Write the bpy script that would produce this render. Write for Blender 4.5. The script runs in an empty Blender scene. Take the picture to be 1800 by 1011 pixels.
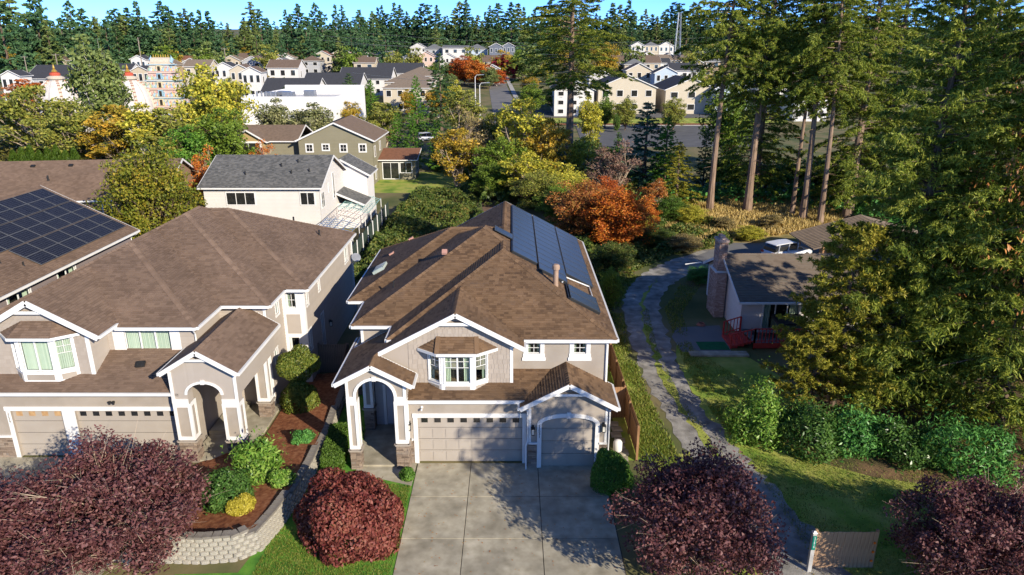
import bpy, math, random
import numpy as np
from mathutils import Vector

scene = bpy.context.scene
COL = scene.collection
random.seed(7)
RNG = np.random.default_rng(11)

# ------------------------------------------------------------------ camera, sky, sun, exposure
CAM_H, FPX = 18.5, 1250.0
PITCH = math.atan((505.5 - 85.0) / FPX)
cam_data = bpy.data.cameras.new('camera')
cam = bpy.data.objects.new('camera', cam_data)
COL.objects.link(cam)
cam.location = (0, 0, CAM_H)
cam.rotation_euler = (math.pi / 2 - PITCH, 0, 0)
cam_data.sensor_width = 36.0
cam_data.lens = 36.0 * FPX / 1800.0
cam_data.clip_start = 0.5
cam_data.clip_end = 6000
scene.camera = cam

SUN_AZ, SUN_EL = math.radians(40.5), math.radians(24.0)     # azimuth to the right of straight behind the camera
SUN_DIR = Vector((math.sin(SUN_AZ) * math.cos(SUN_EL), -math.cos(SUN_AZ) * math.cos(SUN_EL), math.sin(SUN_EL)))
world = bpy.data.worlds.new('World')
scene.world = world
world.use_nodes = True
wn = world.node_tree.nodes
sky = wn.new('ShaderNodeTexSky')
sky.sky_type = 'NISHITA'
sky.sun_disc = False
sky.sun_elevation = SUN_EL
sky.sun_rotation = math.atan2(SUN_DIR.x, SUN_DIR.y)
sky.air_density = 0.5
sky.altitude = 3000
sky.dust_density = 0.0
sky.ozone_density = 8.0
world.node_tree.links.new(sky.outputs[0], wn['Background'].inputs[0])
wn['Background'].inputs[1].default_value = 0.145
sun_data = bpy.data.lights.new('sun', 'SUN')
sun_data.energy = 3.5
sun_data.angle = math.radians(0.5)
sun_data.color = (1.0, 0.9, 0.74)
sun = bpy.data.objects.new('sun', sun_data)
sun.rotation_euler = SUN_DIR.to_track_quat('Z', 'Y').to_euler()
sun.location = SUN_DIR * 100
COL.objects.link(sun)
scene.view_settings.view_transform = 'Standard'
scene.view_settings.look = 'None'
scene.view_settings.exposure = 1.1
scene.view_settings.gamma = 1.0
scene.view_settings.use_curve_mapping = False
scene.cycles.max_bounces = 6
scene.cycles.diffuse_bounces = 3
scene.cycles.transparent_max_bounces = 6

# ------------------------------------------------------------------ places
CS, SN = math.cos(PITCH), math.sin(PITCH)
def _ray(px, py):
    a, b = (px - 900) / FPX, -(py - 505.5) / FPX
    return a, CS + b * SN, -SN + b * CS
def gz(y):                                   # the land rises gently beyond the near streets
    return 0.04 * max(0.0, y - 180.0)
def at(px, py, y):
    r = _ray(px, py); t = y / r[1]
    return (r[0] * t, y, CAM_H + r[2] * t)
def gnd(px, py, z=0.0):
    r = _ray(px, py); t = (z - CAM_H) / r[2]
    return (r[0] * t, r[1] * t, z)

# ------------------------------------------------------------------ materials
MATS = {}
def _ramp(nt, cols):
    r = nt.nodes.new('ShaderNodeValToRGB')
    els = r.color_ramp.elements
    n = len(cols)
    while len(els) < n:
        els.new(0.5)
    for i, c in enumerate(cols):
        els[i].position = i / max(1, n - 1)
        els[i].color = (*c[:3], 1)
    return r
def material(name, cols, rough=0.8, scale=3.0, detail=4.0, bump=0.0, bump_scale=None, metal=0.0, island=0.0, spec=0.3,
             translucent=0.0, stretch=None, contrast=None, blotch=None):
    if name in MATS:
        return MATS[name]
    m = bpy.data.materials.new(name); m.use_nodes = True
    nt = m.node_tree; L = nt.links
    p = nt.nodes['Principled BSDF']
    p.inputs['Roughness'].default_value = rough
    p.inputs['Metallic'].default_value = metal
    p.inputs['Specular IOR Level'].default_value = spec
    if not isinstance(cols[0], (tuple, list)):
        cols = [cols]
    col_out = None
    if len(cols) == 1:
        cols = [tuple(v * 0.93 for v in cols[0]), tuple(min(1, v * 1.06) for v in cols[0])]
    tc = nt.nodes.new('ShaderNodeTexCoord')
    vec = tc.outputs['Object']
    if stretch:
        mp = nt.nodes.new('ShaderNodeMapping'); mp.inputs['Scale'].default_value = stretch
        L.new(vec, mp.inputs[0]); vec = mp.outputs[0]
    nz = nt.nodes.new('ShaderNodeTexNoise')
    nz.inputs['Scale'].default_value = scale; nz.inputs['Detail'].default_value = detail
    L.new(vec, nz.inputs['Vector'])
    mr = nt.nodes.new('ShaderNodeMapRange')
    lo, hi = contrast or (0.3, 0.7)
    mr.inputs['From Min'].default_value = lo; mr.inputs['From Max'].default_value = hi
    L.new(nz.outputs['Fac'], mr.inputs['Value'])
    fac = mr.outputs['Result']
    if island > 0:
        g = nt.nodes.new('ShaderNodeNewGeometry')
        mx = nt.nodes.new('ShaderNodeMix'); mx.data_type = 'FLOAT'
        mx.inputs[0].default_value = island
        L.new(fac, mx.inputs[2]); L.new(g.outputs['Random Per Island'], mx.inputs[3])
        fac = mx.outputs[0]
    r = _ramp(nt, cols)
    L.new(fac, r.inputs['Fac'])
    if blotch:                                   # large stains and wear: (scale, darkest, lightest)
        n3 = nt.nodes.new('ShaderNodeTexNoise'); n3.inputs['Scale'].default_value = blotch[0]; n3.inputs['Detail'].default_value = 5
        L.new(tc.outputs['Object'], n3.inputs['Vector'])
        m3 = nt.nodes.new('ShaderNodeMapRange'); m3.inputs['From Min'].default_value = .35; m3.inputs['From Max'].default_value = .65
        m3.inputs['To Min'].default_value = blotch[1]; m3.inputs['To Max'].default_value = blotch[2]
        L.new(n3.outputs['Fac'], m3.inputs['Value'])
        vm = nt.nodes.new('ShaderNodeVectorMath'); vm.operation = 'SCALE'
        L.new(r.outputs['Color'], vm.inputs[0]); L.new(m3.outputs[0], vm.inputs['Scale']); L.new(vm.outputs[0], p.inputs['Base Color'])
    else:
        L.new(r.outputs['Color'], p.inputs['Base Color'])
    if bump > 0:
        b = nt.nodes.new('ShaderNodeBump'); b.inputs['Strength'].default_value = bump
        n2 = nt.nodes.new('ShaderNodeTexNoise'); n2.inputs['Scale'].default_value = bump_scale or scale * 4
        n2.inputs['Detail'].default_value = 4
        L.new(vec, n2.inputs['Vector'])
        b.inputs['Distance'].default_value = 0.05
        L.new(n2.outputs['Fac'], b.inputs['Height']); L.new(b.outputs['Normal'], p.inputs['Normal'])
    if translucent > 0:
        t = nt.nodes.new('ShaderNodeBsdfTranslucent'); mx = nt.nodes.new('ShaderNodeMixShader')
        mx.inputs[0].default_value = translucent
        L.new(r.outputs['Color'], t.inputs['Color'])
        L.new(p.outputs[0], mx.inputs[1]); L.new(t.outputs[0], mx.inputs[2])
        L.new(mx.outputs[0], nt.nodes['Material Output'].inputs['Surface'])
    MATS[name] = m
    return m
def leaf(name, cols, island=0.75, scale=0.5, rough=0.5, translucent=0.3):
    return material(name, cols, rough=rough, scale=scale, detail=3, island=island, spec=0.25, translucent=translucent)
def glass_mat():
    if 'window_glass' in MATS:
        return MATS['window_glass']
    m = bpy.data.materials.new('window_glass'); m.use_nodes = True
    nt = m.node_tree; L = nt.links
    nt.nodes.remove(nt.nodes['Principled BSDF'])
    tr = nt.nodes.new('ShaderNodeBsdfTransparent'); tr.inputs[0].default_value = (0.82, 0.9, 0.86, 1)
    gl = nt.nodes.new('ShaderNodeBsdfGlossy'); gl.inputs['Roughness'].default_value = 0.03
    gl.inputs[0].default_value = (0.9, 0.95, 1, 1)
    lw = nt.nodes.new('ShaderNodeLayerWeight'); lw.inputs[0].default_value = .5
    pw = nt.nodes.new('ShaderNodeMath'); pw.operation = 'POWER'; pw.inputs[1].default_value = 3
    ma = nt.nodes.new('ShaderNodeMath'); ma.operation = 'MULTIPLY_ADD'; ma.inputs[1].default_value = .6; ma.inputs[2].default_value = .06
    L.new(lw.outputs['Facing'], pw.inputs[0]); L.new(pw.outputs[0], ma.inputs[0])
    mx = nt.nodes.new('ShaderNodeMixShader')
    L.new(ma.outputs[0], mx.inputs[0]); L.new(tr.outputs[0], mx.inputs[1]); L.new(gl.outputs[0], mx.inputs[2])
    L.new(mx.outputs[0], nt.nodes['Material Output'].inputs['Surface'])
    MATS['window_glass'] = m
    return m
GLASS = glass_mat()
WHITE = material('white_trim_paint', [(0.661, 0.652, 0.625), (0.731, 0.723, 0.705)], rough=0.5, scale=1.5)
BEIGE = material('beige_stucco', [(0.312, 0.269, 0.222), (0.351, 0.304, 0.254)], rough=0.9, scale=1.2, bump=0.15, bump_scale=40, blotch=(.6, .93, 1.04))
BEIGE2 = material('warm_beige_siding', [(0.347, 0.302, 0.258), (0.396, 0.347, 0.299)], rough=0.8, scale=2, island=0.5)
SHAKE = material('beige_shake_siding', [(0.319, 0.272, 0.227), (0.375, 0.323, 0.272)], rough=0.85, scale=2, island=0.8)
DOORM = material('garage_door_paint', [(0.351, 0.307, 0.259), (0.383, 0.339, 0.287)], rough=0.55, scale=1.5)
ROOF1 = material('brown_roof_shingle', [(0.0748, 0.044, 0.0264), (0.136, 0.081, 0.044), (0.194, 0.119, 0.066), (0.123, 0.0792, 0.051)],
                 rough=0.95, scale=0.6, island=0.62, bump=0.4, bump_scale=60, blotch=(.5, .82, 1.12))
ROOF2 = material('taupe_roof_shingle', [(0.133, 0.088, 0.0599), (0.19, 0.128, 0.0899), (0.241, 0.165, 0.115)],
                 rough=0.95, scale=0.5, island=0.6, bump=0.4, bump_scale=60, blotch=(.35, .9, 1.06))
ROOFG = material('grey_roof_shingle', [(0.075, 0.077, 0.076), (0.13, 0.13, 0.125), (0.19, 0.185, 0.175)],
                 rough=0.95, scale=0.8, island=0.8)
ROOFC = material('weathered_brown_shingle', [(0.13, 0.10, 0.075), (0.19, 0.15, 0.115), (0.16, 0.14, 0.11)],
                 rough=0.95, scale=0.7, island=0.5)
DECK = material('roof_deck_board', [(0.08, 0.055, 0.04), (0.11, 0.08, 0.06)], rough=0.95)
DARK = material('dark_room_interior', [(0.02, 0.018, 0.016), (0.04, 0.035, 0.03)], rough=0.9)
CURTAIN = material('pale_curtain', [(0.42, 0.47, 0.36), (0.58, 0.6, 0.5)], rough=0.9, scale=6, stretch=(8, 8, 0.3))
BLIND = material('vertical_blind', [(0.45, 0.5, 0.42), (0.62, 0.63, 0.55)], rough=0.8, island=0.8)
STONE = material('ledge_stone', [(0.10, 0.075, 0.058), (0.22, 0.165, 0.125), (0.32, 0.25, 0.19), (0.18, 0.15, 0.13)],
                 rough=0.9, scale=3, island=0.85, bump=0.4, bump_scale=25)
METAL = material('grey_metal', [(0.32, 0.33, 0.34), (0.42, 0.43, 0.44)], rough=0.4, metal=0.8)
BLACK = material('black_metal', [(0.015, 0.015, 0.016), (0.03, 0.03, 0.03)], rough=0.45)
CEDAR = material('cedar_fence_board', [(0.20, 0.10, 0.048), (0.30, 0.165, 0.08), (0.36, 0.21, 0.11)], rough=0.85, scale=2.5, island=0.0,
                 stretch=(6, 6, 0.6))
OLDWOOD = material('weathered_fence_board', [(0.12, 0.085, 0.06), (0.19, 0.135, 0.095), (0.25, 0.18, 0.12)], rough=0.9, scale=2.5, stretch=(6, 6, 0.6))
GREYWOOD = material('greyed_fence_board', [(0.2, 0.12, 0.07), (0.32, 0.2, 0.12), (0.42, 0.28, 0.17)], rough=0.9, scale=2.5, stretch=(6, 6, 0.6))
BARK = material('bark_brown', [(0.06, 0.042, 0.03), (0.13, 0.09, 0.065), (0.19, 0.14, 0.105)], rough=0.95, scale=2.2, bump=0.6, bump_scale=9, stretch=(2, 2, 0.35))
BARKR = material('bark_reddish_fir', [(0.12, 0.082, 0.056), (0.22, 0.15, 0.105), (0.31, 0.22, 0.155)], rough=0.95, scale=1.6, bump=0.7, bump_scale=7, stretch=(2, 2, 0.3))
BARKP = material('bark_pale_twig', [(0.22, 0.16, 0.11), (0.36, 0.28, 0.2), (0.46, 0.37, 0.27)], rough=0.9, scale=3)
BARKW = material('bark_birch', [(0.4, 0.37, 0.32), (0.6, 0.57, 0.5)], rough=0.9, scale=3)

# ------------------------------------------------------------------ mesh helpers
def set_props(o, label=None, cat=None, group=None, kind=None):
    if label: o['label'] = label
    if cat: o['category'] = cat
    if group: o['group'] = group
    if kind: o['kind'] = kind
    return o
def thing(name, label, cat, loc=(0, 0, 0), rz=0.0, group=None):
    o = bpy.data.objects.new(name, None)
    COL.objects.link(o)
    o.location = loc; o.rotation_euler = (0, 0, rz); o.empty_display_size = 0.3
    return set_props(o, label, cat, group)
def link(name, me, parent=None, loc=None, rot=None, scale=None):
    o = bpy.data.objects.new(name, me)
    COL.objects.link(o)
    if parent is not None: o.parent = parent
    if loc is not None: o.location = loc
    if rot is not None: o.rotation_euler = rot
    if scale is not None: o.scale = scale
    return o
def np_mesh(name, V, F, mat, smooth=False):
    """V (n,3) floats, F (m,k) ints with k fixed"""
    V = np.asarray(V, dtype=np.float32); F = np.asarray(F, dtype=np.int32)
    me = bpy.data.meshes.new(name)
    k = F.shape[1]; m = F.shape[0]
    me.vertices.add(len(V)); me.vertices.foreach_set('co', V.ravel())
    me.loops.add(m * k); me.loops.foreach_set('vertex_index', F.ravel())
    me.polygons.add(m)
    me.polygons.foreach_set('loop_start', np.arange(0, m * k, k, dtype=np.int32))
    me.polygons.foreach_set('loop_total', np.full(m, k, dtype=np.int32))
    if smooth:
        me.polygons.foreach_set('use_smooth', np.ones(m, dtype=bool))
    if mat: me.materials.append(mat)
    me.update(calc_edges=True)
    me.validate()
    return me
class MB:
    def __init__(s): s.v = []; s.f = []
    def poly(s, pts):
        n = len(s.v); s.v += [tuple(p) for p in pts]; s.f.append(tuple(range(n, n + len(pts)))); return s
    def box(s, x0, x1, y0, y1, z0, z1):
        n = len(s.v)
        s.v += [(x0, y0, z0), (x1, y0, z0), (x1, y1, z0), (x0, y1, z0), (x0, y0, z1), (x1, y0, z1), (x1, y1, z1), (x0, y1, z1)]
        s.f += [tuple(n + i for i in q) for q in ((0, 3, 2, 1), (4, 5, 6, 7), (0, 1, 5, 4), (1, 2, 6, 5), (2, 3, 7, 6), (3, 0, 4, 7))]
        return s
    def hexa(s, p):          # 8 points, bottom ring then top ring
        n = len(s.v); s.v += [tuple(q) for q in p]
        s.f += [tuple(n + i for i in q) for q in ((0, 3, 2, 1), (4, 5, 6, 7), (0, 1, 5, 4), (1, 2, 6, 5), (2, 3, 7, 6), (3, 0, 4, 7))]
        return s
    def bar(s, a, b, w, h, up=(0, 0, 1)):      # rectangular bar from a to b
        a, b, up = Vector(a), Vector(b), Vector(up)
        d = (b - a).normalized()
        side = d.cross(up)
        if side.length < 1e-4: side = d.cross(Vector((1, 0, 0)))
        side.normalize(); u2 = side.cross(d).normalized()
        sx, sy = side * (w / 2), u2 * (h / 2)
        return s.hexa([a - sx - sy, b - sx - sy, b + sx - sy, a + sx - sy, a - sx + sy, b - sx + sy, b + sx + sy, a + sx + sy])
    def tube(s, pts, rad, n=6, cap=True):
        pts = [Vector(p) for p in pts]
        if not isinstance(rad, (list, tuple)): rad = [rad] * len(pts)
        base = len(s.v)
        for i, p in enumerate(pts):
            d = (pts[min(i + 1, len(pts) - 1)] - pts[max(i - 1, 0)]).normalized()
            a = d.cross(Vector((0, 0, 1)))
            if a.length < 1e-3: a = Vector((1, 0, 0))
            a.normalize(); b = d.cross(a)
            for k in range(n):
                t = 2 * math.pi * k / n
                s.v.append(tuple(p + (a * math.cos(t) + b * math.sin(t)) * rad[i]))
        for i in range(len(pts) - 1):
            for k in range(n):
                k2 = (k + 1) % n
                s.f.append((base + i * n + k, base + i * n + k2, base + (i + 1) * n + k2, base + (i + 1) * n + k))
        if cap:
            s.f.append(tuple(base + (len(pts) - 1) * n + k for k in range(n)))
            s.f.append(tuple(base + k for k in reversed(range(n))))
        return s
    def lathe(s, prof, c=(0, 0, 0), n=16):      # prof [(r,z)]
        base = len(s.v)
        for r, z in prof:
            for k in range(n):
                t = 2 * math.pi * k / n
                s.v.append((c[0] + r * math.cos(t), c[1] + r * math.sin(t), c[2] + z))
        for i in range(len(prof) - 1):
            for k in range(n):
                k2 = (k + 1) % n
                s.f.append((base + i * n + k, base + i * n + k2, base + (i + 1) * n + k2, base + (i + 1) * n + k))
        s.f.append(tuple(base + (len(prof) - 1) * n + k for k in range(n)))
        return s
    def prism(s, pts, off):                      # planar polygon pushed along off
        n = len(s.v); m = len(pts); off = Vector(off)
        s.v += [tuple(p) for p in pts] + [tuple(Vector(p) + off) for p in pts]
        s.f.append(tuple(range(n, n + m))); s.f.append(tuple(reversed(range(n + m, n + 2 * m))))
        for i in range(m):
            j = (i + 1) % m
            s.f.append((n + i, n + m + i, n + m + j, n + j))
        return s
    def mesh(s, name, mat, smooth=False):
        me = bpy.data.meshes.new(name)
        me.from_pydata(s.v, [], s.f)
        if mat: me.materials.append(mat)
        if smooth:
            for p in me.polygons: p.use_smooth = True
        me.update()
        return me
    def build(s, name, mat, parent=None, smooth=False, kind=None):
        o = link(name, s.mesh(name, mat, smooth), parent)
        if kind: o['kind'] = kind
        return o
def copy_tree(o, parent=None):
    c = o.copy(); COL.objects.link(c); c.parent = parent
    for ch in list(o.children): copy_tree(ch, c)
    return c
# ------------------------------------------------------------------ roofs (union of equal-pitch planes, every shingle a tab of its own)
def _clip(poly, a, b, c):
    out = []
    n = len(poly)
    for i in range(n):
        p, q = poly[i], poly[(i + 1) % n]
        dp, dq = a * p[0] + b * p[1] + c, a * q[0] + b * q[1] + c
        if dp >= 0: out.append(p)
        if (dp > 0 and dq < 0) or (dp < 0 and dq > 0):
            t = dp / (dp - dq)
            out.append((p[0] + t * (q[0] - p[0]), p[1] + t * (q[1] - p[1])))
    return out
def _area(p):
    return 0.5 * sum(p[i][0] * p[(i + 1) % len(p)][1] - p[(i + 1) % len(p)][0] * p[i][1] for i in range(len(p)))
def rect(x0, x1, y0, y1): return [(x0, y0), (x1, y0), (x1, y1), (x0, y1)]
def hip(x0, x1, y0, y1, ez, t, back=True, front=True, left=True, right=True):
    pl = []
    if left: pl.append((t, 0, ez - t * x0))
    if right: pl.append((-t, 0, ez + t * x1))
    if front: pl.append((0, t, ez - t * y0))
    if back: pl.append((0, -t, ez + t * y1))
    return dict(foot=rect(x0, x1, y0, y1), planes=pl)
def _edges(foot):
    r = []
    for i in range(len(foot)):
        p, q = foot[i], foot[(i + 1) % len(foot)]
        dx, dy = q[0] - p[0], q[1] - p[1]
        r.append((-dy, dx, dy * p[0] - dx * p[1]))
    return r
def roof_pieces(parts):
    res = []
    for i, A in enumerate(parts):
        for k, (a, b, c) in enumerate(A['planes']):
            reg = list(A['foot'])
            for m, (a2, b2, c2) in enumerate(A['planes']):
                if m != k: reg = _clip(reg, a2 - a, b2 - b, c2 - c)
                if len(reg) < 3: break
            if len(reg) < 3: continue
            todo = [reg]
            for j, B in enumerate(parts):
                if j == i: continue
                eps = -1e-4 if j < i else 1e-4
                hps = _edges(B['foot']) + [(a2 - a, b2 - b, c2 - c - eps) for a2, b2, c2 in B['planes']]
                nxt = []
                for p in todo:
                    rest = p
                    for h in hps:
                        o = _clip(rest, -h[0], -h[1], -h[2])
                        if len(o) >= 3 and abs(_area(o)) > 1e-3: nxt.append(o)
                        rest = _clip(rest, *h)
                        if len(rest) < 3: break
                todo = nxt
            for p in todo:
                if abs(_area(p)) > 4e-3: res.append((p, (a, b, c)))
    return res
def _inside(poly, x, y, tol=0.0):
    for i in range(len(poly)):
        p, q = poly[i], poly[(i + 1) % len(poly)]
        if (q[0] - p[0]) * (y - p[1]) - (q[1] - p[1]) * (x - p[0]) < -tol: return False
    return True
def shingle_tabs(mb, poly, plane, e=0.14, wmin=0.16, wmax=0.36, lift=0.026):
    a, b, c = plane
    t = math.hypot(a, b)
    gx, gy = a / t, b / t
    ux, uy = -gy, gx
    k = math.sqrt(1 + t * t)
    uv = [(x * ux + y * uy, (x * gx + y * gy) * k) for x, y in poly]
    if _area(uv) < 0: uv.reverse()
    v0 = min(p[1] for p in uv); v1 = max(p[1] for p in uv)
    nz = 1 / k
    nx, ny = -a * nz, -b * nz
    def P(u, v, h):
        s = v / k
        x, y = u * ux + s * gx, u * uy + s * gy
        return (x + nx * h, y + ny * h, a * x + b * y + c + nz * h)
    j = math.floor(v0 / e)
    while j * e < v1:
        lo, hi = j * e, (j + 1) * e
        strip = _clip(_clip(uv, 0, 1, -lo), 0, -1, hi)
        if len(strip) >= 3:
            us = [p[0] for p in strip]
            umin, umax = min(us), max(us)
            rr = random.Random(j * 7919 + int(plane[2] * 100))
            u = math.floor(umin / 6) * 6 - rr.random()
            while u < umax:
                w = rr.uniform(wmin, wmax)
                if u + w > umin:
                    pc = _clip(_clip(strip, 1, 0, -u), -1, 0, u + w)
                    if len(pc) >= 3:
                        pts = [P(p[0], p[1], 0.004 + lift * (1 - (p[1] - lo) / e)) for p in pc]
                        mb.poly(pts)
                        low = [p for p in pc if p[1] < lo + 1e-4]
                        if len(low) == 2:
                            n = len(mb.v); 
                            base = n - len(pc)
                            ids = [base + i for i, p in enumerate(pc) if p[1] < lo + 1e-4]
                            mb.v += [P(low[0][0], lo, 0), P(low[1][0], lo, 0)]
                            mb.f.append((ids[1], ids[0], n, n + 1))
                u += w
        j += 1
def make_roof(house, parts, mat, trim=WHITE, fascia_h=0.2, tabs=True, e=0.14, name='roof', cap_mat=None, wmin=0.16, wmax=0.36):
    pieces = roof_pieces(parts)
    pieces = [(p if _area(p) > 0 else p[::-1], pl) for p, pl in pieces]
    dm, sm, cm, fm = MB(), MB(), MB(), []
    Z = lambda pl, x, y: pl[0] * x + pl[1] * y + pl[2]
    for p, pl in pieces:
        dm.prism([(x, y, Z(pl, x, y)) for x, y in p], (0, 0, -0.15))
        if tabs: shingle_tabs(sm, p, pl, e=e, wmin=wmin, wmax=wmax)
    ro = dm.build(name, DECK if tabs else mat, house)
    for ia, (p, pl) in enumerate(pieces):
        for i in range(len(p)):
            q0, q1 = Vector(p[i]), Vector(p[(i + 1) % len(p)])
            L = (q1 - q0).length
            if L < 0.02: continue
            d = (q1 - q0) / L
            out = Vector((d.y, -d.x))
            ns = max(1, int(L / 0.4))
            cls = []
            for s in range(ns):
                m = q0 + d * (L * (s + 0.5) / ns)
                o = m + out * 0.05; w = m - out * 0.05
                kind = 'free'
                for ib, (pb, plb) in enumerate(pieces):
                    if ib == ia or not _inside(pb, o.x, o.y, 1e-3): continue
                    if abs(Z(plb, m.x, m.y) - Z(pl, m.x, m.y)) > 0.05: continue
                    same = abs(plb[0] - pl[0]) + abs(plb[1] - pl[1]) < 1e-4
                    if same: kind = 'none'
                    else:
                        convex = Z(plb, w.x, w.y) > Z(pl, w.x, w.y)
                        kind = 'cap' if (convex and ia < ib) else 'none'
                    break
                cls.append(kind)
            s = 0
            while s < ns:
                e2 = s
                while e2 + 1 < ns and cls[e2 + 1] == cls[s]: e2 += 1
                a0, a1 = q0 + d * (L * s / ns), q0 + d * (L * (e2 + 1) / ns)
                A = Vector((a0.x, a0.y, Z(pl, a0.x, a0.y))); B = Vector((a1.x, a1.y, Z(pl, a1.x, a1.y)))
                if cls[s] == 'free':
                    o3 = Vector((out.x, out.y, 0))
                    eave = abs(A.z - B.z) < 0.02
                    up = Vector((0, 0, 1))
                    if eave:
                        fm.append((A + o3 * 0.05 - up * 0.075, B + o3 * 0.05 - up * 0.075, 0.1, 0.14, 'gutter'))
                    else:
                        fm.append((A + o3 * 0.022 - up * (fascia_h / 2 - 0.01), B + o3 * 0.022 - up * (fascia_h / 2 - 0.01), 0.05, fascia_h, 'rake_board'))
                elif cls[s] == 'cap' and tabs:
                    n1 = Vector((-pl[0], -pl[1], 1)).normalized()
                    D = (B - A); LL = D.length; D.normalize()
                    up = Vector((0, 0, 1))
                    side = D.cross(up).normalized()
                    nc = max(1, int(LL / 0.22))
                    zc = lambda pt: max(min(Z(x[1], pt.x, pt.y) for x in ((p, pl),)), -99)
                    for q in range(nc):
                        c0 = A + D * (LL * q / nc); c1 = A + D * (LL * (q + 1) / nc)
                        W = 0.15
                        def dn(pt, sg):
                            e3 = pt + side * (W * sg)
                            # lie on the lower of the surrounding roof planes
                            zs = [Z(x[1], e3.x, e3.y) for x in pieces if _inside(x[0], e3.x, e3.y, 1e-3) and abs(Z(x[1], e3.x, e3.y) - pt.z) < 0.2]
                            z = max(zs) if zs else e3.z - W * 0.4
                            return Vector((e3.x, e3.y, z))
                        h0, h1 = up * 0.055, up * 0.032
                        l0, r0, l1, r1 = dn(c0, -1), dn(c0, 1), dn(c1, -1), dn(c1, 1)
                        n = len(cm.v)
                        cm.v += [tuple(v) for v in (l0 + up * .04, c0 + h0, r0 + up * .04, l1 + up * .025, c1 + h1, r1 + up * .025, l0, r0)]
                        cm.f += [(n, n + 1, n + 4, n + 3), (n + 1, n + 2, n + 5, n + 4), (n, n + 6, n + 7, n + 2, n + 1)]
                s = e2 + 1
    if sm.f: sm.build('shingles', mat, ro, kind='stuff')
    if cm.f: cm.build('ridge_caps', cap_mat or mat, ro, kind='stuff')
    for A, B, w, h, nm in fm:
        if (A - B).length > 0.05:
            MB().bar(A, B, w, h).build(nm, trim, ro)
    return ro

# ------------------------------------------------------------------ walls, windows, doors
def lettering(name, body, size, mat, parent, loc, rot, space=1.0, align='CENTER'):
    cu = bpy.data.curves.new(name, 'FONT'); cu.body = body; cu.size = size; cu.align_x = align; cu.space_line = space; cu.extrude = .004
    tmp = bpy.data.objects.new(name + '_source', cu); COL.objects.link(tmp)
    bpy.context.view_layer.update()
    me = bpy.data.meshes.new_from_object(tmp.evaluated_get(bpy.context.evaluated_depsgraph_get()))
    bpy.data.objects.remove(tmp); me.materials.clear(); me.materials.append(mat)
    return link(name, me, parent, loc, rot)
class Wall:
    """p0 to p1 as seen from outside, left to right"""
    def __init__(s, p0, p1):
        s.p0 = Vector(p0); d = Vector(p1) - s.p0
        s.L = d.length; s.d = d / s.L; s.n = Vector((s.d.y, -s.d.x))
    def P(s, u, z, o=0.0):
        q = s.p0 + s.d * u + s.n * o
        return (q.x, q.y, z)
    def block(s, mb, u0, u1, z0, z1, o0, o1):
        return mb.hexa([s.P(u0, z0, o1), s.P(u1, z0, o1), s.P(u1, z0, o0), s.P(u0, z0, o0),
                        s.P(u0, z1, o1), s.P(u1, z1, o1), s.P(u1, z1, o0), s.P(u0, z1, o0)])
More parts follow.
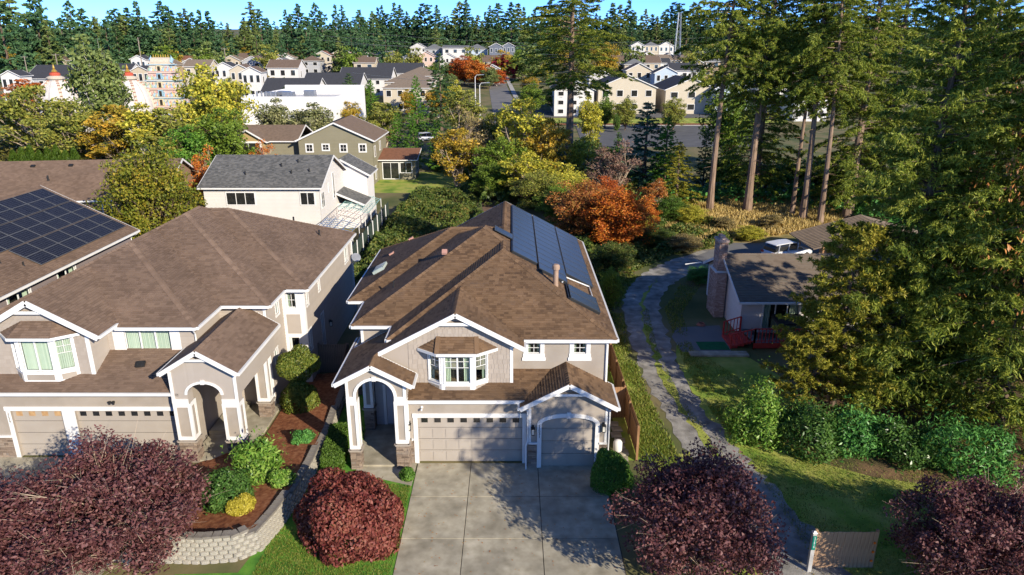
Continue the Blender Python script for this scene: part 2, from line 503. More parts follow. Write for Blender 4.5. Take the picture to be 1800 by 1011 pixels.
def build_wall(house, p0, p1, z0, z1, mat, openings=(), peak=None, siding=None, smat=None, thick=0.14, name='wall', e=0.2):
    """peak: [(u, z), ...] roofline above z1, from u = 0 to u = L"""
    W = Wall(p0, p1); mb = MB()
    us = sorted({0.0, W.L, *[o[0] for o in openings], *[o[1] for o in openings]})
    zs = sorted({z0, z1, *[o[2] for o in openings], *[o[3] for o in openings]})
    us = [u for u in us if -1e-6 <= u <= W.L + 1e-6]; zs = [z for z in zs if z0 - 1e-6 <= z <= z1 + 1e-6]
    for i in range(len(us) - 1):
        for j in range(len(zs) - 1):
            um, zm = (us[i] + us[i + 1]) / 2, (zs[j] + zs[j + 1]) / 2
            if any(o[0] < um < o[1] and o[2] < zm < o[3] for o in openings): continue
            if us[i + 1] - us[i] > 1e-4 and zs[j + 1] - zs[j] > 1e-4:
                W.block(mb, max(us[i], .004), min(us[i + 1], W.L - .004), zs[j], zs[j + 1], -thick, 0)
    if peak:
        pts = [W.P(.004, z1)] + [W.P(min(max(u, .004), W.L - .004), z) for u, z in peak] + [W.P(W.L - .004, z1)]
        mb.prism(pts, (-W.n.x * thick, -W.n.y * thick, 0))
    wo = mb.build(name, mat, house)
    if siding:
        sm = MB()
        pk = peak or [(0, z1), (W.L, z1)]
        top = max(z for _, z in pk)
        def span(z):
            if z <= z1 and not peak: return 0.0, W.L
            if z <= min(z1, 1e9): return 0.0, W.L
            c = []
            for (ua, za), (ub, zb) in zip(pk[:-1], pk[1:]):
                if (za - z) * (zb - z) < 0: c.append(ua + (z - za) / (zb - za) * (ub - ua))
                if za >= z: c.append(ua)
                if zb >= z: c.append(ub)
            return (min(c), max(c)) if c else None
        k = 0; z = z0
        while z < top - 0.02:
            zt = min(z + e, top)
            sp, sp2 = span(z + 0.01), span(zt - 0.01)
            if sp:
                sp2 = sp2 or ((sp[0] + sp[1]) / 2,) * 2
                cuts = sorted((max(o[0], sp[0]), min(o[1], sp[1])) for o in openings if o[2] < zt - 0.03 and o[3] > z + 0.03)
                segs = []; u = sp[0]
                for c0, c1 in cuts:
                    if c0 > u + 0.02: segs.append((u, c0))
                    u = max(u, c1)
                if u < sp[1] - 0.02: segs.append((u, sp[1]))
                rr = random.Random(k * 31 + int(W.L * 100))
                for (a, b) in segs:
                    a2 = sp2[0] if abs(a - sp[0]) < 1e-6 else a
                    b2 = sp2[1] if abs(b - sp[1]) < 1e-6 else b
                    parts = [(a, b, a2, b2)]
                    if siding == 'shake':
                        parts = []; x = a
                        while x < b - 0.01:
                            w = rr.uniform(0.13, 0.26); x2 = min(b, x + w)
                            f0, f1 = (x - a) / (b - a), (x2 - a) / (b - a)
                            parts.append((x + 0.008, x2, a2 + f0 * (b2 - a2) + 0.008, a2 + f1 * (b2 - a2)))
                            x = x2
                    for (x0, x1, y0, y1) in parts:
                        dz = rr.uniform(0, 0.025) if siding == 'shake' else 0
                        n = len(sm.v); ob = 0.028
                        sm.v += [W.P(x0, z - dz, 0.002), W.P(x1, z - dz, 0.002), W.P(x0, z - dz, ob), W.P(x1, z - dz, ob), W.P(y0, zt, 0.008), W.P(y1, zt, 0.008)]
                        sm.f += [(n, n + 1, n + 3, n + 2), (n + 2, n + 3, n + 5, n + 4)]
            z = zt; k += 1
        sm.build('siding_boards' if siding == 'lap' else 'shake_boards', smat or mat, wo, kind='stuff')
    return W, wo
def window(house, W, u0, u1, z0, z1, lights=1, grid=None, trim=0.1, sill=0.0, inside=None, apron=None, grid_top=None, frame_mat=WHITE, out=0.035):
    mb = MB()
    W.block(mb, u0 - trim, u0, z0, z1, -0.02, out); W.block(mb, u1, u1 + trim, z0, z1, -0.02, out)
    W.block(mb, u0 - trim - 0.02, u1 + trim + 0.02, z1, z1 + trim, -0.02, out + 0.004)
    W.block(mb, u0 - trim - 0.02, u1 + trim + 0.02, z0 - trim, z0, -0.02, out + 0.004)
    if sill: W.block(mb, u0 - trim - sill, u1 + trim + sill, z0 - trim - 0.16, z0 - trim, -0.02, out + 0.02)
    wo = mb.build('window', frame_mat, house)
    w = (u1 - u0) / lights
    for k in range(lights):
        a, b = u0 + k * w, u0 + (k + 1) * w
        sb = MB(); f = 0.035
        W.block(sb, a, a + f, z0, z1, -0.09, -0.03); W.block(sb, b - f, b, z0, z1, -0.09, -0.03)
        W.block(sb, a + f, b - f, z0, z0 + f, -0.09, -0.03); W.block(sb, a + f, b - f, z1 - f, z1, -0.09, -0.03)
        g = 0.022
        zb, zt = z0 + f, z1 - f
        if grid_top: zb = z0 + (z1 - z0) * grid_top; W.block(sb, a + f, b - f, zb - g, zb, -0.075, -0.04)
        if grid:
            for i in range(1, grid[0]):
                x = a + (b - a) * i / grid[0]; W.block(sb, x - g / 2, x + g / 2, zb, zt, -0.075, -0.04)
            for i in range(1, grid[1]):
                y = zb + (zt - zb) * i / grid[1]; W.block(sb, a + f, b - f, y - g / 2, y + g / 2, -0.073, -0.042)
        sb.build('sash', frame_mat, wo)
        W.block(MB(), 0, 0, 0, 0, 0, 0)
        MB().poly([W.P(a + f, z0 + f, -0.062), W.P(b - f, z0 + f, -0.062), W.P(b - f, z1 - f, -0.062), W.P(a + f, z1 - f, -0.062)]).build('pane', GLASS, wo)
    if inside == 'blind':
        bb = MB(); x = u0 + 0.03
        while x < u1 - 0.08:
            n = len(bb.v)
            bb.v += [W.P(x, z0 + 0.02, -0.14), W.P(x + 0.075, z0 + 0.02, -0.19), W.P(x + 0.075, z1 - 0.02, -0.19), W.P(x, z1 - 0.02, -0.14)]
            bb.f.append((n, n + 1, n + 2, n + 3)); x += 0.085
        bb.build('blind', BLIND, wo)
    elif inside == 'curtain':
        for a, b in ((u0, u0 + (u1 - u0) * 0.22), (u1 - (u1 - u0) * 0.25, u1)):
            bb = MB(); n = 7
            for i in range(n + 1):
                x = a + (b - a) * i / n
                bb.v += [W.P(x, z0, -0.16 - 0.05 * (i % 2)), W.P(x, z1, -0.16 - 0.05 * (i % 2))]
            for i in range(n): bb.f.append((2 * i, 2 * i + 2, 2 * i + 3, 2 * i + 1))
            bb.build('curtain', CURTAIN, wo)
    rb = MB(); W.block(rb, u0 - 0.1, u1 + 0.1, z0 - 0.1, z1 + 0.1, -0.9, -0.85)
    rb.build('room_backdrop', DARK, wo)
    return wo
def garage_door(house, W, u0, u1, z1, cols, rows=4, nwin=8, z0=0.02, panes_mat=None, name='garage_door', flat=False):
    mb = MB(); W.block(mb, u0, u1, z0, z1, -0.17, -0.13)
    do = mb.build(name, DOORM, house)
    rh = (z1 - z0) / rows; cw = (u1 - u0) / cols
    me = None
    for r in range(rows):
        for c in range(cols):
            za, zb = z0 + r * rh, z0 + (r + 1) * rh
            a, b = u0 + c * cw, u0 + (c + 1) * cw
            if r == rows - 1 and nwin: continue
            if flat: continue
            pm = MB(); W.block(pm, a + 0.06, b - 0.06, za + 0.08, zb - 0.08, -0.131, -0.112)
            pm.build('panel', DOORM, do)
        if r:
            gm = MB(); W.block(gm, u0, u1, z0 + r * rh - 0.008, z0 + r * rh + 0.008, -0.132, -0.127)
            gm.build('section_joint', DARK, do)
    if nwin:
        ww = (u1 - u0) / nwin
        for i in range(nwin):
            a, b = u0 + (i + 0.2) * ww, u0 + (i + 0.8) * ww
            fm = MB()
            za, zb = z1 - rh * 0.62, z1 - rh * 0.14
            W.block(fm, a, b, za, zb, -0.131, -0.122)
            fo = fm.build('door_window', WHITE if False else DOORM, do)
            MB().poly([W.P(a + .03, za + .03, -0.118), W.P(b - .03, za + .03, -0.118), W.P(b - .03, zb - .03, -0.118), W.P(a + .03, zb - .03, -0.118)]).build('pane', panes_mat or DARKGLASS, fo)
    return do
DARKGLASS = material('dark_glazing', [(0.012, 0.013, 0.014), (0.03, 0.03, 0.03)], rough=0.06, spec=0.8)
GOLDGLASS = material('curtained_glazing', [(0.35, 0.2, 0.09), (0.5, 0.33, 0.17)], rough=0.3, scale=6)
def board(house, W, u0, u1, z0, z1, o0=0.0, o1=0.035, name='trim_board', mat=WHITE):
    mb = MB(); W.block(mb, u0, u1, z0, z1, o0 - 0.01, o1); return mb.build(name, mat, house)
def stone_face(house, W, u0, u1, z0, z1, cap=True, name='stone_base', depth=0.06, rh=0.09):
    """a stone veneer: every stone proud of a recessed backing"""
    mb = MB(); W.block(mb, u0, u1, z0, z1, -0.02, 0.01)
    so = mb.build(name, STONE, house)
    sm = MB(); rr = random.Random(int(u0 * 100) + int(W.p0.x * 37) + int(W.p0.y * 91))
    z = z0 + 0.01
    while z < z1 - 0.03:
        h = min(rr.uniform(rh * 0.7, rh * 1.4), z1 - z)
        u = u0
        while u < u1 - 0.02:
            w = min(rr.uniform(0.14, 0.38), u1 - u)
            W.block(sm, u + 0.006, u + w - 0.006, z + 0.006, z + h - 0.006, 0.0, depth * rr.uniform(0.45, 1.0))
            u += w
        z += h
    sm.build('ledge_stones', STONE, so, kind='stuff')
    if cap:
        cb = MB(); W.block(cb, u0 - 0.03, u1 + 0.03, z1, z1 + 0.07, -0.02, depth + 0.05); cb.build('stone_cap', BEIGE, so)
    return so
def arch_pts(uc, hw, zs, rise, n=14):
    return [(uc + hw * math.cos(math.pi - math.pi * i / n), zs + rise * math.sin(math.pi * i / n)) for i in range(n + 1)]
def arch_wall(house, W, ua, ub, zs, rise, z0, top, mat, thick=0.4, name='arch_wall', trim_w=0.14, band=True):
    """wall with an arched opening from ua to ub; top: [(u, z)] roofline"""
    def tz(u):
        for (a, za), (b, zb) in zip(top[:-1], top[1:]):
            if a - 1e-6 <= u <= b + 1e-6: return za + (zb - za) * (u - a) / (b - a)
        return top[-1][1]
    mb = MB()
    uc, hw = (ua + ub) / 2, (ub - ua) / 2
    ap = arch_pts(uc, hw, zs, rise)
    def col(u0, u1, b0, b1):
        mb.hexa([W.P(u0, b0, 0), W.P(u1, b1, 0), W.P(u1, b1, -thick), W.P(u0, b0, -thick),
                 W.P(u0, tz(u0), 0), W.P(u1, tz(u1), 0), W.P(u1, tz(u1), -thick), W.P(u0, tz(u0), -thick)])
    cuts = sorted({top[0][0], *[t[0] for t in top if t[0] < ua], ua})
    for a, b in zip(cuts[:-1], cuts[1:]): col(a, b, z0, z0)
    cuts = sorted({ub, *[t[0] for t in top if t[0] > ub], top[-1][0]})
    for a, b in zip(cuts[:-1], cuts[1:]): col(a, b, z0, z0)
    for (a, za), (b, zb) in zip(ap[:-1], ap[1:]): col(a, b, za, zb)
    wo = mb.build(name, mat, house)
    tm = MB(); o = arch_pts(uc, hw + trim_w, zs, rise + trim_w); i_ = arch_pts(uc, hw, zs, rise)
    for k in range(len(o) - 1):
        tm.hexa([W.P(*i_[k], 0.05), W.P(*i_[k + 1], 0.05), W.P(*i_[k + 1], -0.01), W.P(*i_[k], -0.01),
                 W.P(*o[k], 0.05), W.P(*o[k + 1], 0.05), W.P(*o[k + 1], -0.01), W.P(*o[k], -0.01)])
    W.block(tm, uc - 0.09, uc + 0.09, zs + rise - 0.03, zs + rise + trim_w + 0.06, -0.01, 0.075)
    tm.build('arch_trim', WHITE, house)
    return wo
def post(house, cx, cy, w, d, z0, z1, stone_to=1.2, name='post'):
    """square porch post: stone base, white corner boards, beige inset panels"""
    x0, x1, y0, y1 = cx - w / 2, cx + w / 2, cy - d / 2, cy + d / 2
    po = MB().box(x0 + .01, x1 - .01, y0 + .01, y1 - .01, z0, z1).build(name, BEIGE, house)
    faces = [Wall((x0, y0), (x1, y0)), Wall((x1, y0), (x1, y1)), Wall((x1, y1), (x0, y1)), Wall((x0, y1), (x0, y0))]
    for W in faces:
        L = W.L; b = min(0.11, L * .3)
        mb = MB()
        W.block(mb, -0.03, b, stone_to + .1, z1, -0.02, 0.03); W.block(mb, L - b, L + 0.025, stone_to + .1, z1, -0.02, 0.027)
        W.block(mb, b, L - b, stone_to + .1, stone_to + .28, -0.02, 0.024); W.block(mb, b, L - b, z1 - .2, z1, -0.02, 0.024)
        mb.build('corner_board', WHITE, po)
        stone_face(po, W, -0.03, L + 0.03, z0, stone_to)
    return po
def lantern(house, W, u, z):
    mb = MB(); W.block(mb, u - .05, u + .05, z - .1, z + .14, 0, .03); W.block(mb, u - .02, u + .02, z + .1, z + .14, .03, .18)
    W.block(mb, u - .09, u + .09, z + .02, z + .06, .06, .24); W.block(mb, u - .075, u + .075, z - .28, z - .25, .07, .23)
    for du in (-.07, .06):
        for oo in (.075, .215): W.block(mb, u + du, u + du + .012, z - .25, z + .02, oo, oo + .012)
    lo = mb.build('wall_lantern', BLACK, house)
    g = MB(); W.block(g, u - .055, u + .055, z - .25, z + .02, .09, .21); g.build('lantern_glass', material('frosted_glass', [(0.5, 0.48, 0.42), (0.6, 0.58, 0.5)], rough=0.3), lo)
def downspout(house, pts, r=0.04): MB().tube(pts, r, 6).build('downspout', WHITE, house)
def vent_pipe(house, x, y, z, h=0.35, r=0.05, mat=BLACK):
    m = MB().lathe([(r * 2.2, 0), (r * 1.6, .06), (r, .1), (r, h)], (x, y, z - .06), 10); m.build('vent_pipe', mat, house)
def box_vent(house, x, y, z, t, axis, mat):
    m = MB().box(-.14, .14, -.14, .14, -.05, .1)
    o = m.build('roof_vent', mat, house); o.location = (x, y, z + .02); o.rotation_euler = axis
# ------------------------------------------------------------------ the house in the middle
T = 0.534; EZ = 5.75
def main_house():
    h = thing('house', 'beige two-storey house with brown shingle roof, black solar panels and three-car garage', 'house', (0, 30, 0))
    h.location = (0, 0, 0)
    RX, LXA, LXB, LXC = 4.86, -5.79, -7.8, -8.73
    parts = [hip(LXA, RX, 30.37, 47.9, EZ, T, back=False), hip(LXB, RX, 32.1, 44.95, EZ, T), hip(LXC, RX, 35.66, 45.96, EZ, T)]
    gr = 7.34; gx = -2.53
    gl = (T, 0, gr - T * gx); grt = (-T, 0, gr + T * gx)
    parts.append(dict(foot=rect(-7.85, 0.55, 29.55, 33.6), planes=[gl, grt]))
    px = -6.2; pz = gr + T * (px - gx)
    parts.append(dict(foot=rect(-7.85, -4.4, 28.3, 29.75), planes=[gl, (-T, 0, pz + T * px)]))
    roof = make_roof(h, parts, ROOF1)
    rz = lambda x, y: EZ + T * (RX - x)
    # bottoms of the upper windows sit in real wall openings
    W, _ = build_wall(h, (0.05, 30.7), (4.5, 30.7), 3.3, 5.72, BEIGE, [(0.68, 1.27, 4.9, 5.45), (2.84, 3.44, 4.9, 5.45)])
    for u in (0.68, 2.84): window(h, W, u, u + 0.6, 4.9, 5.45, grid=(2, 2), trim=0.19, sill=0.06, inside='curtain')
    board(h, W, 4.34, 4.47, 3.3, 5.7, 0, .03, 'corner_board')
    downspout(h, [(4.5, 30.62, 5.6), (4.44, 30.63, 5.45), (4.44, 30.63, 3.3)])
    # shake gable
    top = lambda x: gr - 0.17 - T * abs(x - gx)
    xs = [-4.75, gx, 0.05]
    W, wo = build_wall(h, (-4.75, 29.9), (0.05, 29.9), 3.55, top(0.05) - .02, SHAKE, [(0.86, 3.64, 3.3, 5.5)], peak=[(0, top(-4.75)), (gx + 4.75, top(gx)), (4.8, top(0.05))] if False else None, siding='shake', e=0.24)
    zt = top(0.05) - .02
    ul = (-4.75 + 4.75)
    # gable triangle above
    W2, _ = build_wall(h, (-7.4, 29.903), (0.047, 29.903), 4.45, 4.46, SHAKE, peak=[(0, top(-7.4)), (gx + 7.4, top(gx)), (7.447, top(0.05))], name='gable_wall')
    Wg = Wall((-7.4, 29.9), (0.05, 29.9))
    sm = MB(); rr = random.Random(5); z = zt
    while z < top(gx) - .1:
        z2 = z + 0.24
        hw = (top(gx) - z) / T; hw2 = max(0.0, (top(gx) - z2) / T)
        x = max(gx - hw, -7.3); xe = min(gx + hw, 0.04)
        while x < xe:
            w = rr.uniform(.13, .26); x2 = min(xe, x + w); dz = rr.uniform(0, .025)
            n = len(sm.v)
            ya, yb = 29.9 - .028, 29.9 - .008
            cl = lambda q: max(gx - hw2, min(gx + hw2, q))
            sm.v += [(x + .008, 29.898, z - dz), (x2, 29.898, z - dz), (x + .008, ya, z - dz), (x2, ya, z - dz), (cl(x + .008), yb, z2), (cl(x2), yb, z2)]
            sm.f += [(n, n + 1, n + 3, n + 2), (n + 2, n + 3, n + 5, n + 4)]
            x = x2
        z = z2
    sm.build('shake_boards', SHAKE, wo, kind='stuff')
    # white king-post trim in the gable peak
    Wt = Wall((-7.4, 29.62), (0.05, 29.62))
    tb = MB(); Wt.block(tb, 4.87 - .78, 4.87 + .78, 6.72, 6.86, -.05, .02); tb.build('gable_trim', WHITE, h)
    board(h, W, 4.66, 4.8, 3.5, 5.6, 0, .04, 'corner_board')
    build_wall(h, (0.05, 29.9), (0.05, 30.7), 3.5, 5.75, BEIGE)
    # bay window
    z0, z1 = 3.42, 5.52
    for a, b, li in (((-3.9, 29.9), (-3.22, 29.42), 1), ((-3.22, 29.42), (-1.74, 29.42), 2), ((-1.74, 29.42), (-1.08, 29.9), 1)):
        L = math.dist(a, b)
        tr = 0.16 if li == 2 else 0.1
        W, _ = build_wall(h, a, b, z0, z1, WHITE, [(tr, L - tr, 4.0, 5.36)], thick=.1, name='bay_wall')
        window(h, W, tr, L - tr, 4.0, 5.36, lights=li, grid=(2, 2) if li == 2 else (2, 2), grid_top=0.55, trim=0.04, inside='curtain' if li == 1 else 'curtain')
        board(h, W, tr + .02, L - tr - .02, 3.56, 3.82, 0, .02, 'bay_panel', BEIGE)
    e_ = [(-4.3, 29.88, 5.55), (-3.38, 29.17, 5.55), (-1.58, 29.17, 5.55), (-0.66, 29.88, 5.55)]
    t_ = [(-3.35, 29.88, 6.08), (-1.62, 29.88, 6.08)]
    bm = MB(); bm.poly([e_[0], e_[1], t_[0]]); bm.poly([e_[1], e_[2], t_[1], t_[0]]); bm.poly([e_[2], e_[3], t_[1]])
    bm.poly([e_[3], e_[2], e_[1], e_[0]])
    br = bm.build('bay_roof', DECK, h)
    sm = MB()
    for tri in ([e_[0], e_[1], t_[0]], [e_[1], e_[2], t_[1], t_[0]], [e_[2], e_[3], t_[1]]):
        a, b, c = (Vector(q) for q in tri[:3]); n = (b - a).cross(c - a); n = n if n.z > 0 else -n
        pl = (-n.x / n.z, -n.y / n.z, a.z + (n.x * a.x + n.y * a.y) / n.z)
        p2 = [(q[0], q[1]) for q in tri]
        shingle_tabs(sm, p2 if _area(p2) > 0 else p2[::-1], pl)
    sm.build('shingles', ROOF1, br, kind='stuff')
    for a, b in zip(e_[:-1], e_[1:]):
        MB().bar(Vector(a) - Vector((0, .03, .06)), Vector(b) - Vector((0, .03, .06)), .06, .13).build('fascia', WHITE, br)
    for a, b in ((e_[1], t_[0]), (e_[2], t_[1])):
        MB().bar(Vector(a) + Vector((0, 0, .02)), Vector(b) + Vector((0, 0, .02)), .2, .04).build('hip_cap', ROOF1, br)
    # garage storey
    W, _ = build_wall(h, (-4.75, 29.1), (0.78, 29.1), 0, 3.3, BEIGE, [(0.4, 5.23, 0, 2.42)])
    garage_door(h, W, 0.4, 5.23, 2.42, 8)
    board(h, W, 0.2, 0.4, 0, 2.42, name='door_casing'); board(h, W, 5.23, 5.42, 0, 2.42, name='door_casing'); board(h, W, 0.17, 5.45, 2.42, 2.62, o1=.05, name='door_casing')
    board(h, W, -.2, 0.17, 1.22, 1.32, o1=.08, name='band_board')
    stone_face(h, W, -0.03, 0.18, 0, 1.22, cap=False)
    lantern(h, W, 0.02, 2.1)
    cm = MB(); W.block(cm, .58, .68, 2.9, 3.0, 0, .05); W.block(cm, .6, .66, 2.84, 2.94, .05, .2); cm.build('security_camera', WHITE, h)
    tm = 0.36
    lower = [dict(foot=rect(-4.75, 2.5, 28.85, 30.75), planes=[(0, tm, 3.42 - tm * 28.85)]),
             dict(foot=rect(0.35, 4.75, 28.35, 30.75), planes=[(T, 0, 4.46 - T * 2.55), (-T, 0, 4.46 + T * 2.55)])]
    make_roof(h, lower, ROOF1, name='lower_roof')
    tp = lambda x: 4.46 - .16 - T * abs(x - 2.55)
    Ws = Wall((0.75, 28.7), (4.35, 28.7))
    dl, dr = 0.6, 3.05
    mb = MB()
    def tz(u): return tp(0.75 + u)
    aw = arch_wall(h, Ws, dl, dr, 2.3, 0.34, 0, [(0, tz(0)), (1.8, tz(1.8)), (3.6, tz(3.6))], BEIGE, thick=.14, name='garage_gable_wall', trim_w=.2)
    garage_door(h, Ws, dl - .05, dr + .05, 2.66, 4, nwin=0, name='single_garage_door', rows=4)
    do = h.children[-1]
    for i in range(4):
        ww = 2.45 / 4; a = dl + (i + .2) * ww; b = dl + (i + .8) * ww
        tl, tr = (2.32, 2.42) if i == 0 else ((2.42, 2.32) if i == 3 else (2.43, 2.43))
        MB().poly([Ws.P(a, 2.14, -.118), Ws.P(b, 2.14, -.118), Ws.P(b, tr, -.118), Ws.P(a, tl, -.118)]).build('pane', DARKGLASS, do)
    board(h, Ws, dl - .2, dl, 0, 2.3, name='door_casing'); board(h, Ws, dr, dr + .2, 0, 2.3, name='door_casing')
    board(h, Ws, -.01, .12, 1.35, 3.1, o1=.03, name='corner_board'); board(h, Ws, 3.48, 3.61, 1.35, 3.1, o1=.03, name='corner_board')
    board(h, Ws, 0.0, .4, 1.28, 1.36, o1=.09, name='band_board'); board(h, Ws, 3.25, 3.6, 1.28, 1.36, o1=.09, name='band_board')
    stone_face(h, Ws, -.02, .4, 0, 1.28, cap=False); stone_face(h, Ws, 3.25, 3.62, 0, 1.28, cap=False)
    lantern(h, Ws, .2, 2.1); lantern(h, Ws, 3.42, 2.25)
    gt = MB(); Wk = Wall((0.75, 28.42), (4.35, 28.42)); Wk.block(gt, 1.8 - .72, 1.8 + .72, 3.83, 3.94, -.04, .02); gt.build('gable_trim', WHITE, h)
    build_wall(h, (0.75, 29.1), (0.75, 28.7), 0, 3.3, BEIGE); build_wall(h, (4.35, 28.7), (4.35, 30.7), 0, 3.4, BEIGE)
    downspout(h, [(0.42, 28.4, 3.2), (0.7, 28.62, 3.05), (0.7, 28.62, 1.4), (0.64, 28.55, 1.25), (0.64, 28.5, 0.05)])
    downspout(h, [(4.78, 28.45, 3.2), (4.42, 28.62, 3.05), (4.42, 28.62, .05)])
    # house number on the casing
    lettering('house_number', '2\n1\n5\n3\n1', .19, BLACK, h, Ws.P(dl - .1, 2.2, .045), (math.pi / 2, 0, 0), space=.8)
    # plain side and rear walls
    for a, b, z0_, z1_ in (((4.5, 30.7), (4.5, 47.5), 0, 5.75), ((4.5, 47.5), (-5.4, 47.5), 0, 5.75), ((-5.4, 47.5), (-5.4, 45.6), 0, 5.75), ((-5.4, 45.6), (-8.35, 45.6), 0, 5.75),
                           ((-8.35, 45.6), (-8.35, 36.05), 0, 5.75), ((-8.35, 36.05), (-7.45, 36.05), 0, 5.75), ((-7.45, 36.05), (-7.45, 32.5), 0, 5.75), ((-7.45, 32.5), (-4.75, 32.5), 2.7, 5.75),
                           ((-4.75, 29.1), (-4.75, 32.5), 0, 4.4)):
        build_wall(h, a, b, z0_, z1_, BEIGE)
    Wb = Wall((-7.45, 32.5), (-5.4, 32.5)); board(h, Wb, 0, .13, 3, 5.6, name='corner_board')
    # rear gable infill
    MB().prism([(-5.4, 47.5, 5.7), (4.5, 47.5, 5.7), (-.45, 47.5, 8.35)], (0, -.1, 0)).build('gable_wall', BEIGE, h)
    # porch
    W = Wall((-7.4, 28.6), (-4.75, 28.6))
    tpp = lambda x: gr - .17 + T * (x - gx) if x < px else pz - .17 - T * (x - px)
    arch_wall(h, W, .42, 2.12, 3.72, .82, 3.5, [(0, tpp(-7.4)), (px + 7.4, tpp(px)), (2.65, tpp(-4.75))], BEIGE, thick=.4, name='porch_front', trim_w=.13)
    board(h, W, -.02, .42, 3.5, 3.72, o1=.06, name='band_board'); board(h, W, 2.12, 2.67, 3.5, 3.72, o1=.06, name='band_board')
    board(h, W, -.02, .1, 3.72, 4.5, o1=.04, name='corner_board'); board(h, W, 2.53, 2.67, 3.72, 4.5, o1=.04, name='corner_board')
    post(h, -7.19, 28.8, .42, .42, 0, 3.5, .95); post(h, -5.015, 28.8, .53, .42, 0, 3.5, 1.25)
    post(h, -7.2, 32.2, .42, .42, 0, 3.6, 1.25)
    build_wall(h, (-7.4, 32.1), (-7.4, 28.95), 3.5, 4.35, BEIGE)
    W, _ = build_wall(h, (-6.95, 32.52), (-4.75, 32.52), 0, 2.75, material('porch_back_grey', [(0.36, 0.35, 0.35), (0.42, 0.41, 0.4)]), [(.55, 1.5, .15, 2.3)])
    d = MB(); W.block(d, .55, 1.5, .15, 2.3, -.1, -.05); do = d.build('front_door', material('pale_grey_door', [(0.5, 0.5, 0.52), (0.55, 0.55, 0.57)]), h)
    g = MB(); W.block(g, .95, 1.1, 1.1, 2.1, -.05, -.04); g.build('door_glass', DARKGLASS, do)
    k = MB(); W.block(k, 1.38, 1.43, 1.05, 1.2, -.05, .0); k.build('door_handle', BLACK, do)
    board(h, W, .4, .55, 0, 2.4, name='door_casing'); board(h, W, 1.5, 1.65, 0, 2.4, name='door_casing')
    MB().box(-7.4, -4.75, 28.75, 32.5, 0, .12).build('porch_slab', CONC, h)
    # solar array on the right slope, each module a part
    k_ = math.sqrt(1 + T * T)
    ang = math.atan(T)
    pm = MB().box(-.5 * 1.68, .5 * 1.68, -.5, .5, -.02, .02).mesh('solar_panel', PV)
    fr = MB()
    for a in ((-.84, -.815, -.5, .5), (.815, .84, -.5, .5), (-.815, .815, -.5, -.482), (-.815, .815, .482, .5)): fr.box(*a, .021, .03)
    fr = fr.mesh('panel_frame', material('dark_anodised_frame', [(0.05, 0.055, 0.06), (0.07, 0.075, 0.08)], rough=.4))
    def panel(xm, ym, w=1.0):
        z = rz(xm, ym)
        o = link('solar_panel', pm, h, (xm + math.sin(ang) * .13, ym, z + math.cos(ang) * .13), (0, ang, 0))
        o.scale = (1, w * .98, 1)
        link('panel_frame', fr, o)
        return o
    def row(xm, ya, yb, wx=1.0):
        n = round((yb - ya) / 1.06); d = (yb - ya) / n
        for r in range(n):
            o = panel(xm, ya + d * (r + .5), d); o.scale = (wx, d * .985, 1)
    row(3.62, 36.8, 47.5); row(2.08, 35.1, 47.5); row(.62, 35.8, 47.3, .88)
    row(3.55, 32.75, 34.9)
    row(-.5, 38.2, 39.2, .7)
    for (xa, ya, xb, yb) in ((4.36, 36.75, 2.88, 36.75), (2.82, 35.05, 1.34, 35.05), (1.28, 35.75, 0.0, 35.75), (0.0, 35.75, 0.0, 47.3), (4.3, 32.7, 2.8, 32.7), (2.78, 32.7, 2.78, 34.9), (2.85, 35.05, 2.85, 36.75)):
        MB().bar((xa, ya, rz(xa, ya) + .07), (xb, yb, rz(xb, yb) + .07), .05, .13).build('array_skirt', BLACK, h)
    MB().tube([(4.2, 34.95, rz(4.2, 0) + .1), (4.2, 36.7, rz(4.2, 0) + .1), (2.9, 36.2, rz(2.9, 0) + .1), (2.6, 34.9, rz(2.6, 0) + .1)], .035, 6).build('conduit', WHITE, h)
    # tall flue, skylight tube, vents
    x, y = 2.2, 34.0; z = rz(x, y)
    fl = MB().lathe([(.16, -.2), (.13, 0), (.13, .85), (.19, .86), (.19, 1.05), (.12, 1.12)], (x, y, z), 12).build('flue', material('flue_brown', [(0.3, 0.2, 0.14), (0.36, 0.25, 0.18)], rough=.6), h)
    zl = lambda x: EZ + T * (x - LXC)
    s = MB().box(-.35, .35, -.6, .6, 0, .18).build('skylight', material('grey_green_frame', [(0.3, 0.36, 0.33), (0.38, 0.43, 0.4)]), h)
    s.location = (-7.6, 39.4, zl(-7.6)); s.rotation_euler = (0, -ang, 0)
    gpl = MB().box(-.28, .28, -.53, .53, .181, .2).build('pane', material('skylight_glass', [(0.32, 0.42, 0.4), (0.45, 0.55, 0.52)], rough=.1, spec=.8), s)
    PINK = material('pink_vent', [(0.42, 0.22, 0.17), (0.5, 0.28, 0.22)])
    for (x, y) in ((-7.4, 42.2), (-6.4, 43.8)): box_vent(h, x, y, zl(x), T, (0, -ang, 0), PINK)
    zf = lambda y: EZ + T * (y - 32.1)
    box_vent(h, -3.6, 36.6, zf(36.6), T, (ang, 0, 0), PINK)
    vent_pipe(h, -6.2, 35.4, EZ + T * (-6.2 + 7.8), .4)
    # gas meter / propane style tank by the garage corner
    return h
PV = material('solar_glass', [(0.028, 0.034, 0.04), (0.04, 0.047, 0.055)], rough=0.28, scale=.3, spec=0.55)
PV2 = material('solar_cell_glass', [(0.008, 0.010, 0.018), (0.016, 0.019, 0.03)], rough=0.14, scale=.3, spec=0.6)
CONC = material('exposed_aggregate_concrete', [(0.291, 0.258, 0.185), (0.392, 0.353, 0.263), (0.493, 0.448, 0.342)], rough=0.9, scale=2.2, detail=10, bump=.3, bump_scale=60, contrast=(.25, .75), blotch=(.8, .72, 1.1))
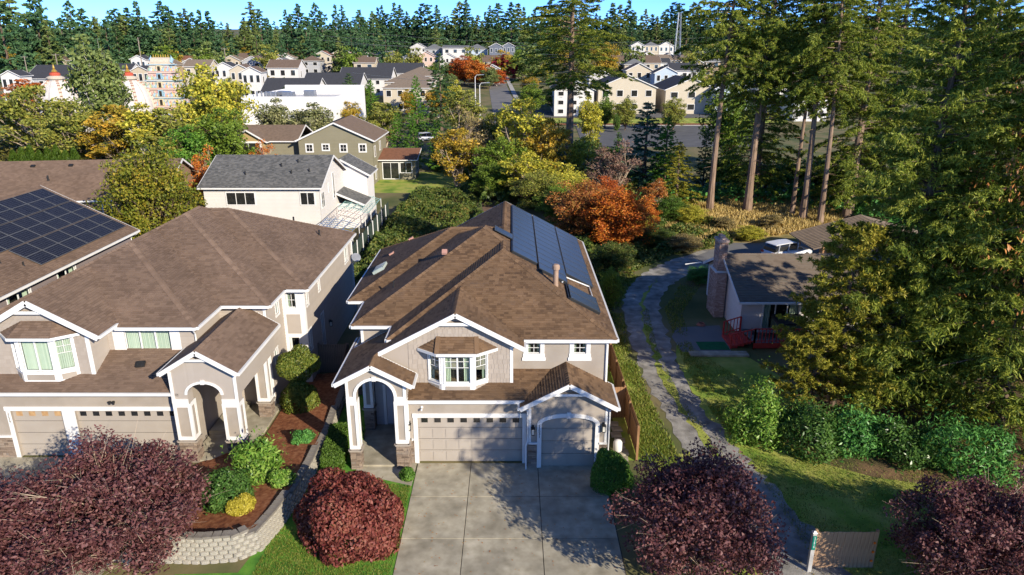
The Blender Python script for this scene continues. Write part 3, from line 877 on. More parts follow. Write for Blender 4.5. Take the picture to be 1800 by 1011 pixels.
def dish_on_left(house, p):
    MB().tube([p, (p[0] + .1, p[1], p[2] + .15), (p[0] + .3, p[1], p[2] + .25)], .025, 6).build('dish_arm', METAL, house)
    prof = [(0.02, .0), (.15, .02), (.26, .06), (.34, .12)]
    o = MB().lathe(prof, (0, 0, 0), 16).build('satellite_dish', METAL, house)
    o.location = (p[0] + .3, p[1], p[2] + .35); o.rotation_euler = (math.radians(50), 0, math.radians(30))
def left_house():
    h = thing('house', 'beige two-storey house with taupe roof and arched porch on the left of the driveway', 'house')
    ez, t = 5.95, 0.5
    parts = [hip(-25.9, -15.0, 31.4, 49.6, ez, t), hip(-25.9, -12.5, 34.4, 49.6, ez, t), hip(-25.9, -11.27, 37.0, 49.6, ez, t)]
    gx, gr, gt = -21.8, 7.8, .58
    parts.append(dict(foot=rect(-24.75, -18.85, 29.95, 36), planes=[(gt, 0, gr - gt * gx), (-gt, 0, gr + gt * gx)]))
    make_roof(h, parts, ROOF2, fascia_h=.26)
    low = [dict(foot=rect(-26.2, -15.2, 29.25, 31.8), planes=[(0, .42, 3.6 - .42 * 29.25)])]
    make_roof(h, low, ROOF2, name='lower_roof')
    ptx, ptz, pt = -14.0, 5.85, .61
    make_roof(h, [dict(foot=rect(-15.75, -12.25, 28.8, 34.75), planes=[(pt, 0, ptz - pt * ptx), (-pt, 0, ptz + pt * ptx)])], ROOF2, name='porch_roof')
    S = dict(siding='lap', smat=BEIGE2, e=.17)
    # gable wall with bay
    tp = lambda x: gr - .2 - gt * abs(x - gx)
    xl, xr = -24.3, -19.5
    W, _ = build_wall(h, (xl, 30.3), (xr, 30.3), 3.8, tp(xr), SHAKE, [(-xl - 23.0, -xl - 20.2, 3.9, 6.2)], peak=[(0, tp(xl)), (gx - xl, tp(gx)), (xr - xl, tp(xr))], siding='shake', smat=SHAKE, e=.2)
    board(h, W, xr - xl - .16, xr - xl + .02, 3.8, 5.95, o1=.05, name='corner_board')
    Wt = Wall((xl, 30.02), (xr, 30.02)); g = MB(); Wt.block(g, gx - xl - .75, gx - xl + .75, 7.12, 7.26, -.05, .02); g.build('gable_trim', WHITE, h)
    for a, b, li in (((-23.15, 30.3), (-22.55, 29.82), 1), ((-22.55, 29.82), (-20.95, 29.82), 2), ((-20.95, 29.82), (-20.2, 30.3), 1)):
        L = math.dist(a, b); tr = .14 if li == 2 else .12
        W, _ = build_wall(h, a, b, 3.75, 6.1, WHITE, [(tr, L - tr, 4.4, 5.92)], thick=.1, name='bay_wall')
        window(h, W, tr, L - tr, 4.4, 5.92, lights=li, grid=(2, 2) if li == 1 else None, grid_top=.55 if li == 1 else None, trim=.04, inside='blind')
        board(h, W, tr + .03, L - tr - .03, 3.95, 4.22, 0, .02, 'bay_panel', BEIGE)
    e_ = [(-23.5, 30.28, 6.14), (-22.72, 29.55, 6.14), (-20.78, 29.55, 6.14), (-19.85, 30.28, 6.14)]
    t_ = [(-22.4, 30.28, 6.7), (-21.0, 30.28, 6.7)]
    bm = MB(); bm.poly([e_[0], e_[1], t_[0]]); bm.poly([e_[1], e_[2], t_[1], t_[0]]); bm.poly([e_[2], e_[3], t_[1]]); bm.poly(e_[::-1])
    br = bm.build('bay_roof', DECK, h); sm = MB()
    for tri in ([e_[0], e_[1], t_[0]], [e_[1], e_[2], t_[1], t_[0]], [e_[2], e_[3], t_[1]]):
        a, b, c = (Vector(q) for q in tri[:3]); n = (b - a).cross(c - a); n = n if n.z > 0 else -n
        pl = (-n.x / n.z, -n.y / n.z, a.z + (n.x * a.x + n.y * a.y) / n.z); p2 = [(q[0], q[1]) for q in tri]
        shingle_tabs(sm, p2 if _area(p2) > 0 else p2[::-1], pl)
    sm.build('shingles', ROOF2, br, kind='stuff')
    for a, b in zip(e_[:-1], e_[1:]): MB().bar(Vector(a) - Vector((0, .03, .06)), Vector(b) - Vector((0, .03, .06)), .06, .13).build('fascia', WHITE, br)
    # front wall with the shuttered triple window
    build_wall(h, (-19.5, 30.3), (-19.5, 31.75), 4.0, 6.0, BEIGE2, **S)
    W, _ = build_wall(h, (-19.5, 31.75), (-15.3, 31.75), 4.3, 5.95, BEIGE2, [(.82, 3.02, 4.52, 5.7)], **S)
    window(h, W, .82, 3.02, 4.52, 5.7, lights=3, trim=.08, sill=.05, inside='blind')
    board(h, W, .26, .73, 4.45, 5.72, o1=.03, name='shutter'); board(h, W, 3.11, 3.5, 4.45, 5.72, o1=.03, name='shutter')
    downspout(h, [(-15.2, 31.5, 5.7), (-15.22, 31.66, 5.5), (-15.22, 31.66, 4.5)])
    build_wall(h, (-15.3, 31.75), (-15.3, 34.8), 3.5, 5.95, BEIGE2, **S)
    W, _ = build_wall(h, (-15.3, 34.8), (-12.85, 34.8), 0, 5.95, BEIGE2, [(1.62, 2.1, .2, 2.35), (1.62, 2.1, 2.55, 3.4)], **S)
    window(h, W, 1.62, 2.1, 2.55, 3.4, grid=(2, 2), trim=.08)
    d = MB(); W.block(d, 1.62, 2.1, .2, 2.35, -.1, -.05); do = d.build('front_door', material('dark_red_door', [(0.07, 0.02, 0.018), (0.1, 0.03, 0.025)], rough=.4), h)
    for i in range(6):
        g = MB(); W.block(g, 1.76, 1.96, .5 + i * .28, .7 + i * .28, -.05, -.045); g.build('pane', DARKGLASS, do)
    board(h, W, 1.5, 1.62, .1, 3.5, name='door_casing'); board(h, W, 2.1, 2.22, .1, 3.5, name='door_casing')
    board(h, W, 2.3, 2.44, .1, 5.9, name='corner_board')
    W, _ = build_wall(h, (-12.85, 34.8), (-12.85, 37.35), 0, 5.95, BEIGE2, [(.5, 1.0, 1.9, 3.0), (1.4, 1.9, 4.7, 5.6)], **S)
    window(h, W, .5, 1.0, 1.9, 3.0, trim=.1); window(h, W, 1.4, 1.9, 4.7, 5.6, trim=.1)
    W, _ = build_wall(h, (-12.85, 37.35), (-11.6, 37.35), 0, 5.95, WHITE, [(.3, .78, 4.75, 5.62), (.3, .78, 1.9, 2.95)])
    window(h, W, .3, .78, 4.75, 5.62, grid=(2, 2), trim=.05, inside='curtain'); window(h, W, .3, .78, 1.9, 2.95, trim=.05)
    board(h, W, .2, .95, 3.2, 4.35, 0, .03, 'bay_panel', BEIGE2)
    W, _ = build_wall(h, (-11.6, 37.35), (-11.6, 49.3), 0, 5.95, BEIGE2, [(.4, .75, 4.7, 5.6), (2.95, 3.3, 4.7, 5.6), (9.9, 10.9, 4.35, 5.5), (.35, .75, 2.0, 3.25), (2.95, 3.5, 1.1, 3.2)], **S)
    for a, b, z0, z1 in ((.4, .75, 4.7, 5.6), (2.95, 3.3, 4.7, 5.6), (.35, .75, 2.0, 3.25), (2.95, 3.5, 1.1, 3.2)): window(h, W, a, b, z0, z1, trim=.08)
    window(h, W, 9.9, 10.9, 4.35, 5.5, lights=2, trim=.08)
    board(h, W, 0, .14, 0, 5.9, name='corner_board'); board(h, W, 11.8, 11.95, 0, 5.9, name='corner_board')
    lantern(h, W, 4.6, 2.1)
    downspout(h, [(-11.25, 49.2, 5.8), (-11.5, 49.2, 5.55), (-11.5, 49.2, .1)], .05)
    dish_on_left(h, (-11.5, 49.0, 3.9))
    for a, b in (((-11.6, 49.3), (-25.5, 49.3)), ((-25.5, 49.3), (-25.5, 29.6))): build_wall(h, a, b, 0, 5.9, BEIGE2)
    # garages
    W, _ = build_wall(h, (-25.5, 29.6), (-15.3, 29.6), 0, 3.45, BEIGE, [(2.1, 4.5, 0, 2.5), (5.1, 9.9, 0, 2.5)])
    garage_door(h, W, 2.1, 4.5, 2.5, 4, nwin=4, panes_mat=GOLDGLASS, flat=True); garage_door(h, W, 5.1, 9.9, 2.5, 8, nwin=8, flat=True)
    for a, b in ((1.9, 2.1), (4.5, 4.7), (4.9, 5.1), (9.9, 10.05)): board(h, W, a, b, 0, 2.5, name='door_casing')
    board(h, W, 1.85, 10.1, 2.5, 2.7, o1=.05, name='door_casing'); board(h, W, 4.7, 4.9, 0, 2.5, o1=.03, name='door_casing')
    stone_face(h, W, .9, 1.9, 0, 1.1, cap=False); board(h, W, .9, 1.9, 1.1, 1.2, o1=.09, name='band_board')
    lettering('house_number', '2\n1\n5\n2\n7', .15, BLACK, h, W.P(2.0, 2.3, .05), (math.pi / 2, 0, 0), space=.75)
    fl = MB()
    for du in (-.09, .09):
        fl.lathe([(.03, 0), (.07, .12), (.07, .16)], (W.P(7.0 + du, 2.88, .16)), 8)
    W.block(fl, 6.97, 7.03, 2.9, 3.0, 0, .12); fl.build('floodlight', BLACK, h)
    bv = MB().box(-.2, .2, -.16, .16, 0, .14).build('roof_vent', BLACK, h); bv.location = (-17.6, 30.8, 3.6 + .42 * 1.55); bv.rotation_euler = (math.atan(.42), 0, .2)
    # porch
    W = Wall((-15.5, 29.15), (-12.5, 29.15))
    tpp = lambda x: ptz - .18 - pt * abs(x - ptx)
    arch_wall(h, W, .72, 2.25, 3.55, .55, 3.1, [(0, tpp(-15.5)), (1.5, tpp(ptx)), (3.0, tpp(-12.5))], BEIGE2, thick=.5, name='porch_front', trim_w=.12)
    board(h, W, -.02, .72, 3.1, 3.32, o1=.05, name='band_board'); board(h, W, 2.25, 3.02, 3.1, 3.32, o1=.05, name='band_board')
    board(h, W, -.02, .12, 3.32, 4.7, o1=.04, name='corner_board'); board(h, W, 2.88, 3.02, 3.32, 4.7, o1=.04, name='corner_board')
    g = MB(); Wk = Wall((-15.5, 28.87), (-12.5, 28.87)); Wk.block(g, .95, 2.05, 5.3, 5.42, -.05, .02); g.build('gable_trim', WHITE, h)
    post(h, -15.12, 29.42, .74, .55, 0, 3.1, 1.1); post(h, -12.88, 29.42, .74, .55, 0, 3.1, 1.1); post(h, -12.95, 33.6, .6, .5, 0, 4.4, .9)
    Wp, _ = build_wall(h, (-12.6, 29.6), (-12.6, 34.8), 3.3, 4.7, BEIGE2)
    build_wall(h, (-15.3, 29.6), (-15.3, 34.8), 0, 3.45, BEIGE)
    MB().box(-15.2, -12.55, 29.2, 34.8, 0, .1).build('porch_slab', CONC, h)
    MB().box(-15.2, -14.2, 31.5, 34.7, .1, .3).build('porch_step', CONC, h)
    for (x, y, z) in ((-19.0, 37.0, ez + t * 2.6 + .45), (-14.6, 46.5, ez + t * 3.0), (-12.8, 45.9, ez + t * 1.5)):
        vent_pipe(h, x, y, min(ez + t * (y - 34.4), ez + t * (-12.5 - x)) if x < -15 else z, .45, .06)
    return h
main_house()
left_house()
# ------------------------------------------------------------------ the ground and its surfaces
EARTH = material('earth_and_turf', [(0.0525, 0.075, 0.021), (0.105, 0.117, 0.0375), (0.195, 0.158, 0.075), (0.075, 0.0975, 0.03)], rough=0.95, scale=.12, detail=8, bump=.4, bump_scale=3)
LAWN = material('lawn_turf', [(0.0963, 0.189, 0.0217), (0.234, 0.32, 0.0423), (0.385, 0.379, 0.0845), (0.179, 0.262, 0.0362)], rough=0.95, scale=.45, detail=9, bump=.5, bump_scale=25)
LAWN2 = material('lush_lawn_turf', [(0.0448, 0.15, 0.0172), (0.0972, 0.254, 0.0257), (0.164, 0.3, 0.0372)], rough=0.95, scale=1.2, detail=8, bump=.5, bump_scale=25)
DRYGR = material('dry_grass_ground', [(0.13, 0.124, 0.039), (0.351, 0.26, 0.0975), (0.468, 0.351, 0.143)], rough=0.95, scale=.5, detail=8)
GRAVEL = material('grey_gravel', [(0.17, 0.16, 0.14), (0.28, 0.265, 0.235), (0.4, 0.38, 0.34)], rough=0.95, scale=1.6, detail=8, bump=.6, bump_scale=30, blotch=(.5, .75, 1.15))
ASPHALT = material('asphalt', [(0.09, 0.09, 0.09), (0.13, 0.13, 0.128)], rough=0.9, scale=.4, detail=8)
ASPH2 = material('worn_asphalt', [(0.14, 0.14, 0.14), (0.196, 0.189, 0.182)], rough=0.9, scale=.3, detail=8)
MULCH = material('red_bark_mulch', [(0.13, 0.04, 0.018), (0.24, 0.085, 0.035), (0.33, 0.15, 0.07)], rough=0.95, scale=5, detail=10, bump=.6, bump_scale=40)
DIRT = material('bare_dirt', [(0.12, 0.075, 0.045), (0.2, 0.13, 0.085)], rough=0.95, scale=1.5, detail=8)
DUFF = material('needle_duff', [(0.077, 0.07, 0.028), (0.154, 0.098, 0.049), (0.238, 0.14, 0.07)], rough=0.95, scale=.8, detail=9, bump=.5, bump_scale=20)
CURB = material('curb_concrete', [(0.35, 0.34, 0.32), (0.42, 0.41, 0.39)], rough=.9)
PAINT = material('road_paint', [(0.6, 0.6, 0.58), (0.7, 0.7, 0.68)], rough=.8)
def sheet(name, pts, mat, dz=0.004, fine=None):
    o = MB().poly([(p[0], p[1], gz(p[1]) + dz) for p in pts]).build(name, mat); o['kind'] = 'structure'; return o
gm = MB()
ys = [-60, 0, 60, 120, 180, 260, 340, 450, 600, 800, 1100, 1600]
xs_ = [-1400, -700, -300, -120, 0, 120, 300, 700, 1400]
for y in ys:
    for x in xs_: gm.v.append((x, y, gz(y)))
nx_ = len(xs_)
for j in range(len(ys) - 1):
    for i in range(nx_ - 1):
        a = j * nx_ + i; gm.f.append((a, a + 1, a + nx_ + 1, a + nx_))
gm.build('ground', EARTH, kind='structure')
def ribbon(name, pts, widths, mat, dz):
    mb = MB(); n = len(pts); L = []; R = []
    sm = []
    for i in range(n - 1):                       # smooth the centre line
        for k in range(12):
            t = k / 12
            p0, p1, p2, p3 = pts[max(i - 1, 0)], pts[i], pts[i + 1], pts[min(i + 2, n - 1)]
            q = [0.5 * ((2 * p1[c]) + (-p0[c] + p2[c]) * t + (2 * p0[c] - 5 * p1[c] + 4 * p2[c] - p3[c]) * t * t + (-p0[c] + 3 * p1[c] - 3 * p2[c] + p3[c]) * t ** 3) for c in (0, 1)]
            sm.append((q[0], q[1], widths[i] + (widths[i + 1] - widths[i]) * t))
    sm.append((*pts[-1][:2], widths[-1]))
    rr = random.Random(3)
    for i, (x, y, w) in enumerate(sm):
        a, b = sm[max(i - 1, 0)], sm[min(i + 1, len(sm) - 1)]
        d = Vector((b[0] - a[0], b[1] - a[1])).normalized(); nrm = Vector((-d.y, d.x))
        j1, j2 = rr.uniform(-.22, .22), rr.uniform(-.22, .22)
        mb.v += [(x + nrm.x * (w / 2 + j1), y + nrm.y * (w / 2 + j1), dz), (x - nrm.x * (w / 2 + j2), y - nrm.y * (w / 2 + j2), dz)]
    for i in range(len(sm) - 1): mb.f.append((2 * i, 2 * i + 1, 2 * i + 3, 2 * i + 2))
    return mb.build(name, mat, kind='structure'), sm
# yards
sheet('lawn', [(6.3, 12), (30, 12), (30, 27), (26, 31), (18, 33), (15, 41), (11.2, 44.6), (10.3, 41), (10.2, 34), (9.6, 30.5), (6.5, 29.3)], LAWN, .004)
sheet('lawn', [(-12.5, 12), (-4.36, 12), (-4.4, 27.6), (-5.2, 28.3), (-7.4, 28.6), (-9.2, 28.3), (-9.6, 25), (-10.2, 21.7), (-12.5, 21.6)], LAWN2, .006)
sheet('side_yard', [(-9.1, 28.3), (-7.5, 28.3), (-7.45, 40), (-9.1, 40)], LAWN2, .004)
sheet('verge', [(5.3, 29.3), (7.6, 29.3), (7.3, 36), (7.0, 44), (7.5, 52), (5.3, 52)], LAWN, .007)
sheet('planting_bed', [(14.2, 29.3), (16.5, 27.9), (19, 27.2), (23, 26.6), (30, 27.2), (30, 38), (20, 37), (15.5, 35), (13, 32)], DUFF, .008)
drive_pts = [(11.6, 14), (10.9, 22), (10.3, 26.5), (9.75, 30.2), (9.1, 36.2), (9.2, 43), (9.9, 51), (12.3, 57.2), (16.5, 61.8), (22, 65.2), (29, 66.5)]
ribbon('gravel_drive', drive_pts, [3.8, 3.2, 2.8, 2.5, 2.2, 2.6, 2.8, 3.1, 4.0, 5, 6], GRAVEL, .012)
ribbon('grass_strip', drive_pts[2:8], [.05, .22, .3, .35, .2, .05], LAWN, .018)
sheet('parking_apron', [(17.5, 59.4), (36, 60.5), (36, 70), (22, 69), (17, 64)], ASPH2, .016)
sheet('dry_grass', [gnd(1150, 450), gnd(1420, 415), gnd(1500, 400), gnd(1500, 340), gnd(1230, 340), gnd(1170, 380)], DRYGR, .006)
sheet('dirt_path', [gnd(838, 318), gnd(885, 318), gnd(880, 372), gnd(850, 375)], DIRT, .006)
sheet('backyard_lawn', [(-24, 95), (-6, 95), (-4, 112), (-24, 112)], LAWN, .006)
# main driveway: one slab per concrete panel
dv = MB().poly([(-4.45, 12, .004), (4.25, 12, .004), (4.25, 29.05, .004), (-4.45, 29.05, .004)]).build('driveway', material('joint_sand', [(0.05, 0.045, 0.04), (0.07, 0.06, 0.05)])); dv['kind'] = 'structure'
XJ = [-4.42, -1.92, 1.2, 4.22]; YJ = [12, 15.3, 18.1, 20.85, 23.6, 26.4, 29.04]
for i in range(3):
    for j in range(6):
        g = .012
        MB().hexa([(XJ[i] + g, YJ[j] + g, 0), (XJ[i + 1] - g, YJ[j] + g, 0), (XJ[i + 1] - g, YJ[j + 1] - g, 0), (XJ[i] + g, YJ[j + 1] - g, 0),
                   (XJ[i] + g * 1.6, YJ[j] + g * 1.6, .03), (XJ[i + 1] - g * 1.6, YJ[j] + g * 1.6, .03), (XJ[i + 1] - g * 1.6, YJ[j + 1] - g * 1.6, .03), (XJ[i] + g * 1.6, YJ[j + 1] - g * 1.6, .03)]).build('slab', CONC, dv)
sheet('walkway', [(-7.2, 28.2), (-4.47, 27.2), (-4.47, 29.1), (-4.75, 29.1), (-4.75, 28.85), (-7.2, 28.85)], CONC, .03)
dl = sheet('neighbour_driveway', [(-25.5, 12), (-15.2, 12), (-15.2, 29.2), (-12.4, 29.2), (-12.4, 29.55), (-25.5, 29.55)], CONC, .02)
# raised bed and its block wall
WP = [(-15.2, 22.45), (-11.7, 22.3), (-10.5, 22.45), (-9.85, 23.0), (-9.55, 24.2), (-9.3, 26.0), (-9.18, 28.2), (-9.2, 31.5), (-9.4, 34.5), (-9.6, 38.3)]
ZP = [1.0, 1.0, 1.0, .98, .9, .8, .7, .55, .45, .35]
bm = MB()
for (x, y), z in zip(WP, ZP):
    xl = -15.21 - (.6 if x < -15 else 0) if y < 29 else -12.3
    for k in range(5):
        f = k / 4; bm.v.append((x - .1 + (xl - x) * f, y + .1, (z - .08) * (1 - f) ** .8 + .06))
for i in range(len(WP) - 1):
    for k in range(4):
        a = i * 5 + k; bm.f.append((a, a + 5, a + 6, a + 1))
bo = bm.build('mulch_bed', MULCH, kind='structure', smooth=True)
rw = thing('retaining_wall', 'curved grey split-face block retaining wall around the red mulch bed', 'wall', (-10, 23, 0)); rw.location = (0, 0, 0)
BLOCK = material('split_face_block', [(0.24, 0.22, 0.18), (0.36, 0.33, 0.27), (0.45, 0.42, 0.35)], rough=.95, scale=4, detail=8, bump=.5, bump_scale=20)
BLOCKC = material('darker_cap_block', [(0.16, 0.14, 0.12), (0.24, 0.215, 0.18)], rough=.95, scale=4, detail=8, bump=.4, bump_scale=20)
hb = .17; lb = .34
def blk(mat, l, h, d=.26): 
    return MB().hexa([(-l / 2 + .004, -.0, 0), (l / 2 - .004, 0, 0), (l / 2 - .03, d, 0), (-l / 2 + .03, d, 0), (-l / 2 + .004, 0, h - .008), (l / 2 - .004, 0, h - .008), (l / 2 - .03, d, h - .008), (-l / 2 + .03, d, h - .008)])
def face_block(l, h):
    m = MB(); 
    m.v = [(-l / 2, 0.05, 0), (l / 2, .05, 0), (l / 2, .05, h - .01), (-l / 2, .05, h - .01), (-l * .3, -.02, .02), (l * .3, -.02, .02), (l * .3, -.02, h - .03), (-l * .3, -.02, h - .03), (-l / 2, .3, 0), (l / 2, .3, 0), (l / 2, .3, h - .01), (-l / 2, .3, h - .01)]
    m.f = [(4, 5, 6, 7), (0, 1, 5, 4), (1, 2, 6, 5), (2, 3, 7, 6), (3, 0, 4, 7), (3, 2, 10, 11), (1, 9, 10, 2), (0, 3, 11, 8)]
    return m
bme = face_block(lb, hb).mesh('block', BLOCK); cme = blk(BLOCKC, lb, .1, .34).mesh('cap_block', BLOCKC)
cum = [0]
for a, b in zip(WP[:-1], WP[1:]): cum.append(cum[-1] + math.dist(a, b))
def along(s):
    for i in range(len(WP) - 1):
        if s <= cum[i + 1] or i == len(WP) - 2:
            f = (s - cum[i]) / (cum[i + 1] - cum[i]); a, b = WP[i], WP[i + 1]
            return a[0] + (b[0] - a[0]) * f, a[1] + (b[1] - a[1]) * f, math.atan2(b[1] - a[1], b[0] - a[0]), ZP[i] + (ZP[i + 1] - ZP[i]) * f
rr = random.Random(2); nb = 0
for c in range(6):
    s = lb / 2 + (c % 2) * lb / 2
    while s < cum[-1]:
        x, y, a, z = along(s)
        if (c + 1) * hb <= z + .03:
            off = (5 - c) * .035
            nxn, nyn = math.sin(a), -math.cos(a)
            o = link('block', bme, rw, (x + nxn * off, y + nyn * off, c * hb), (0, 0, a + rr.uniform(-.03, .03)))
            if (c + 2) * hb > z + .03:
                link('cap_block', cme, rw, (x + nxn * (off + .03), y + nyn * (off + .03), (c + 1) * hb), (0, 0, a + rr.uniform(-.03, .03)))
        s += lb
# ------------------------------------------------------------------ fences
def fence(label, pts, height, mat, bw=.14, name='wood_fence', z=0, gap=.006, rails=True, posts=2.4, cap=False, group=None):
    f = thing(name, label, 'fence', group=group)
    bmesh_ = MB().box(-bw / 2 + gap / 2, bw / 2 - gap / 2, -.01, .01, 0.03, height).mesh('board', mat)
    rr = random.Random(int(pts[0][0] * 10))
    for (x0, y0), (x1, y1) in zip(pts[:-1], pts[1:]):
        L = math.dist((x0, y0), (x1, y1)); n = max(1, round(L / bw)); a = math.atan2(y1 - y0, x1 - x0)
        for i in range(n):
            t = (i + .5) / n
            o = link('board', bmesh_, f, (x0 + (x1 - x0) * t, y0 + (y1 - y0) * t, z + rr.uniform(-.01, .01)), (0, rr.uniform(-.004, .004), a))
            o.scale = (L / n / bw, 1, 1)
        npst = max(1, round(L / posts))
        for i in range(npst + 1):
            t = i / npst; x, y = x0 + (x1 - x0) * t, y0 + (y1 - y0) * t
            c, s_ = math.cos(a), math.sin(a)
            px, py = x - s_ * .06, y + c * .06
            MB().box(px - .045, px + .045, py - .045, py + .045, z, z + height + .06).build('fence_post', mat, f)
        if rails:
            for rz_ in (.35, height - .3):
                MB().bar((x0 - math.sin(a) * .035, y0 + math.cos(a) * .035, z + rz_), (x1 - math.sin(a) * .035, y1 + math.cos(a) * .035, z + rz_), .04, .09).build('rail', mat, f)
    return f
fence('cedar board fence running back along the gravel drive beside the house', [(5.95, 29.3), (5.95, 46.5)], 1.8, CEDAR)
fence('short cedar gate fence closing the side yard beside the single garage', [(4.5, 33.4), (5.9, 33.4)], 1.8, CEDAR)
fence('dark brown board fence closing the gap between the two beige houses', [(-11.5, 38.9), (-9.85, 38.9)], 1.85, OLDWOOD)
fence('dark brown board fence beside the left wall of the middle house', [(-9.8, 38.9), (-9.5, 36.2), (-8.5, 36.0)], 1.85, OLDWOOD)
bf = fence('weathered board panel fence on the front lawn beside the green number post', [(11.25, 21.95), (13.5, 21.95)], 1.62, GREYWOOD, bw=.15, posts=3.4)
np_ = thing('number_post', 'white post with a green vertical house number plate on the front lawn', 'post')
MB().box(11.0, 11.14, 21.72, 21.86, 0, 1.72).build('post', material('old_white_paint', [(0.3, 0.29, 0.28), (0.42, 0.41, 0.39)], scale=5), np_)
MB().hexa([(10.98, 21.7, 1.72), (11.16, 21.7, 1.72), (11.16, 21.88, 1.72), (10.98, 21.88, 1.72), (11.05, 21.77, 1.8), (11.09, 21.77, 1.8), (11.09, 21.81, 1.8), (11.05, 21.81, 1.8)]).build('post_cap', METAL, np_)
pl_ = MB().box(11.005, 11.135, 21.695, 21.715, 1.02, 1.62).build('number_plate', material('green_plate', [(0.0, 0.16, 0.11), (0.0, 0.2, 0.14)], rough=.4), np_)
lettering('plate_number', '2\n1\n5\n1\n9', .12, PAINT, np_, (11.07, 21.69, 1.5), (math.pi / 2, 0, 0), space=.82)
for k, z in enumerate((.35, .75, 1.15)):
    m = MB().lathe([(.05, 0), (.05, .02)], (0, 0, 0), 10).build('orange_reflector', material('orange_reflector', [(0.7, 0.12, 0.01), (0.8, 0.2, 0.02)], rough=.3), bf)
    m.location = (13.42, 21.93, z); m.rotation_euler = (math.pi / 2, 0, 0)
# white tank by the side gate
tk = thing('water_tank', 'small white rounded tank between single garage and side fence', 'tank', (5.05, 29.8, 0)); tk.scale = (.8, .8, .8)
MB().lathe([(.0, .25), (.22, .27), (.27, .36), (.27, .85), (.2, .98), (.05, 1.03)], n=14).build('tank_body', WHITE, tk, smooth=True)
for a in (0, 2.1, 4.2): MB().tube([(.18 * math.cos(a), .18 * math.sin(a), 0), (.18 * math.cos(a), .18 * math.sin(a), .3)], .02, 5).build('leg', METAL, tk)
for i in range(7):
    st = MB().box(-.26, .26, -.24, .24, 0, .05); o = st.build('stepping_stone', CONC); o.location = (5.25 + (i % 2) * .1, 29.4 + i * .55, .01); o.rotation_euler = (0, 0, .1 * (i % 3 - 1))
    set_props(o, 'square concrete stepping stone in the side yard by the cedar fence', 'stepping stone', 'stepping stones along the side yard')

# ------------------------------------------------------------------ simpler houses
WALLC = {}
def wallmat(key, c):
    return material('wall_' + key, [tuple(v * .93 for v in c), tuple(v * 1.05 for v in c)], rough=.85, scale=1.0, island=.5)
def roofmat(key, c):
    return material('roof_' + key, [tuple(v * .8 for v in c), c, tuple(v * 1.15 for v in c)], rough=.95, scale=2.5, detail=8)
def flat_window(house, W, u0, u1, z0, z1, bars=1, trim=.1, mat=None, cross=False, tm=WHITE):
    mb = MB()
    W.block(mb, u0 - trim, u1 + trim, z0 - trim, z0, -.02, .075); W.block(mb, u0 - trim, u1 + trim, z1, z1 + trim, -.02, .075)
    W.block(mb, u0 - trim, u0, z0, z1, -.02, .075); W.block(mb, u1, u1 + trim, z0, z1, -.02, .075)
    for i in range(1, bars + 1 if bars > 1 else 1):
        u = u0 + (u1 - u0) * i / bars
        if i < bars: W.block(mb, u - .03, u + .03, z0, z1, 0, .065)
    if cross:
        W.block(mb, (u0 + u1) / 2 - .02, (u0 + u1) / 2 + .02, z0, z1, 0, .064); W.block(mb, u0, u1, (z0 + z1) / 2 - .02, (z0 + z1) / 2 + .02, 0, .062)
    wo = mb.build('window', tm, house)
    MB().poly([W.P(u0, z0, .042), W.P(u1, z0, .042), W.P(u1, z1, .042), W.P(u0, z1, .042)]).build('pane', mat or DARKGLASS, wo)
    return wo
def simple_house(name, label, x, y, w, d, h, rz=0.0, ridge='x', pitch=.5, wall=None, roof=None, z=None, over=.4, hipped=False, front=(), right=(), left=(), tabs=False, siding=False, group=None, cat='house', trimm=WHITE, e=.2):
    o = thing(name, label, cat, (x, y, gz(y) if z is None else z), rz, group)
    x0, x1, y0, y1 = -w / 2, w / 2, -d / 2, d / 2
    ov = over
    if hipped: parts = [hip(x0 - ov, x1 + ov, y0 - ov, y1 + ov, h, pitch)]
    elif ridge == 'x': parts = [dict(foot=rect(x0 - ov, x1 + ov, y0 - ov, y1 + ov), planes=[(0, pitch, h - pitch * (y0 - ov)), (0, -pitch, h + pitch * (y1 + ov))])]
    else: parts = [dict(foot=rect(x0 - ov, x1 + ov, y0 - ov, y1 + ov), planes=[(pitch, 0, h - pitch * (x0 - ov)), (-pitch, 0, h + pitch * (x1 + ov))])]
    make_roof(o, parts, roof, trim=trimm, tabs=tabs, e=e)
    S = dict(siding='lap', smat=wall, e=.2) if siding else {}
    rise_x = h - .05 + pitch * (w / 2); rise_y = h - .05 + pitch * (d / 2)
    pk = None if hipped or ridge == 'x' else [(0, h - .05 + pitch * ov * .6), (w / 2, rise_x + pitch * ov * .6), (w, h - .05 + pitch * ov * .6)]
    pk2 = None if hipped or ridge == 'y' else [(0, h - .05 + pitch * ov * .6), (d / 2, rise_y + pitch * ov * .6), (d, h - .05 + pitch * ov * .6)]
    Wf, _ = build_wall(o, (x0, y0), (x1, y0), -1.0, h - .05, wall, peak=pk, **S)
    Wr, _ = build_wall(o, (x1, y0), (x1, y1), -1.0, h - .05, wall, peak=pk2, **S)
    Wb, _ = build_wall(o, (x1, y1), (x0, y1), -1.0, h - .05, wall, peak=pk)
    Wl, _ = build_wall(o, (x0, y1), (x0, y0), -1.0, h - .05, wall, peak=pk2)
    for W, ws in ((Wf, front), (Wr, right), (Wl, left)):
        for q in ws: flat_window(o, W, *q[:4], **(q[4] if len(q) > 4 else {}))
    return o, Wf, Wr
def solar_modules(o, rows, cols, f, mesh, rot):
    for r in range(rows):
        for c in range(cols):
            link('solar_panel', mesh, o, f(r, c), rot)
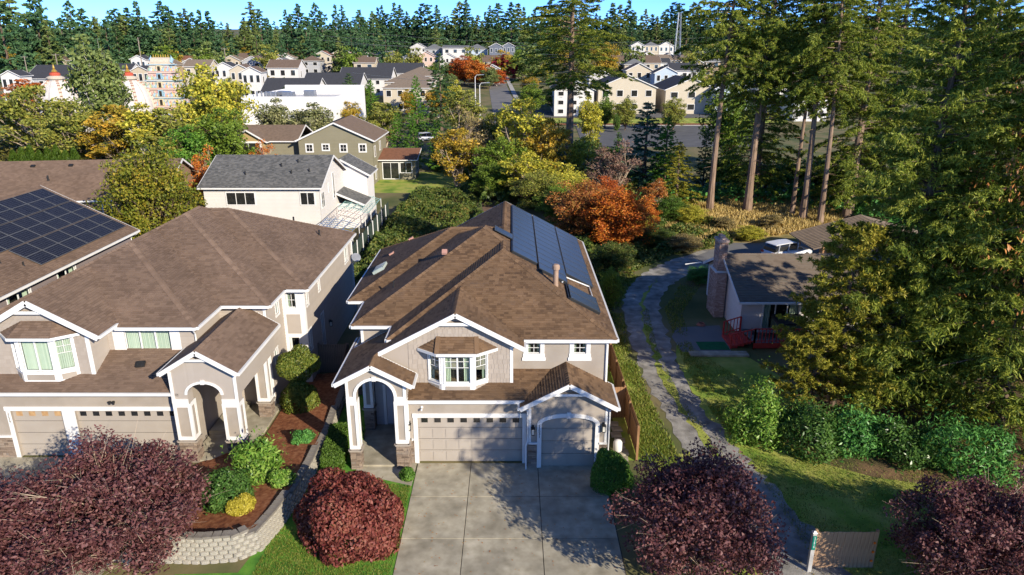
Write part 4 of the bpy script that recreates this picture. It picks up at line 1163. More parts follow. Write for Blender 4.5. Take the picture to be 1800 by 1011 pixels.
# house with the solar roof at the left edge
def cell_mat():
    m = bpy.data.materials.new('solar_cells'); m.use_nodes = True; nt = m.node_tree; p = nt.nodes['Principled BSDF']
    p.inputs['Roughness'].default_value = .18; p.inputs['Specular IOR Level'].default_value = .12
    b = nt.nodes.new('ShaderNodeTexBrick'); b.offset = 0; b.inputs['Color1'].default_value = (.007, .008, .014, 1); b.inputs['Color2'].default_value = (.011, .012, .02, 1)
    b.inputs['Mortar'].default_value = (.12, .125, .14, 1); b.inputs['Scale'].default_value = 1; b.inputs['Mortar Size'].default_value = .006; b.inputs['Brick Width'].default_value = .165; b.inputs['Row Height'].default_value = .165
    tc = nt.nodes.new('ShaderNodeTexCoord'); nt.links.new(tc.outputs['Object'], b.inputs['Vector']); nt.links.new(b.outputs['Color'], p.inputs['Base Color'])
    return m
MAUVE = wallmat('mauve', (0.2, 0.165, 0.16))
h2 = thing('house', 'mauve-grey house with a roof covered in silver-framed solar panels at the left edge', 'house')
t2 = .5
make_roof(h2, [dict(foot=rect(-41.8, -28.2, 33, 52.3), planes=[(t2, 0, 5.5 + t2 * 41.8), (-t2, 0, 5.5 - t2 * 28.2)])], ROOF2, e=.16)
Wq, _ = build_wall(h2, (-28.65, 33.4), (-28.65, 51.9), 0, 5.5, MAUVE, [(.9, 2.2, 4.2, 5.25), (4.6, 6.6, 4.1, 5.25), (9.3, 11.2, 4.1, 5.25)], siding='lap', smat=MAUVE)
for a, b in ((.9, 2.2), (4.6, 6.6), (9.3, 11.2)): window(h2, Wq, a, b, 4.1 if a > 1 else 4.2, 5.25, lights=2 if a > 1 else 1, grid=None if a > 1 else (1, 2), trim=.08, inside='curtain')
for a, b in (((-41.3, 33.4), (-28.65, 33.4)), ((-28.65, 51.9), (-41.3, 51.9))):
    build_wall(h2, a, b, 0, 5.5, MAUVE, peak=[(0, 5.6), (6.325, 8.7), (12.65, 5.6)])
downspout(h2, [(-28.2, 52.0, 5.3), (-28.55, 51.7, 5.1), (-28.55, 51.7, .2)])
ang2 = math.atan(t2)
pvm = MB().box(-.5, .5, -.82, .82, -.02, .015).mesh('solar_panel', cell_mat())
frm = MB()
for a in ((-.5, -.48, -.82, .82), (.48, .5, -.82, .82), (-.48, .48, -.82, -.8), (-.48, .48, .8, .82)): frm.box(*a, .016, .025)
frm = frm.mesh('panel_frame', material('grey_anodised_frame', [(0.09, 0.095, 0.1), (0.13, 0.135, 0.14)], rough=.5))
for r in range(6):
    for c in range(6):
        xm = -28.85 - (r + .5) * 1.03 * math.cos(ang2) - (r // 2) * .06; ym = 41.7 + (c + .5) * 1.68
        p = link('solar_panel', pvm, h2, (xm + math.sin(ang2) * .12, ym, 5.5 + t2 * (-28.2 - xm) + math.cos(ang2) * .12), (0, ang2, 0))
        link('panel_frame', frm, p)
for c in range(-4, 0):
    for r in range(2, 6):
        xm = -28.85 - (r + .5) * 1.03 * math.cos(ang2) - (r // 2) * .06; ym = 41.7 + (c + .5) * 1.68
        p = link('solar_panel', pvm, h2, (xm + math.sin(ang2) * .12, ym, 5.5 + t2 * (-28.2 - xm) + math.cos(ang2) * .12), (0, ang2, 0))
        link('panel_frame', frm, p)
vent_pipe(h2, -30.2, 40.2, 5.5 + t2 * 2, .4); vent_pipe(h2, -29.4, 41.0, 5.5 + t2 * 1.2, .3)
# long brown roofed house behind it
LB = wallmat('brown', (0.26, 0.17, 0.11))
h3, Wf, _ = simple_house('house', 'long low brown house with a row of roof vents behind the yellow tree', -52, 73, 34, 13, 4.6, rz=math.radians(8), ridge='x', pitch=.42, wall=LB, roof=ROOF2, tabs=True, e=.22, front=[(28.4, 29.9, 2.9, 4.0, dict(bars=2))], siding=True)
for i in range(8):
    b = MB().box(-.2, .2, -.16, .16, 0, .14).build('roof_vent', BLACK, h3); b.location = (14 - i * 3.6, -1.0, 4.6 + .42 * 5.95); b.rotation_euler = (math.atan(.42), 0, 0)
for i in range(4): vent_pipe(h3, 12 - i * 6.5, -3.4, 4.6 + .42 * 3.6, .5, .08)
# grey roofed white house
WS = wallmat('offwhite', (0.6, 0.575, 0.54)); WW = wallmat('white', (0.66, 0.64, 0.62))
h4, Wf, Wr = simple_house('house', 'off-white two-storey house with grey shingle roof behind the left house', -24.35, 73.6, 11.2, 10.4, 5.75, ridge='x', pitch=.42, wall=WS, roof=ROOFG, tabs=True, e=.17, siding=True,
    front=[(2.2, 4.9, 4.05, 5.2, dict(bars=3)), (9.4, 10.7, 4.05, 5.2, dict(bars=2)), (7.7, 9.6, .2, 1.6, dict(mat=material('red_brown_door', [(0.2, 0.06, 0.02), (0.26, 0.08, 0.03)]))), (10.0, 10.7, .2, 1.6, dict(mat=MATS['red_brown_door']))],
    right=[(.6, 1.7, 3.6, 5.0, dict(bars=2)), (3.6, 3.9, 4.6, 5.4), (5.4, 6.0, 3.6, 6.2)])
for q in ((-3, 2.2), (1.5, 2.4), (3.2, 2.7), (.2, 3.6), (1.7, 4.3)):
    vent_pipe(h4, q[0] + 1, -5.6 + q[1], 5.75 + .42 * q[1], .4, .07)
make_roof(h4, [dict(foot=rect(2.2, 8.6, 5.0, 9.5), planes=[(.55, 0, 5.2 - .55 * 2.2), (-.55, 0, 5.2 + .55 * 8.6)])], ROOFG, tabs=True, e=.17, name='rear_roof')
build_wall(h4, (2.6, 5.3), (8.2, 5.3), 0, 5.2, WW, peak=[(0, 5.3), (2.8, 6.8), (5.6, 5.3)]); build_wall(h4, (8.2, 5.3), (8.2, 9.2), 0, 5.2, WW)
make_roof(h4, [dict(foot=rect(5.6, 8.6, 1.4, 5.2), planes=[(-.42, 0, 3.9 + .42 * 5.6)])], ROOFG, tabs=True, e=.17, name='side_roof')
build_wall(h4, (5.6, 1.7), (8.2, 1.7), 0, 2.7, WW); build_wall(h4, (8.2, 1.7), (8.2, 5.0), 0, 2.7, WW)
# olive green house
OG = wallmat('olive', (0.22, 0.2, 0.135)); TAN = wallmat('tan', (0.36, 0.26, 0.12)); RB = roofmat('brown_far', (0.17, 0.12, 0.085))
h5, Wf, Wr = simple_house('house', 'olive green house with a broad white-trimmed gable and sunroom beyond the grey roof', -24.9, 107, 10.4, 11, 6.2, ridge='y', pitch=.45, wall=OG, roof=RB, siding=True,
    front=[(1.1, 1.9, 4.7, 5.6, dict(cross=True, trim=.18)), (3.4, 4.2, 4.9, 5.6, dict(trim=.18, cross=True)), (5.9, 6.7, 4.7, 5.6, dict(cross=True, trim=.18)), (8.6, 9.4, 4.7, 5.6, dict(cross=True, trim=.18)), (7.8, 9.1, .4, 2.2, dict(trim=.18, mat=MATS['red_brown_door']))],
    right=[(1.0, 1.9, 3.8, 5.2), (5.2, 6.0, 4.2, 5.4), (.9, 1.6, .6, 2.4)])
make_roof(h5, [dict(foot=rect(-17.6, -5.6, -4.5, 5), planes=[(0, .38, 6.0 + .38 * 4.5), (0, -.38, 6.0 + .38 * 5)]), dict(foot=rect(-15.2, -9.6, -5.6, 0), planes=[(.6, 0, 6.0 + .6 * 15.2), (-.6, 0, 6.0 - .6 * 9.6)])], RB, tabs=False, name='wing_roof')
build_wall(h5, (-17.2, -4.1), (-5.2, -4.1), 0, 6, OG, siding='lap', smat=OG)
Wd, _ = build_wall(h5, (-14.8, -5.2), (-10.0, -5.2), 2.5, 6.1, TAN, peak=[(0, 6.1), (2.4, 7.5), (4.8, 6.1)]); flat_window(h5, Wd, .8, 4.0, 3.9, 5.8, bars=2, trim=.25)
build_wall(h5, (-10.0, -5.2), (-10.0, -4.1), 2.5, 6.1, OG)
make_roof(h5, [dict(foot=rect(5.2, 11.0, -2.2, 3.0), planes=[(0, .2, 3.0 + .2 * 2.2)])], roofmat('rust', (0.2, 0.09, 0.05)), tabs=False, name='sunroom_roof')
Ws_, _ = build_wall(h5, (5.25, -1.8), (10.6, -1.8), -.3, 3.0, OG); flat_window(h5, Ws_, .6, 2.9, .2, 2.5, bars=2, trim=.12); flat_window(h5, Ws_, 3.2, 4.8, 1.1, 2.5, bars=2, trim=.12)
Ws2, _ = build_wall(h5, (10.6, -1.8), (10.6, 2.6), -.3, 3.2, OG); flat_window(h5, Ws2, .6, 3.6, .9, 2.6, bars=3, trim=.12)
for i in range(7):
    b = MB().box(-.25, .25, -.3, .3, 0, .22).build('roof_vent', BLACK, h5); b.location = (-.9, -2.6 + i * 1.1, 6.2 + .45 * 4.7); b.rotation_euler = (0, -math.atan(.45), 0)
# netted garden run along the white house
tr_ = thing('garden_trellis', 'long pipe and netting trellis beside the off-white house', 'trellis')
BLUEP = material('blue_pipe', [(0.1, 0.16, 0.3), (0.16, 0.24, 0.42)], rough=.5); TEALP = material('teal_pipe', [(0.2, 0.38, 0.36), (0.3, 0.5, 0.47)], rough=.5); PINKP = material('pale_pipe', [(0.5, 0.42, 0.4), (0.62, 0.55, 0.52)], rough=.5)
xa, xb = -17.9, -14.9
for i in range(26):
    y = 61.5 + i * .72; m = BLUEP if i < 9 else (PINKP if i < 15 else TEALP)
    MB().tube([(xa, y, 2.9), ((xa + xb) / 2, y, 2.75), (xb, y, 2.3)], .028, 5).build('crossbar', m, tr_)
for x, z in ((xa, 2.9), ((xa + xb) / 2, 2.77), (xb, 2.3), (xa + .8, 2.87), (xb - .8, 2.55)):
    for (y0, y1, m) in ((61.3, 67.7, BLUEP), (67.7, 72, PINKP), (72, 79.8, TEALP)): MB().bar((x, y0, z + .05), (x, y1, z + .05), .05, .05).build('top_rail', m, tr_)
for i in range(7):
    y = 61.4 + i * 3.05
    for x, z in ((xa, 2.9), (xb, 2.3)): MB().tube([(x, y, 0), (x, y, z)], .04, 5).build('upright', material('white_pipe', [(0.6, 0.6, 0.58), (0.7, 0.7, 0.68)]), tr_)
cf = thing('mesh_fence', 'dark green screened fence with white posts beside the bramble thicket', 'fence')
SCREEN = material('dark_green_screen', [(0.025, 0.045, 0.035), (0.045, 0.065, 0.05)], rough=.8)
for i in range(9):
    y0, y1 = 57.5 + i * 2.55, 57.5 + (i + 1) * 2.55
    MB().box(-14.2, -14.17, y0 + .04, y1 - .04, .1, 1.85).build('screen_panel', SCREEN, cf)
    MB().tube([(-14.1, y0, 0), (-14.1, y0, 2.0)], .05, 6).build('fence_post', MATS['white_pipe'], cf)
# small blue canopy and boat cover beyond the left house
bc = thing('garden_canopy', 'pale blue pitched garden canopy beside the orange tree', 'canopy', (-31.5, 68.5, 0))
MB().hexa([(-1.4, -1.2, 2.0), (1.4, -1.2, 2.0), (1.4, 1.2, 2.0), (-1.4, 1.2, 2.0), (-.1, -.1, 2.9), (.1, -.1, 2.9), (.1, .1, 2.9), (-.1, .1, 2.9)]).build('canopy_top', material('pale_blue_cloth', [(0.22, 0.42, 0.62), (0.3, 0.52, 0.72)]), bc)
for sx in (-1.3, 1.3):
    for sy in (-1.1, 1.1): MB().tube([(sx, sy, 0), (sx, sy, 2.02)], .03, 5).build('leg', METAL, bc)
# ------------------------------------------------------------------ the cottage on the right
CW = wallmat('cottage_grey', (0.55, 0.51, 0.48)); CWR = material('cottage_white_siding', [(0.62, 0.6, 0.58), (0.7, 0.68, 0.66)], rough=.7, island=.4)
BRICK = material('old_brick', [(0.26, 0.16, 0.13), (0.38, 0.26, 0.21), (0.5, 0.39, 0.33)], rough=.9, scale=4, island=.8)
ch = thing('house', 'single-storey cottage with grey-brown roof and brick chimney behind the big conifers', 'house')
make_roof(ch, [dict(foot=rect(15.1, 29, 44.4, 53.8), planes=[(0, .42, 2.55 - .42 * 44.4), (0, -.42, 2.55 + .42 * 53.8)])], ROOFC, e=.17)
build_wall(ch, (15.45, 53.4), (15.45, 44.9), 0, 2.6, CWR, peak=[(0, 2.65), (4.25, 4.35), (8.5, 2.65)], siding='lap', smat=CWR, e=.2)
Wc, _ = build_wall(ch, (15.45, 44.9), (28.6, 44.9), 0, 2.6, CW, [(1.5, 3.9, .45, 2.25)], siding='lap', smat=CW, e=.22)
window(ch, Wc, 1.5, 3.9, .45, 2.25, lights=3, trim=.1, inside='curtain')
flat_window(ch, Wc, 5.4, 7.2, 1.0, 2.2, bars=2); flat_window(ch, Wc, 9, 11, 1.0, 2.2, bars=2)
build_wall(ch, (28.6, 44.9), (28.6, 53.4), 0, 2.6, CW, peak=[(0, 2.65), (4.25, 4.35), (8.5, 2.65)]); build_wall(ch, (28.6, 53.4), (15.45, 53.4), 0, 2.6, CW)
MB().tube([(15.0, 53.9, 2.45), (13.7, 53.9, 2.3)], .06, 6).build('gutter_end', WHITE, ch)
ck = MB().box(14.62, 15.3, 48.2, 50.2, 0, 3.3).box(14.7, 15.3, 48.6, 49.8, 3.3, 5.5).box(14.62, 15.36, 48.52, 49.88, 5.5, 5.65).box(14.82, 15.1, 48.8, 49.1, 5.65, 5.95).box(14.82, 15.1, 49.3, 49.6, 5.65, 5.9).build('chimney', BRICK, ch)
sm = MB()
for (Wc2, u1, zz0, zz1) in ((Wall((14.62, 48.2), (15.3, 48.2)), .68, 0, 3.3), (Wall((14.62, 50.2), (14.62, 48.2)), 2.0, 0, 3.3), (Wall((14.7, 48.6), (15.3, 48.6)), .6, 3.3, 5.5), (Wall((14.7, 49.8), (14.7, 48.6)), 1.2, 3.3, 5.5)):
    z = zz0; k = 0
    while z < zz1 - .02:
        u = -(k % 2) * .12
        while u < u1:
            a, b = max(0, u), min(u1, u + .23)
            if b - a > .03: Wc2.block(sm, a + .005, b - .005, z + .005, z + .072, 0, .014)
            u += .24
        z += .08; k += 1
sm.build('chimney_bricks', BRICK, ck, kind='stuff')
fb = MB().box(14.55, 15.45, 48.45, 49.95, 3.28, 3.4).build('chimney_flashing', WHITE, ch)
bvv = MB().box(-.15, .15, -.12, .12, 0, .12).build('roof_vent', BLACK, ch); bvv.location = (20.4, 45.6, 2.55 + .42 * 1.25); bvv.rotation_euler = (math.atan(.42), 0, 0)
# red deck
REDP = material('red_deck_paint', [(0.39, 0.033, 0.027), (0.54, 0.06, 0.045)], rough=.55, scale=3); DKG = material('grey_deck_boards', [(0.14, 0.13, 0.125), (0.2, 0.19, 0.18)], rough=.8)
dk = thing('deck', 'red-railed wooden deck with steps in front of the cottage', 'deck')
for i in range(18): MB().box(15.6 + i * .2, 15.785 + i * .2, 42.4, 44.8, .42, .47).build('deck_board', DKG, dk)
MB().box(15.6, 19.2, 42.36, 42.4, .1, .46).build('deck_fascia', REDP, dk)
for i in range(3): MB().box(14.2 + i * .42, 14.66 + i * .42, 42.6, 44.6, .0 + i * .14, .14 + i * .14).build('step', REDP, dk)
def railing(p, q, z0=.47, hh=.95, n=None):
    p, q = Vector(p), Vector(q); L = (q - p).length; n = n or max(2, int(L / .22))
    MB().bar(p + Vector((0, 0, hh)), q + Vector((0, 0, hh)), .09, .05).build('rail', REDP, dk); MB().bar(p + Vector((0, 0, .12)), q + Vector((0, 0, .12)), .05, .05).build('rail', REDP, dk)
    for i in range(n + 1):
        a = p + (q - p) * (i / n); w = .05 if i in (0, n) else .022
        MB().box(a.x - w, a.x + w, a.y - w, a.y + w, a.z - (.45 if w > .03 else 0), a.z + hh).build('baluster', REDP, dk)
railing((15.65, 42.42, .47), (19.15, 42.42, .47)); railing((14.2, 42.55, .05), (15.65, 42.42, .47)); railing((14.3, 44.65, .1), (15.4, 44.65, .47))
ht = thing('hot_tub', 'green-sided hot tub with black cover on the cottage deck', 'hot tub', (18.4, 44.0, .47))
MB().box(-.95, .95, -.7, .7, 0, .85).build('tub_shell', material('dark_green_panel', [(0.06, 0.1, 0.075), (0.09, 0.13, 0.1)]), ht)
MB().hexa([(-1, -.75, .85), (1, -.75, .85), (1, .75, .95), (-1, .75, .95), (-.95, -.7, .97), (.95, -.7, .97), (.95, .7, 1.12), (-.95, .7, 1.12)]).build('tub_cover', BLACK, ht)
gt_ = thing('patio_table', 'low grey table with white items at the top of the red steps', 'table', (16.6, 43.5, .47))
MB().box(-.7, .7, -.4, .4, .4, .46).build('table_top', METAL, gt_)
for sx in (-.6, .6):
    for sy in (-.3, .3): MB().box(sx - .03, sx + .03, sy - .03, sy + .03, 0, .4).build('leg', BLACK, gt_)
pat = sheet('patio', [(10.9, 42.0), (14.1, 42.0), (14.6, 46.6), (11.5, 46.2), (10.8, 44.5)], ASPH2, .02)
gpm = MB().box(12.2, 14.1, 42.3, 43.6, .022, .04).build('green_mat', material('green_turf_mat', [(0.005, 0.1, 0.03), (0.01, 0.14, 0.045)], rough=.9)); set_props(gpm, 'bright green turf mat on the paved patio below the red steps', 'mat')
kb = MB().box(11.3, 15.0, 41.2, 41.9, .0, .12).build('concrete_strip', CONC); kb['kind'] = 'structure'
cc = thing('coiled_hose', 'coiled pinkish hose reel lying on the cottage patio', 'hose', (13.3, 46.6, .03))
for k in range(4): MB().tube([(.3 * math.cos(a * .4) * (1 - .1 * k), .3 * math.sin(a * .4) * (1 - .1 * k), .03 + k * .04) for a in range(17)], .025, 5).build('coil', material('pink_hose', [(0.35, 0.15, 0.11), (0.42, 0.2, 0.15)]), cc)
# carport beyond
cp = thing('carport', 'low carport with a brown ribbed metal roof beside the white car', 'carport')
RIB = material('brown_metal_roof', [(0.16, 0.125, 0.095), (0.22, 0.17, 0.13)], rough=.5, metal=.2)
for xa_, za_, xb_, zb_ in ((26.0, 2.0, 32.4, 3.75), (32.4, 3.75, 38.8, 2.0)):
    MB().hexa([(xa_, 59.2, za_), (xb_, 59.2, zb_), (xb_, 64.9, zb_), (xa_, 64.9, za_), (xa_, 59.2, za_ + .07), (xb_, 59.2, zb_ + .07), (xb_, 64.9, zb_ + .07), (xa_, 64.9, za_ + .07)]).build('roof', RIB, cp)
    for i in range(15): MB().bar((xa_, 59.3 + i * .39, za_ + .09), (xb_, 59.3 + i * .39, zb_ + .09), .07, .06).build('roof_rib', RIB, cp)
for x in (27.0, 32.4, 37.8):
    for y in (59.5, 64.6): MB().box(x - .07, x + .07, y - .07, y + .07, 0, 2.0 + .27 * (6.4 - abs(x - 32.4))).build('post', CEDAR, cp)
MB().box(29, 37.7, 64.65, 64.75, 0, 2.1).build('rear_wall', LB, cp)
# white car: lofted body
def car(label, loc, rz, name='parked_car', paint=None, sc=1.0, group=None):
    c = thing(name, label, 'car', loc, rz, group)
    paint = paint or material('white_car_paint', [(0.7, 0.71, 0.73), (0.75, 0.76, 0.78)], rough=.2, spec=.6)
    secs = [(-2.35, .55, .9, .8), (-2.3, .35, 1.02, .88), (-1.5, .28, 1.06, .92), (0, .25, 1.04, .93), (1.2, .27, 1.0, .92), (2.0, .32, .92, .85), (2.35, .45, .75, .7)]
    def loft(secs, mb):
        ring = []; N = 14
        for x, z0, z1, hw in secs:
            n = len(mb.v); zc, hz = (z0 + z1) / 2, (z1 - z0) / 2
            for k in range(N):
                a = 2 * math.pi * (k + .5) / N; c, s_ = math.cos(a), math.sin(a)
                mb.v.append((x, hw * math.copysign(abs(c) ** .45, c), zc + hz * math.copysign(abs(s_) ** .45, s_)))
            ring.append(n)
        for a, b in zip(ring[:-1], ring[1:]):
            for k in range(N): mb.f.append((a + k, a + (k + 1) % N, b + (k + 1) % N, b + k))
        mb.f.append(tuple(ring[0] + k for k in reversed(range(N)))); mb.f.append(tuple(ring[-1] + k for k in range(N)))
    mb = MB(); loft(secs, mb); mb.build('body', paint, c, smooth=True)
    mb = MB(); loft([(-2.2, 1.0, 1.35, .78), (-1.95, 1.0, 1.66, .76), (-.6, 1.0, 1.72, .76), (.3, 1.0, 1.68, .75), (1.15, 1.0, 1.06, .78)], mb); mb.build('cabin', DARKGLASS, c)
    mb = MB(); loft([(-2.1, 1.6, 1.68, .72), (-1.9, 1.65, 1.74, .73), (-.6, 1.7, 1.78, .73), (.25, 1.67, 1.74, .71)], mb); mb.build('car_roof', paint, c)
    for x0, x1 in ((-1.9, -1.75), (-.75, -.62), (.35, .45)):
        for s in (-1, 1): MB().bar((x0, s * .79, 1.0), (x0 + .12, s * .75, 1.68), .1, .04).build('pillar', paint, c)
    for x in (-1.45, 1.45):
        for s in (-1, 1):
            w = MB().lathe([(.0, 0), (.35, 0), (.37, .05), (.37, .2), (.33, .24), (.0, .24)], n=16).build('wheel', BLACK, c)
            w.location = (x, s * .95, .37); w.rotation_euler = (math.pi / 2 * s, 0, 0)
            r = MB().lathe([(.0, -.01), (.22, -.012), (.24, -.005)], n=12).build('rim', METAL, w)
    for s in (-1, 1):
        MB().box(-2.4, -2.28, s * .72 - .16, s * .72 + .16, .82, .98).build('tail_light', material('red_lamp', [(0.35, 0.01, 0.01), (0.45, 0.02, 0.02)], rough=.2), c)
        MB().box(2.18, 2.34, s * .6 - .14, s * .6 + .14, .58, .72).build('headlight', GLASS, c)
    MB().box(-2.4, -2.3, -.8, .8, .4, .58).build('bumper', BLACK, c)
    return c
car('white SUV parked under the edge of the carport', (25.4, 63.2, .02), math.radians(24))
# ------------------------------------------------------------------ plants
def unit(a): return a / np.maximum(np.linalg.norm(a, axis=1, keepdims=True), 1e-6)
def leaf_mesh(name, P, N, size, mat, rng, aspect=.55, align=.45, var=.35, direction=None):
    n = len(P)
    nr = unit(N * align + unit(rng.normal(size=(n, 3))) * (1 - align))
    if direction is None: d = rng.normal(size=(n, 3))
    else: d = direction
    u = unit(d - nr * np.sum(d * nr, axis=1, keepdims=True)); v = np.cross(nr, u)
    s = (size * (1 + var * rng.uniform(-1, 1, n)))[:, None]
    V = np.empty((n, 4, 3), dtype=np.float32)
    V[:, 0] = P - u * s; V[:, 2] = P + u * s
    V[:, 1] = P + v * s * aspect + nr * s * .18; V[:, 3] = P - v * s * aspect + nr * s * .18
    return np_mesh(name, V.reshape(-1, 3), np.arange(n * 4).reshape(n, 4), mat)
def lumpy_points(n, radii, rng, lumps=14, shell=.3, dome=True, lump_size=.42, zmin=-.2, loose=0.0, seed_ph=0.0):
    """points through the outer shell of a lumpy mound built from overlapping ellipsoids"""
    C = [np.zeros(3)]; R = [np.array([.78, .78, .8])]
    for _ in range(lumps):
        d = rng.normal(size=3); d /= np.linalg.norm(d)
        if dome and d[2] < 0: d[2] *= -.5
        C.append(d * rng.uniform(.5, .72)); R.append(np.full(3, lump_size * rng.uniform(.7, 1.15)))
    C, R = np.array(C), np.array(R)
    w = R[:, 0] ** 2; w /= w.sum()
    k = rng.choice(len(C), n * 2, p=w)
    d = unit(rng.normal(size=(n * 2, 3)))
    rad = 1 - shell * rng.random(n * 2) ** 1.6
    P = C[k] + d * R[k] * rad[:, None]
    keep = P[:, 2] > zmin
    for j in range(len(C)):
        q = np.linalg.norm((P - C[j]) / R[j], axis=1)
        keep &= (q > .68) | (k == j)
    P, d = P[keep][:n], d[keep][:n]
    if loose:
        f = 1 + loose * (.5 * np.sin(P[:, 0] * 5 + seed_ph) + .5 * np.sin(P[:, 1] * 6 + P[:, 2] * 4)) + loose * .5 * np.abs(rng.normal(size=len(P))) ** 2 * (rng.random(len(P)) < .3)
        P = P * f[:, None]
    return P * np.array(radii), unit(d / np.array(radii))
def limb_tubes(paths, mb, sides=5):
    for pts, rad in paths: mb.tube(pts, rad, sides, cap=False)
def broadleaf(seed, h=10, crown_r=3.2, crown_z=.6, crown_h=.42, nclump=70, per=130, lsize=.2, clump=.75, trunk_r=.22, mat=None, bark=BARK, open_=.35, limb_r=.05, twigs=2, stems=1, align=.35, flat=.7, sides=5, cone=0.0):
    rng = np.random.default_rng(seed)
    cz, ch = h * crown_z, h * crown_h
    cen = []
    while len(cen) < nclump:
        d = rng.normal(size=3); d /= np.linalg.norm(d); r = rng.random() ** (open_)
        p = d * r * np.array([crown_r, crown_r, ch]) * (1 + .18 * rng.normal()); p[:2] *= 1 - cone * max(0.0, p[2] / ch); p[2] += cz
        if p[2] > h * .12 and p[2] < h * 1.03: cen.append(p)
    cen = np.array(cen)
    mb = MB(); base = Vector((0, 0, 0)); top = Vector((rng.normal() * .2, rng.normal() * .2, cz + ch * .35))
    stemlist = []
    for s in range(stems):
        off = Vector((rng.normal() * .25 * (stems > 1), rng.normal() * .25 * (stems > 1), 0)); tp = top + Vector((rng.normal() * crown_r * .35 * (stems > 1), rng.normal() * crown_r * .35 * (stems > 1), rng.normal() * .3))
        pts = [off + (tp - off) * (i / 6) + Vector((rng.normal() * .08, rng.normal() * .08, 0)) * (i > 0) for i in range(7)]
        pts[0].z = -.3
        mb.tube(pts, [trunk_r * (1 - .8 * i / 6) * (1.25 if i == 0 else 1) / (stems ** .4) for i in range(7)], 7); stemlist.append(pts)
    for c in cen:
        st = stemlist[int(rng.integers(stems))]; cv = Vector(c)
        i = min(5, max(1, int(6 * max(.15, (c[2] - cz * .5) / (cz + ch) * .9))))
        s0 = st[i]; mid = s0 + (cv - s0) * .5 + Vector((rng.normal() * .2, rng.normal() * .2, .12 * crown_r))
        mb.tube([s0, mid, cv], [limb_r * 1.4, limb_r * .8, limb_r * .25], sides, cap=False)
        for _ in range(twigs):
            e = cv + Vector(rng.normal(size=3) * clump * .8); mb.tube([mid + (cv - mid) * .5, e], [limb_r * .4, limb_r * .12], 3, cap=False)
    k = np.repeat(np.arange(nclump), per)
    g = rng.normal(size=(len(k), 3)); gr = np.linalg.norm(g, axis=1, keepdims=True); g = g / gr * np.minimum(gr, 1.9)
    sc = clump * rng.uniform(.7, 1.25, nclump)[k][:, None]
    P = cen[k] + g * sc * np.array([.62, .62, .62 * flat])
    N = unit(P - np.array([0, 0, cz]) + np.array([0, 0, .6]))
    return mb.mesh('trunk', bark), leaf_mesh('crown', P, N, lsize, mat, rng, align=align)
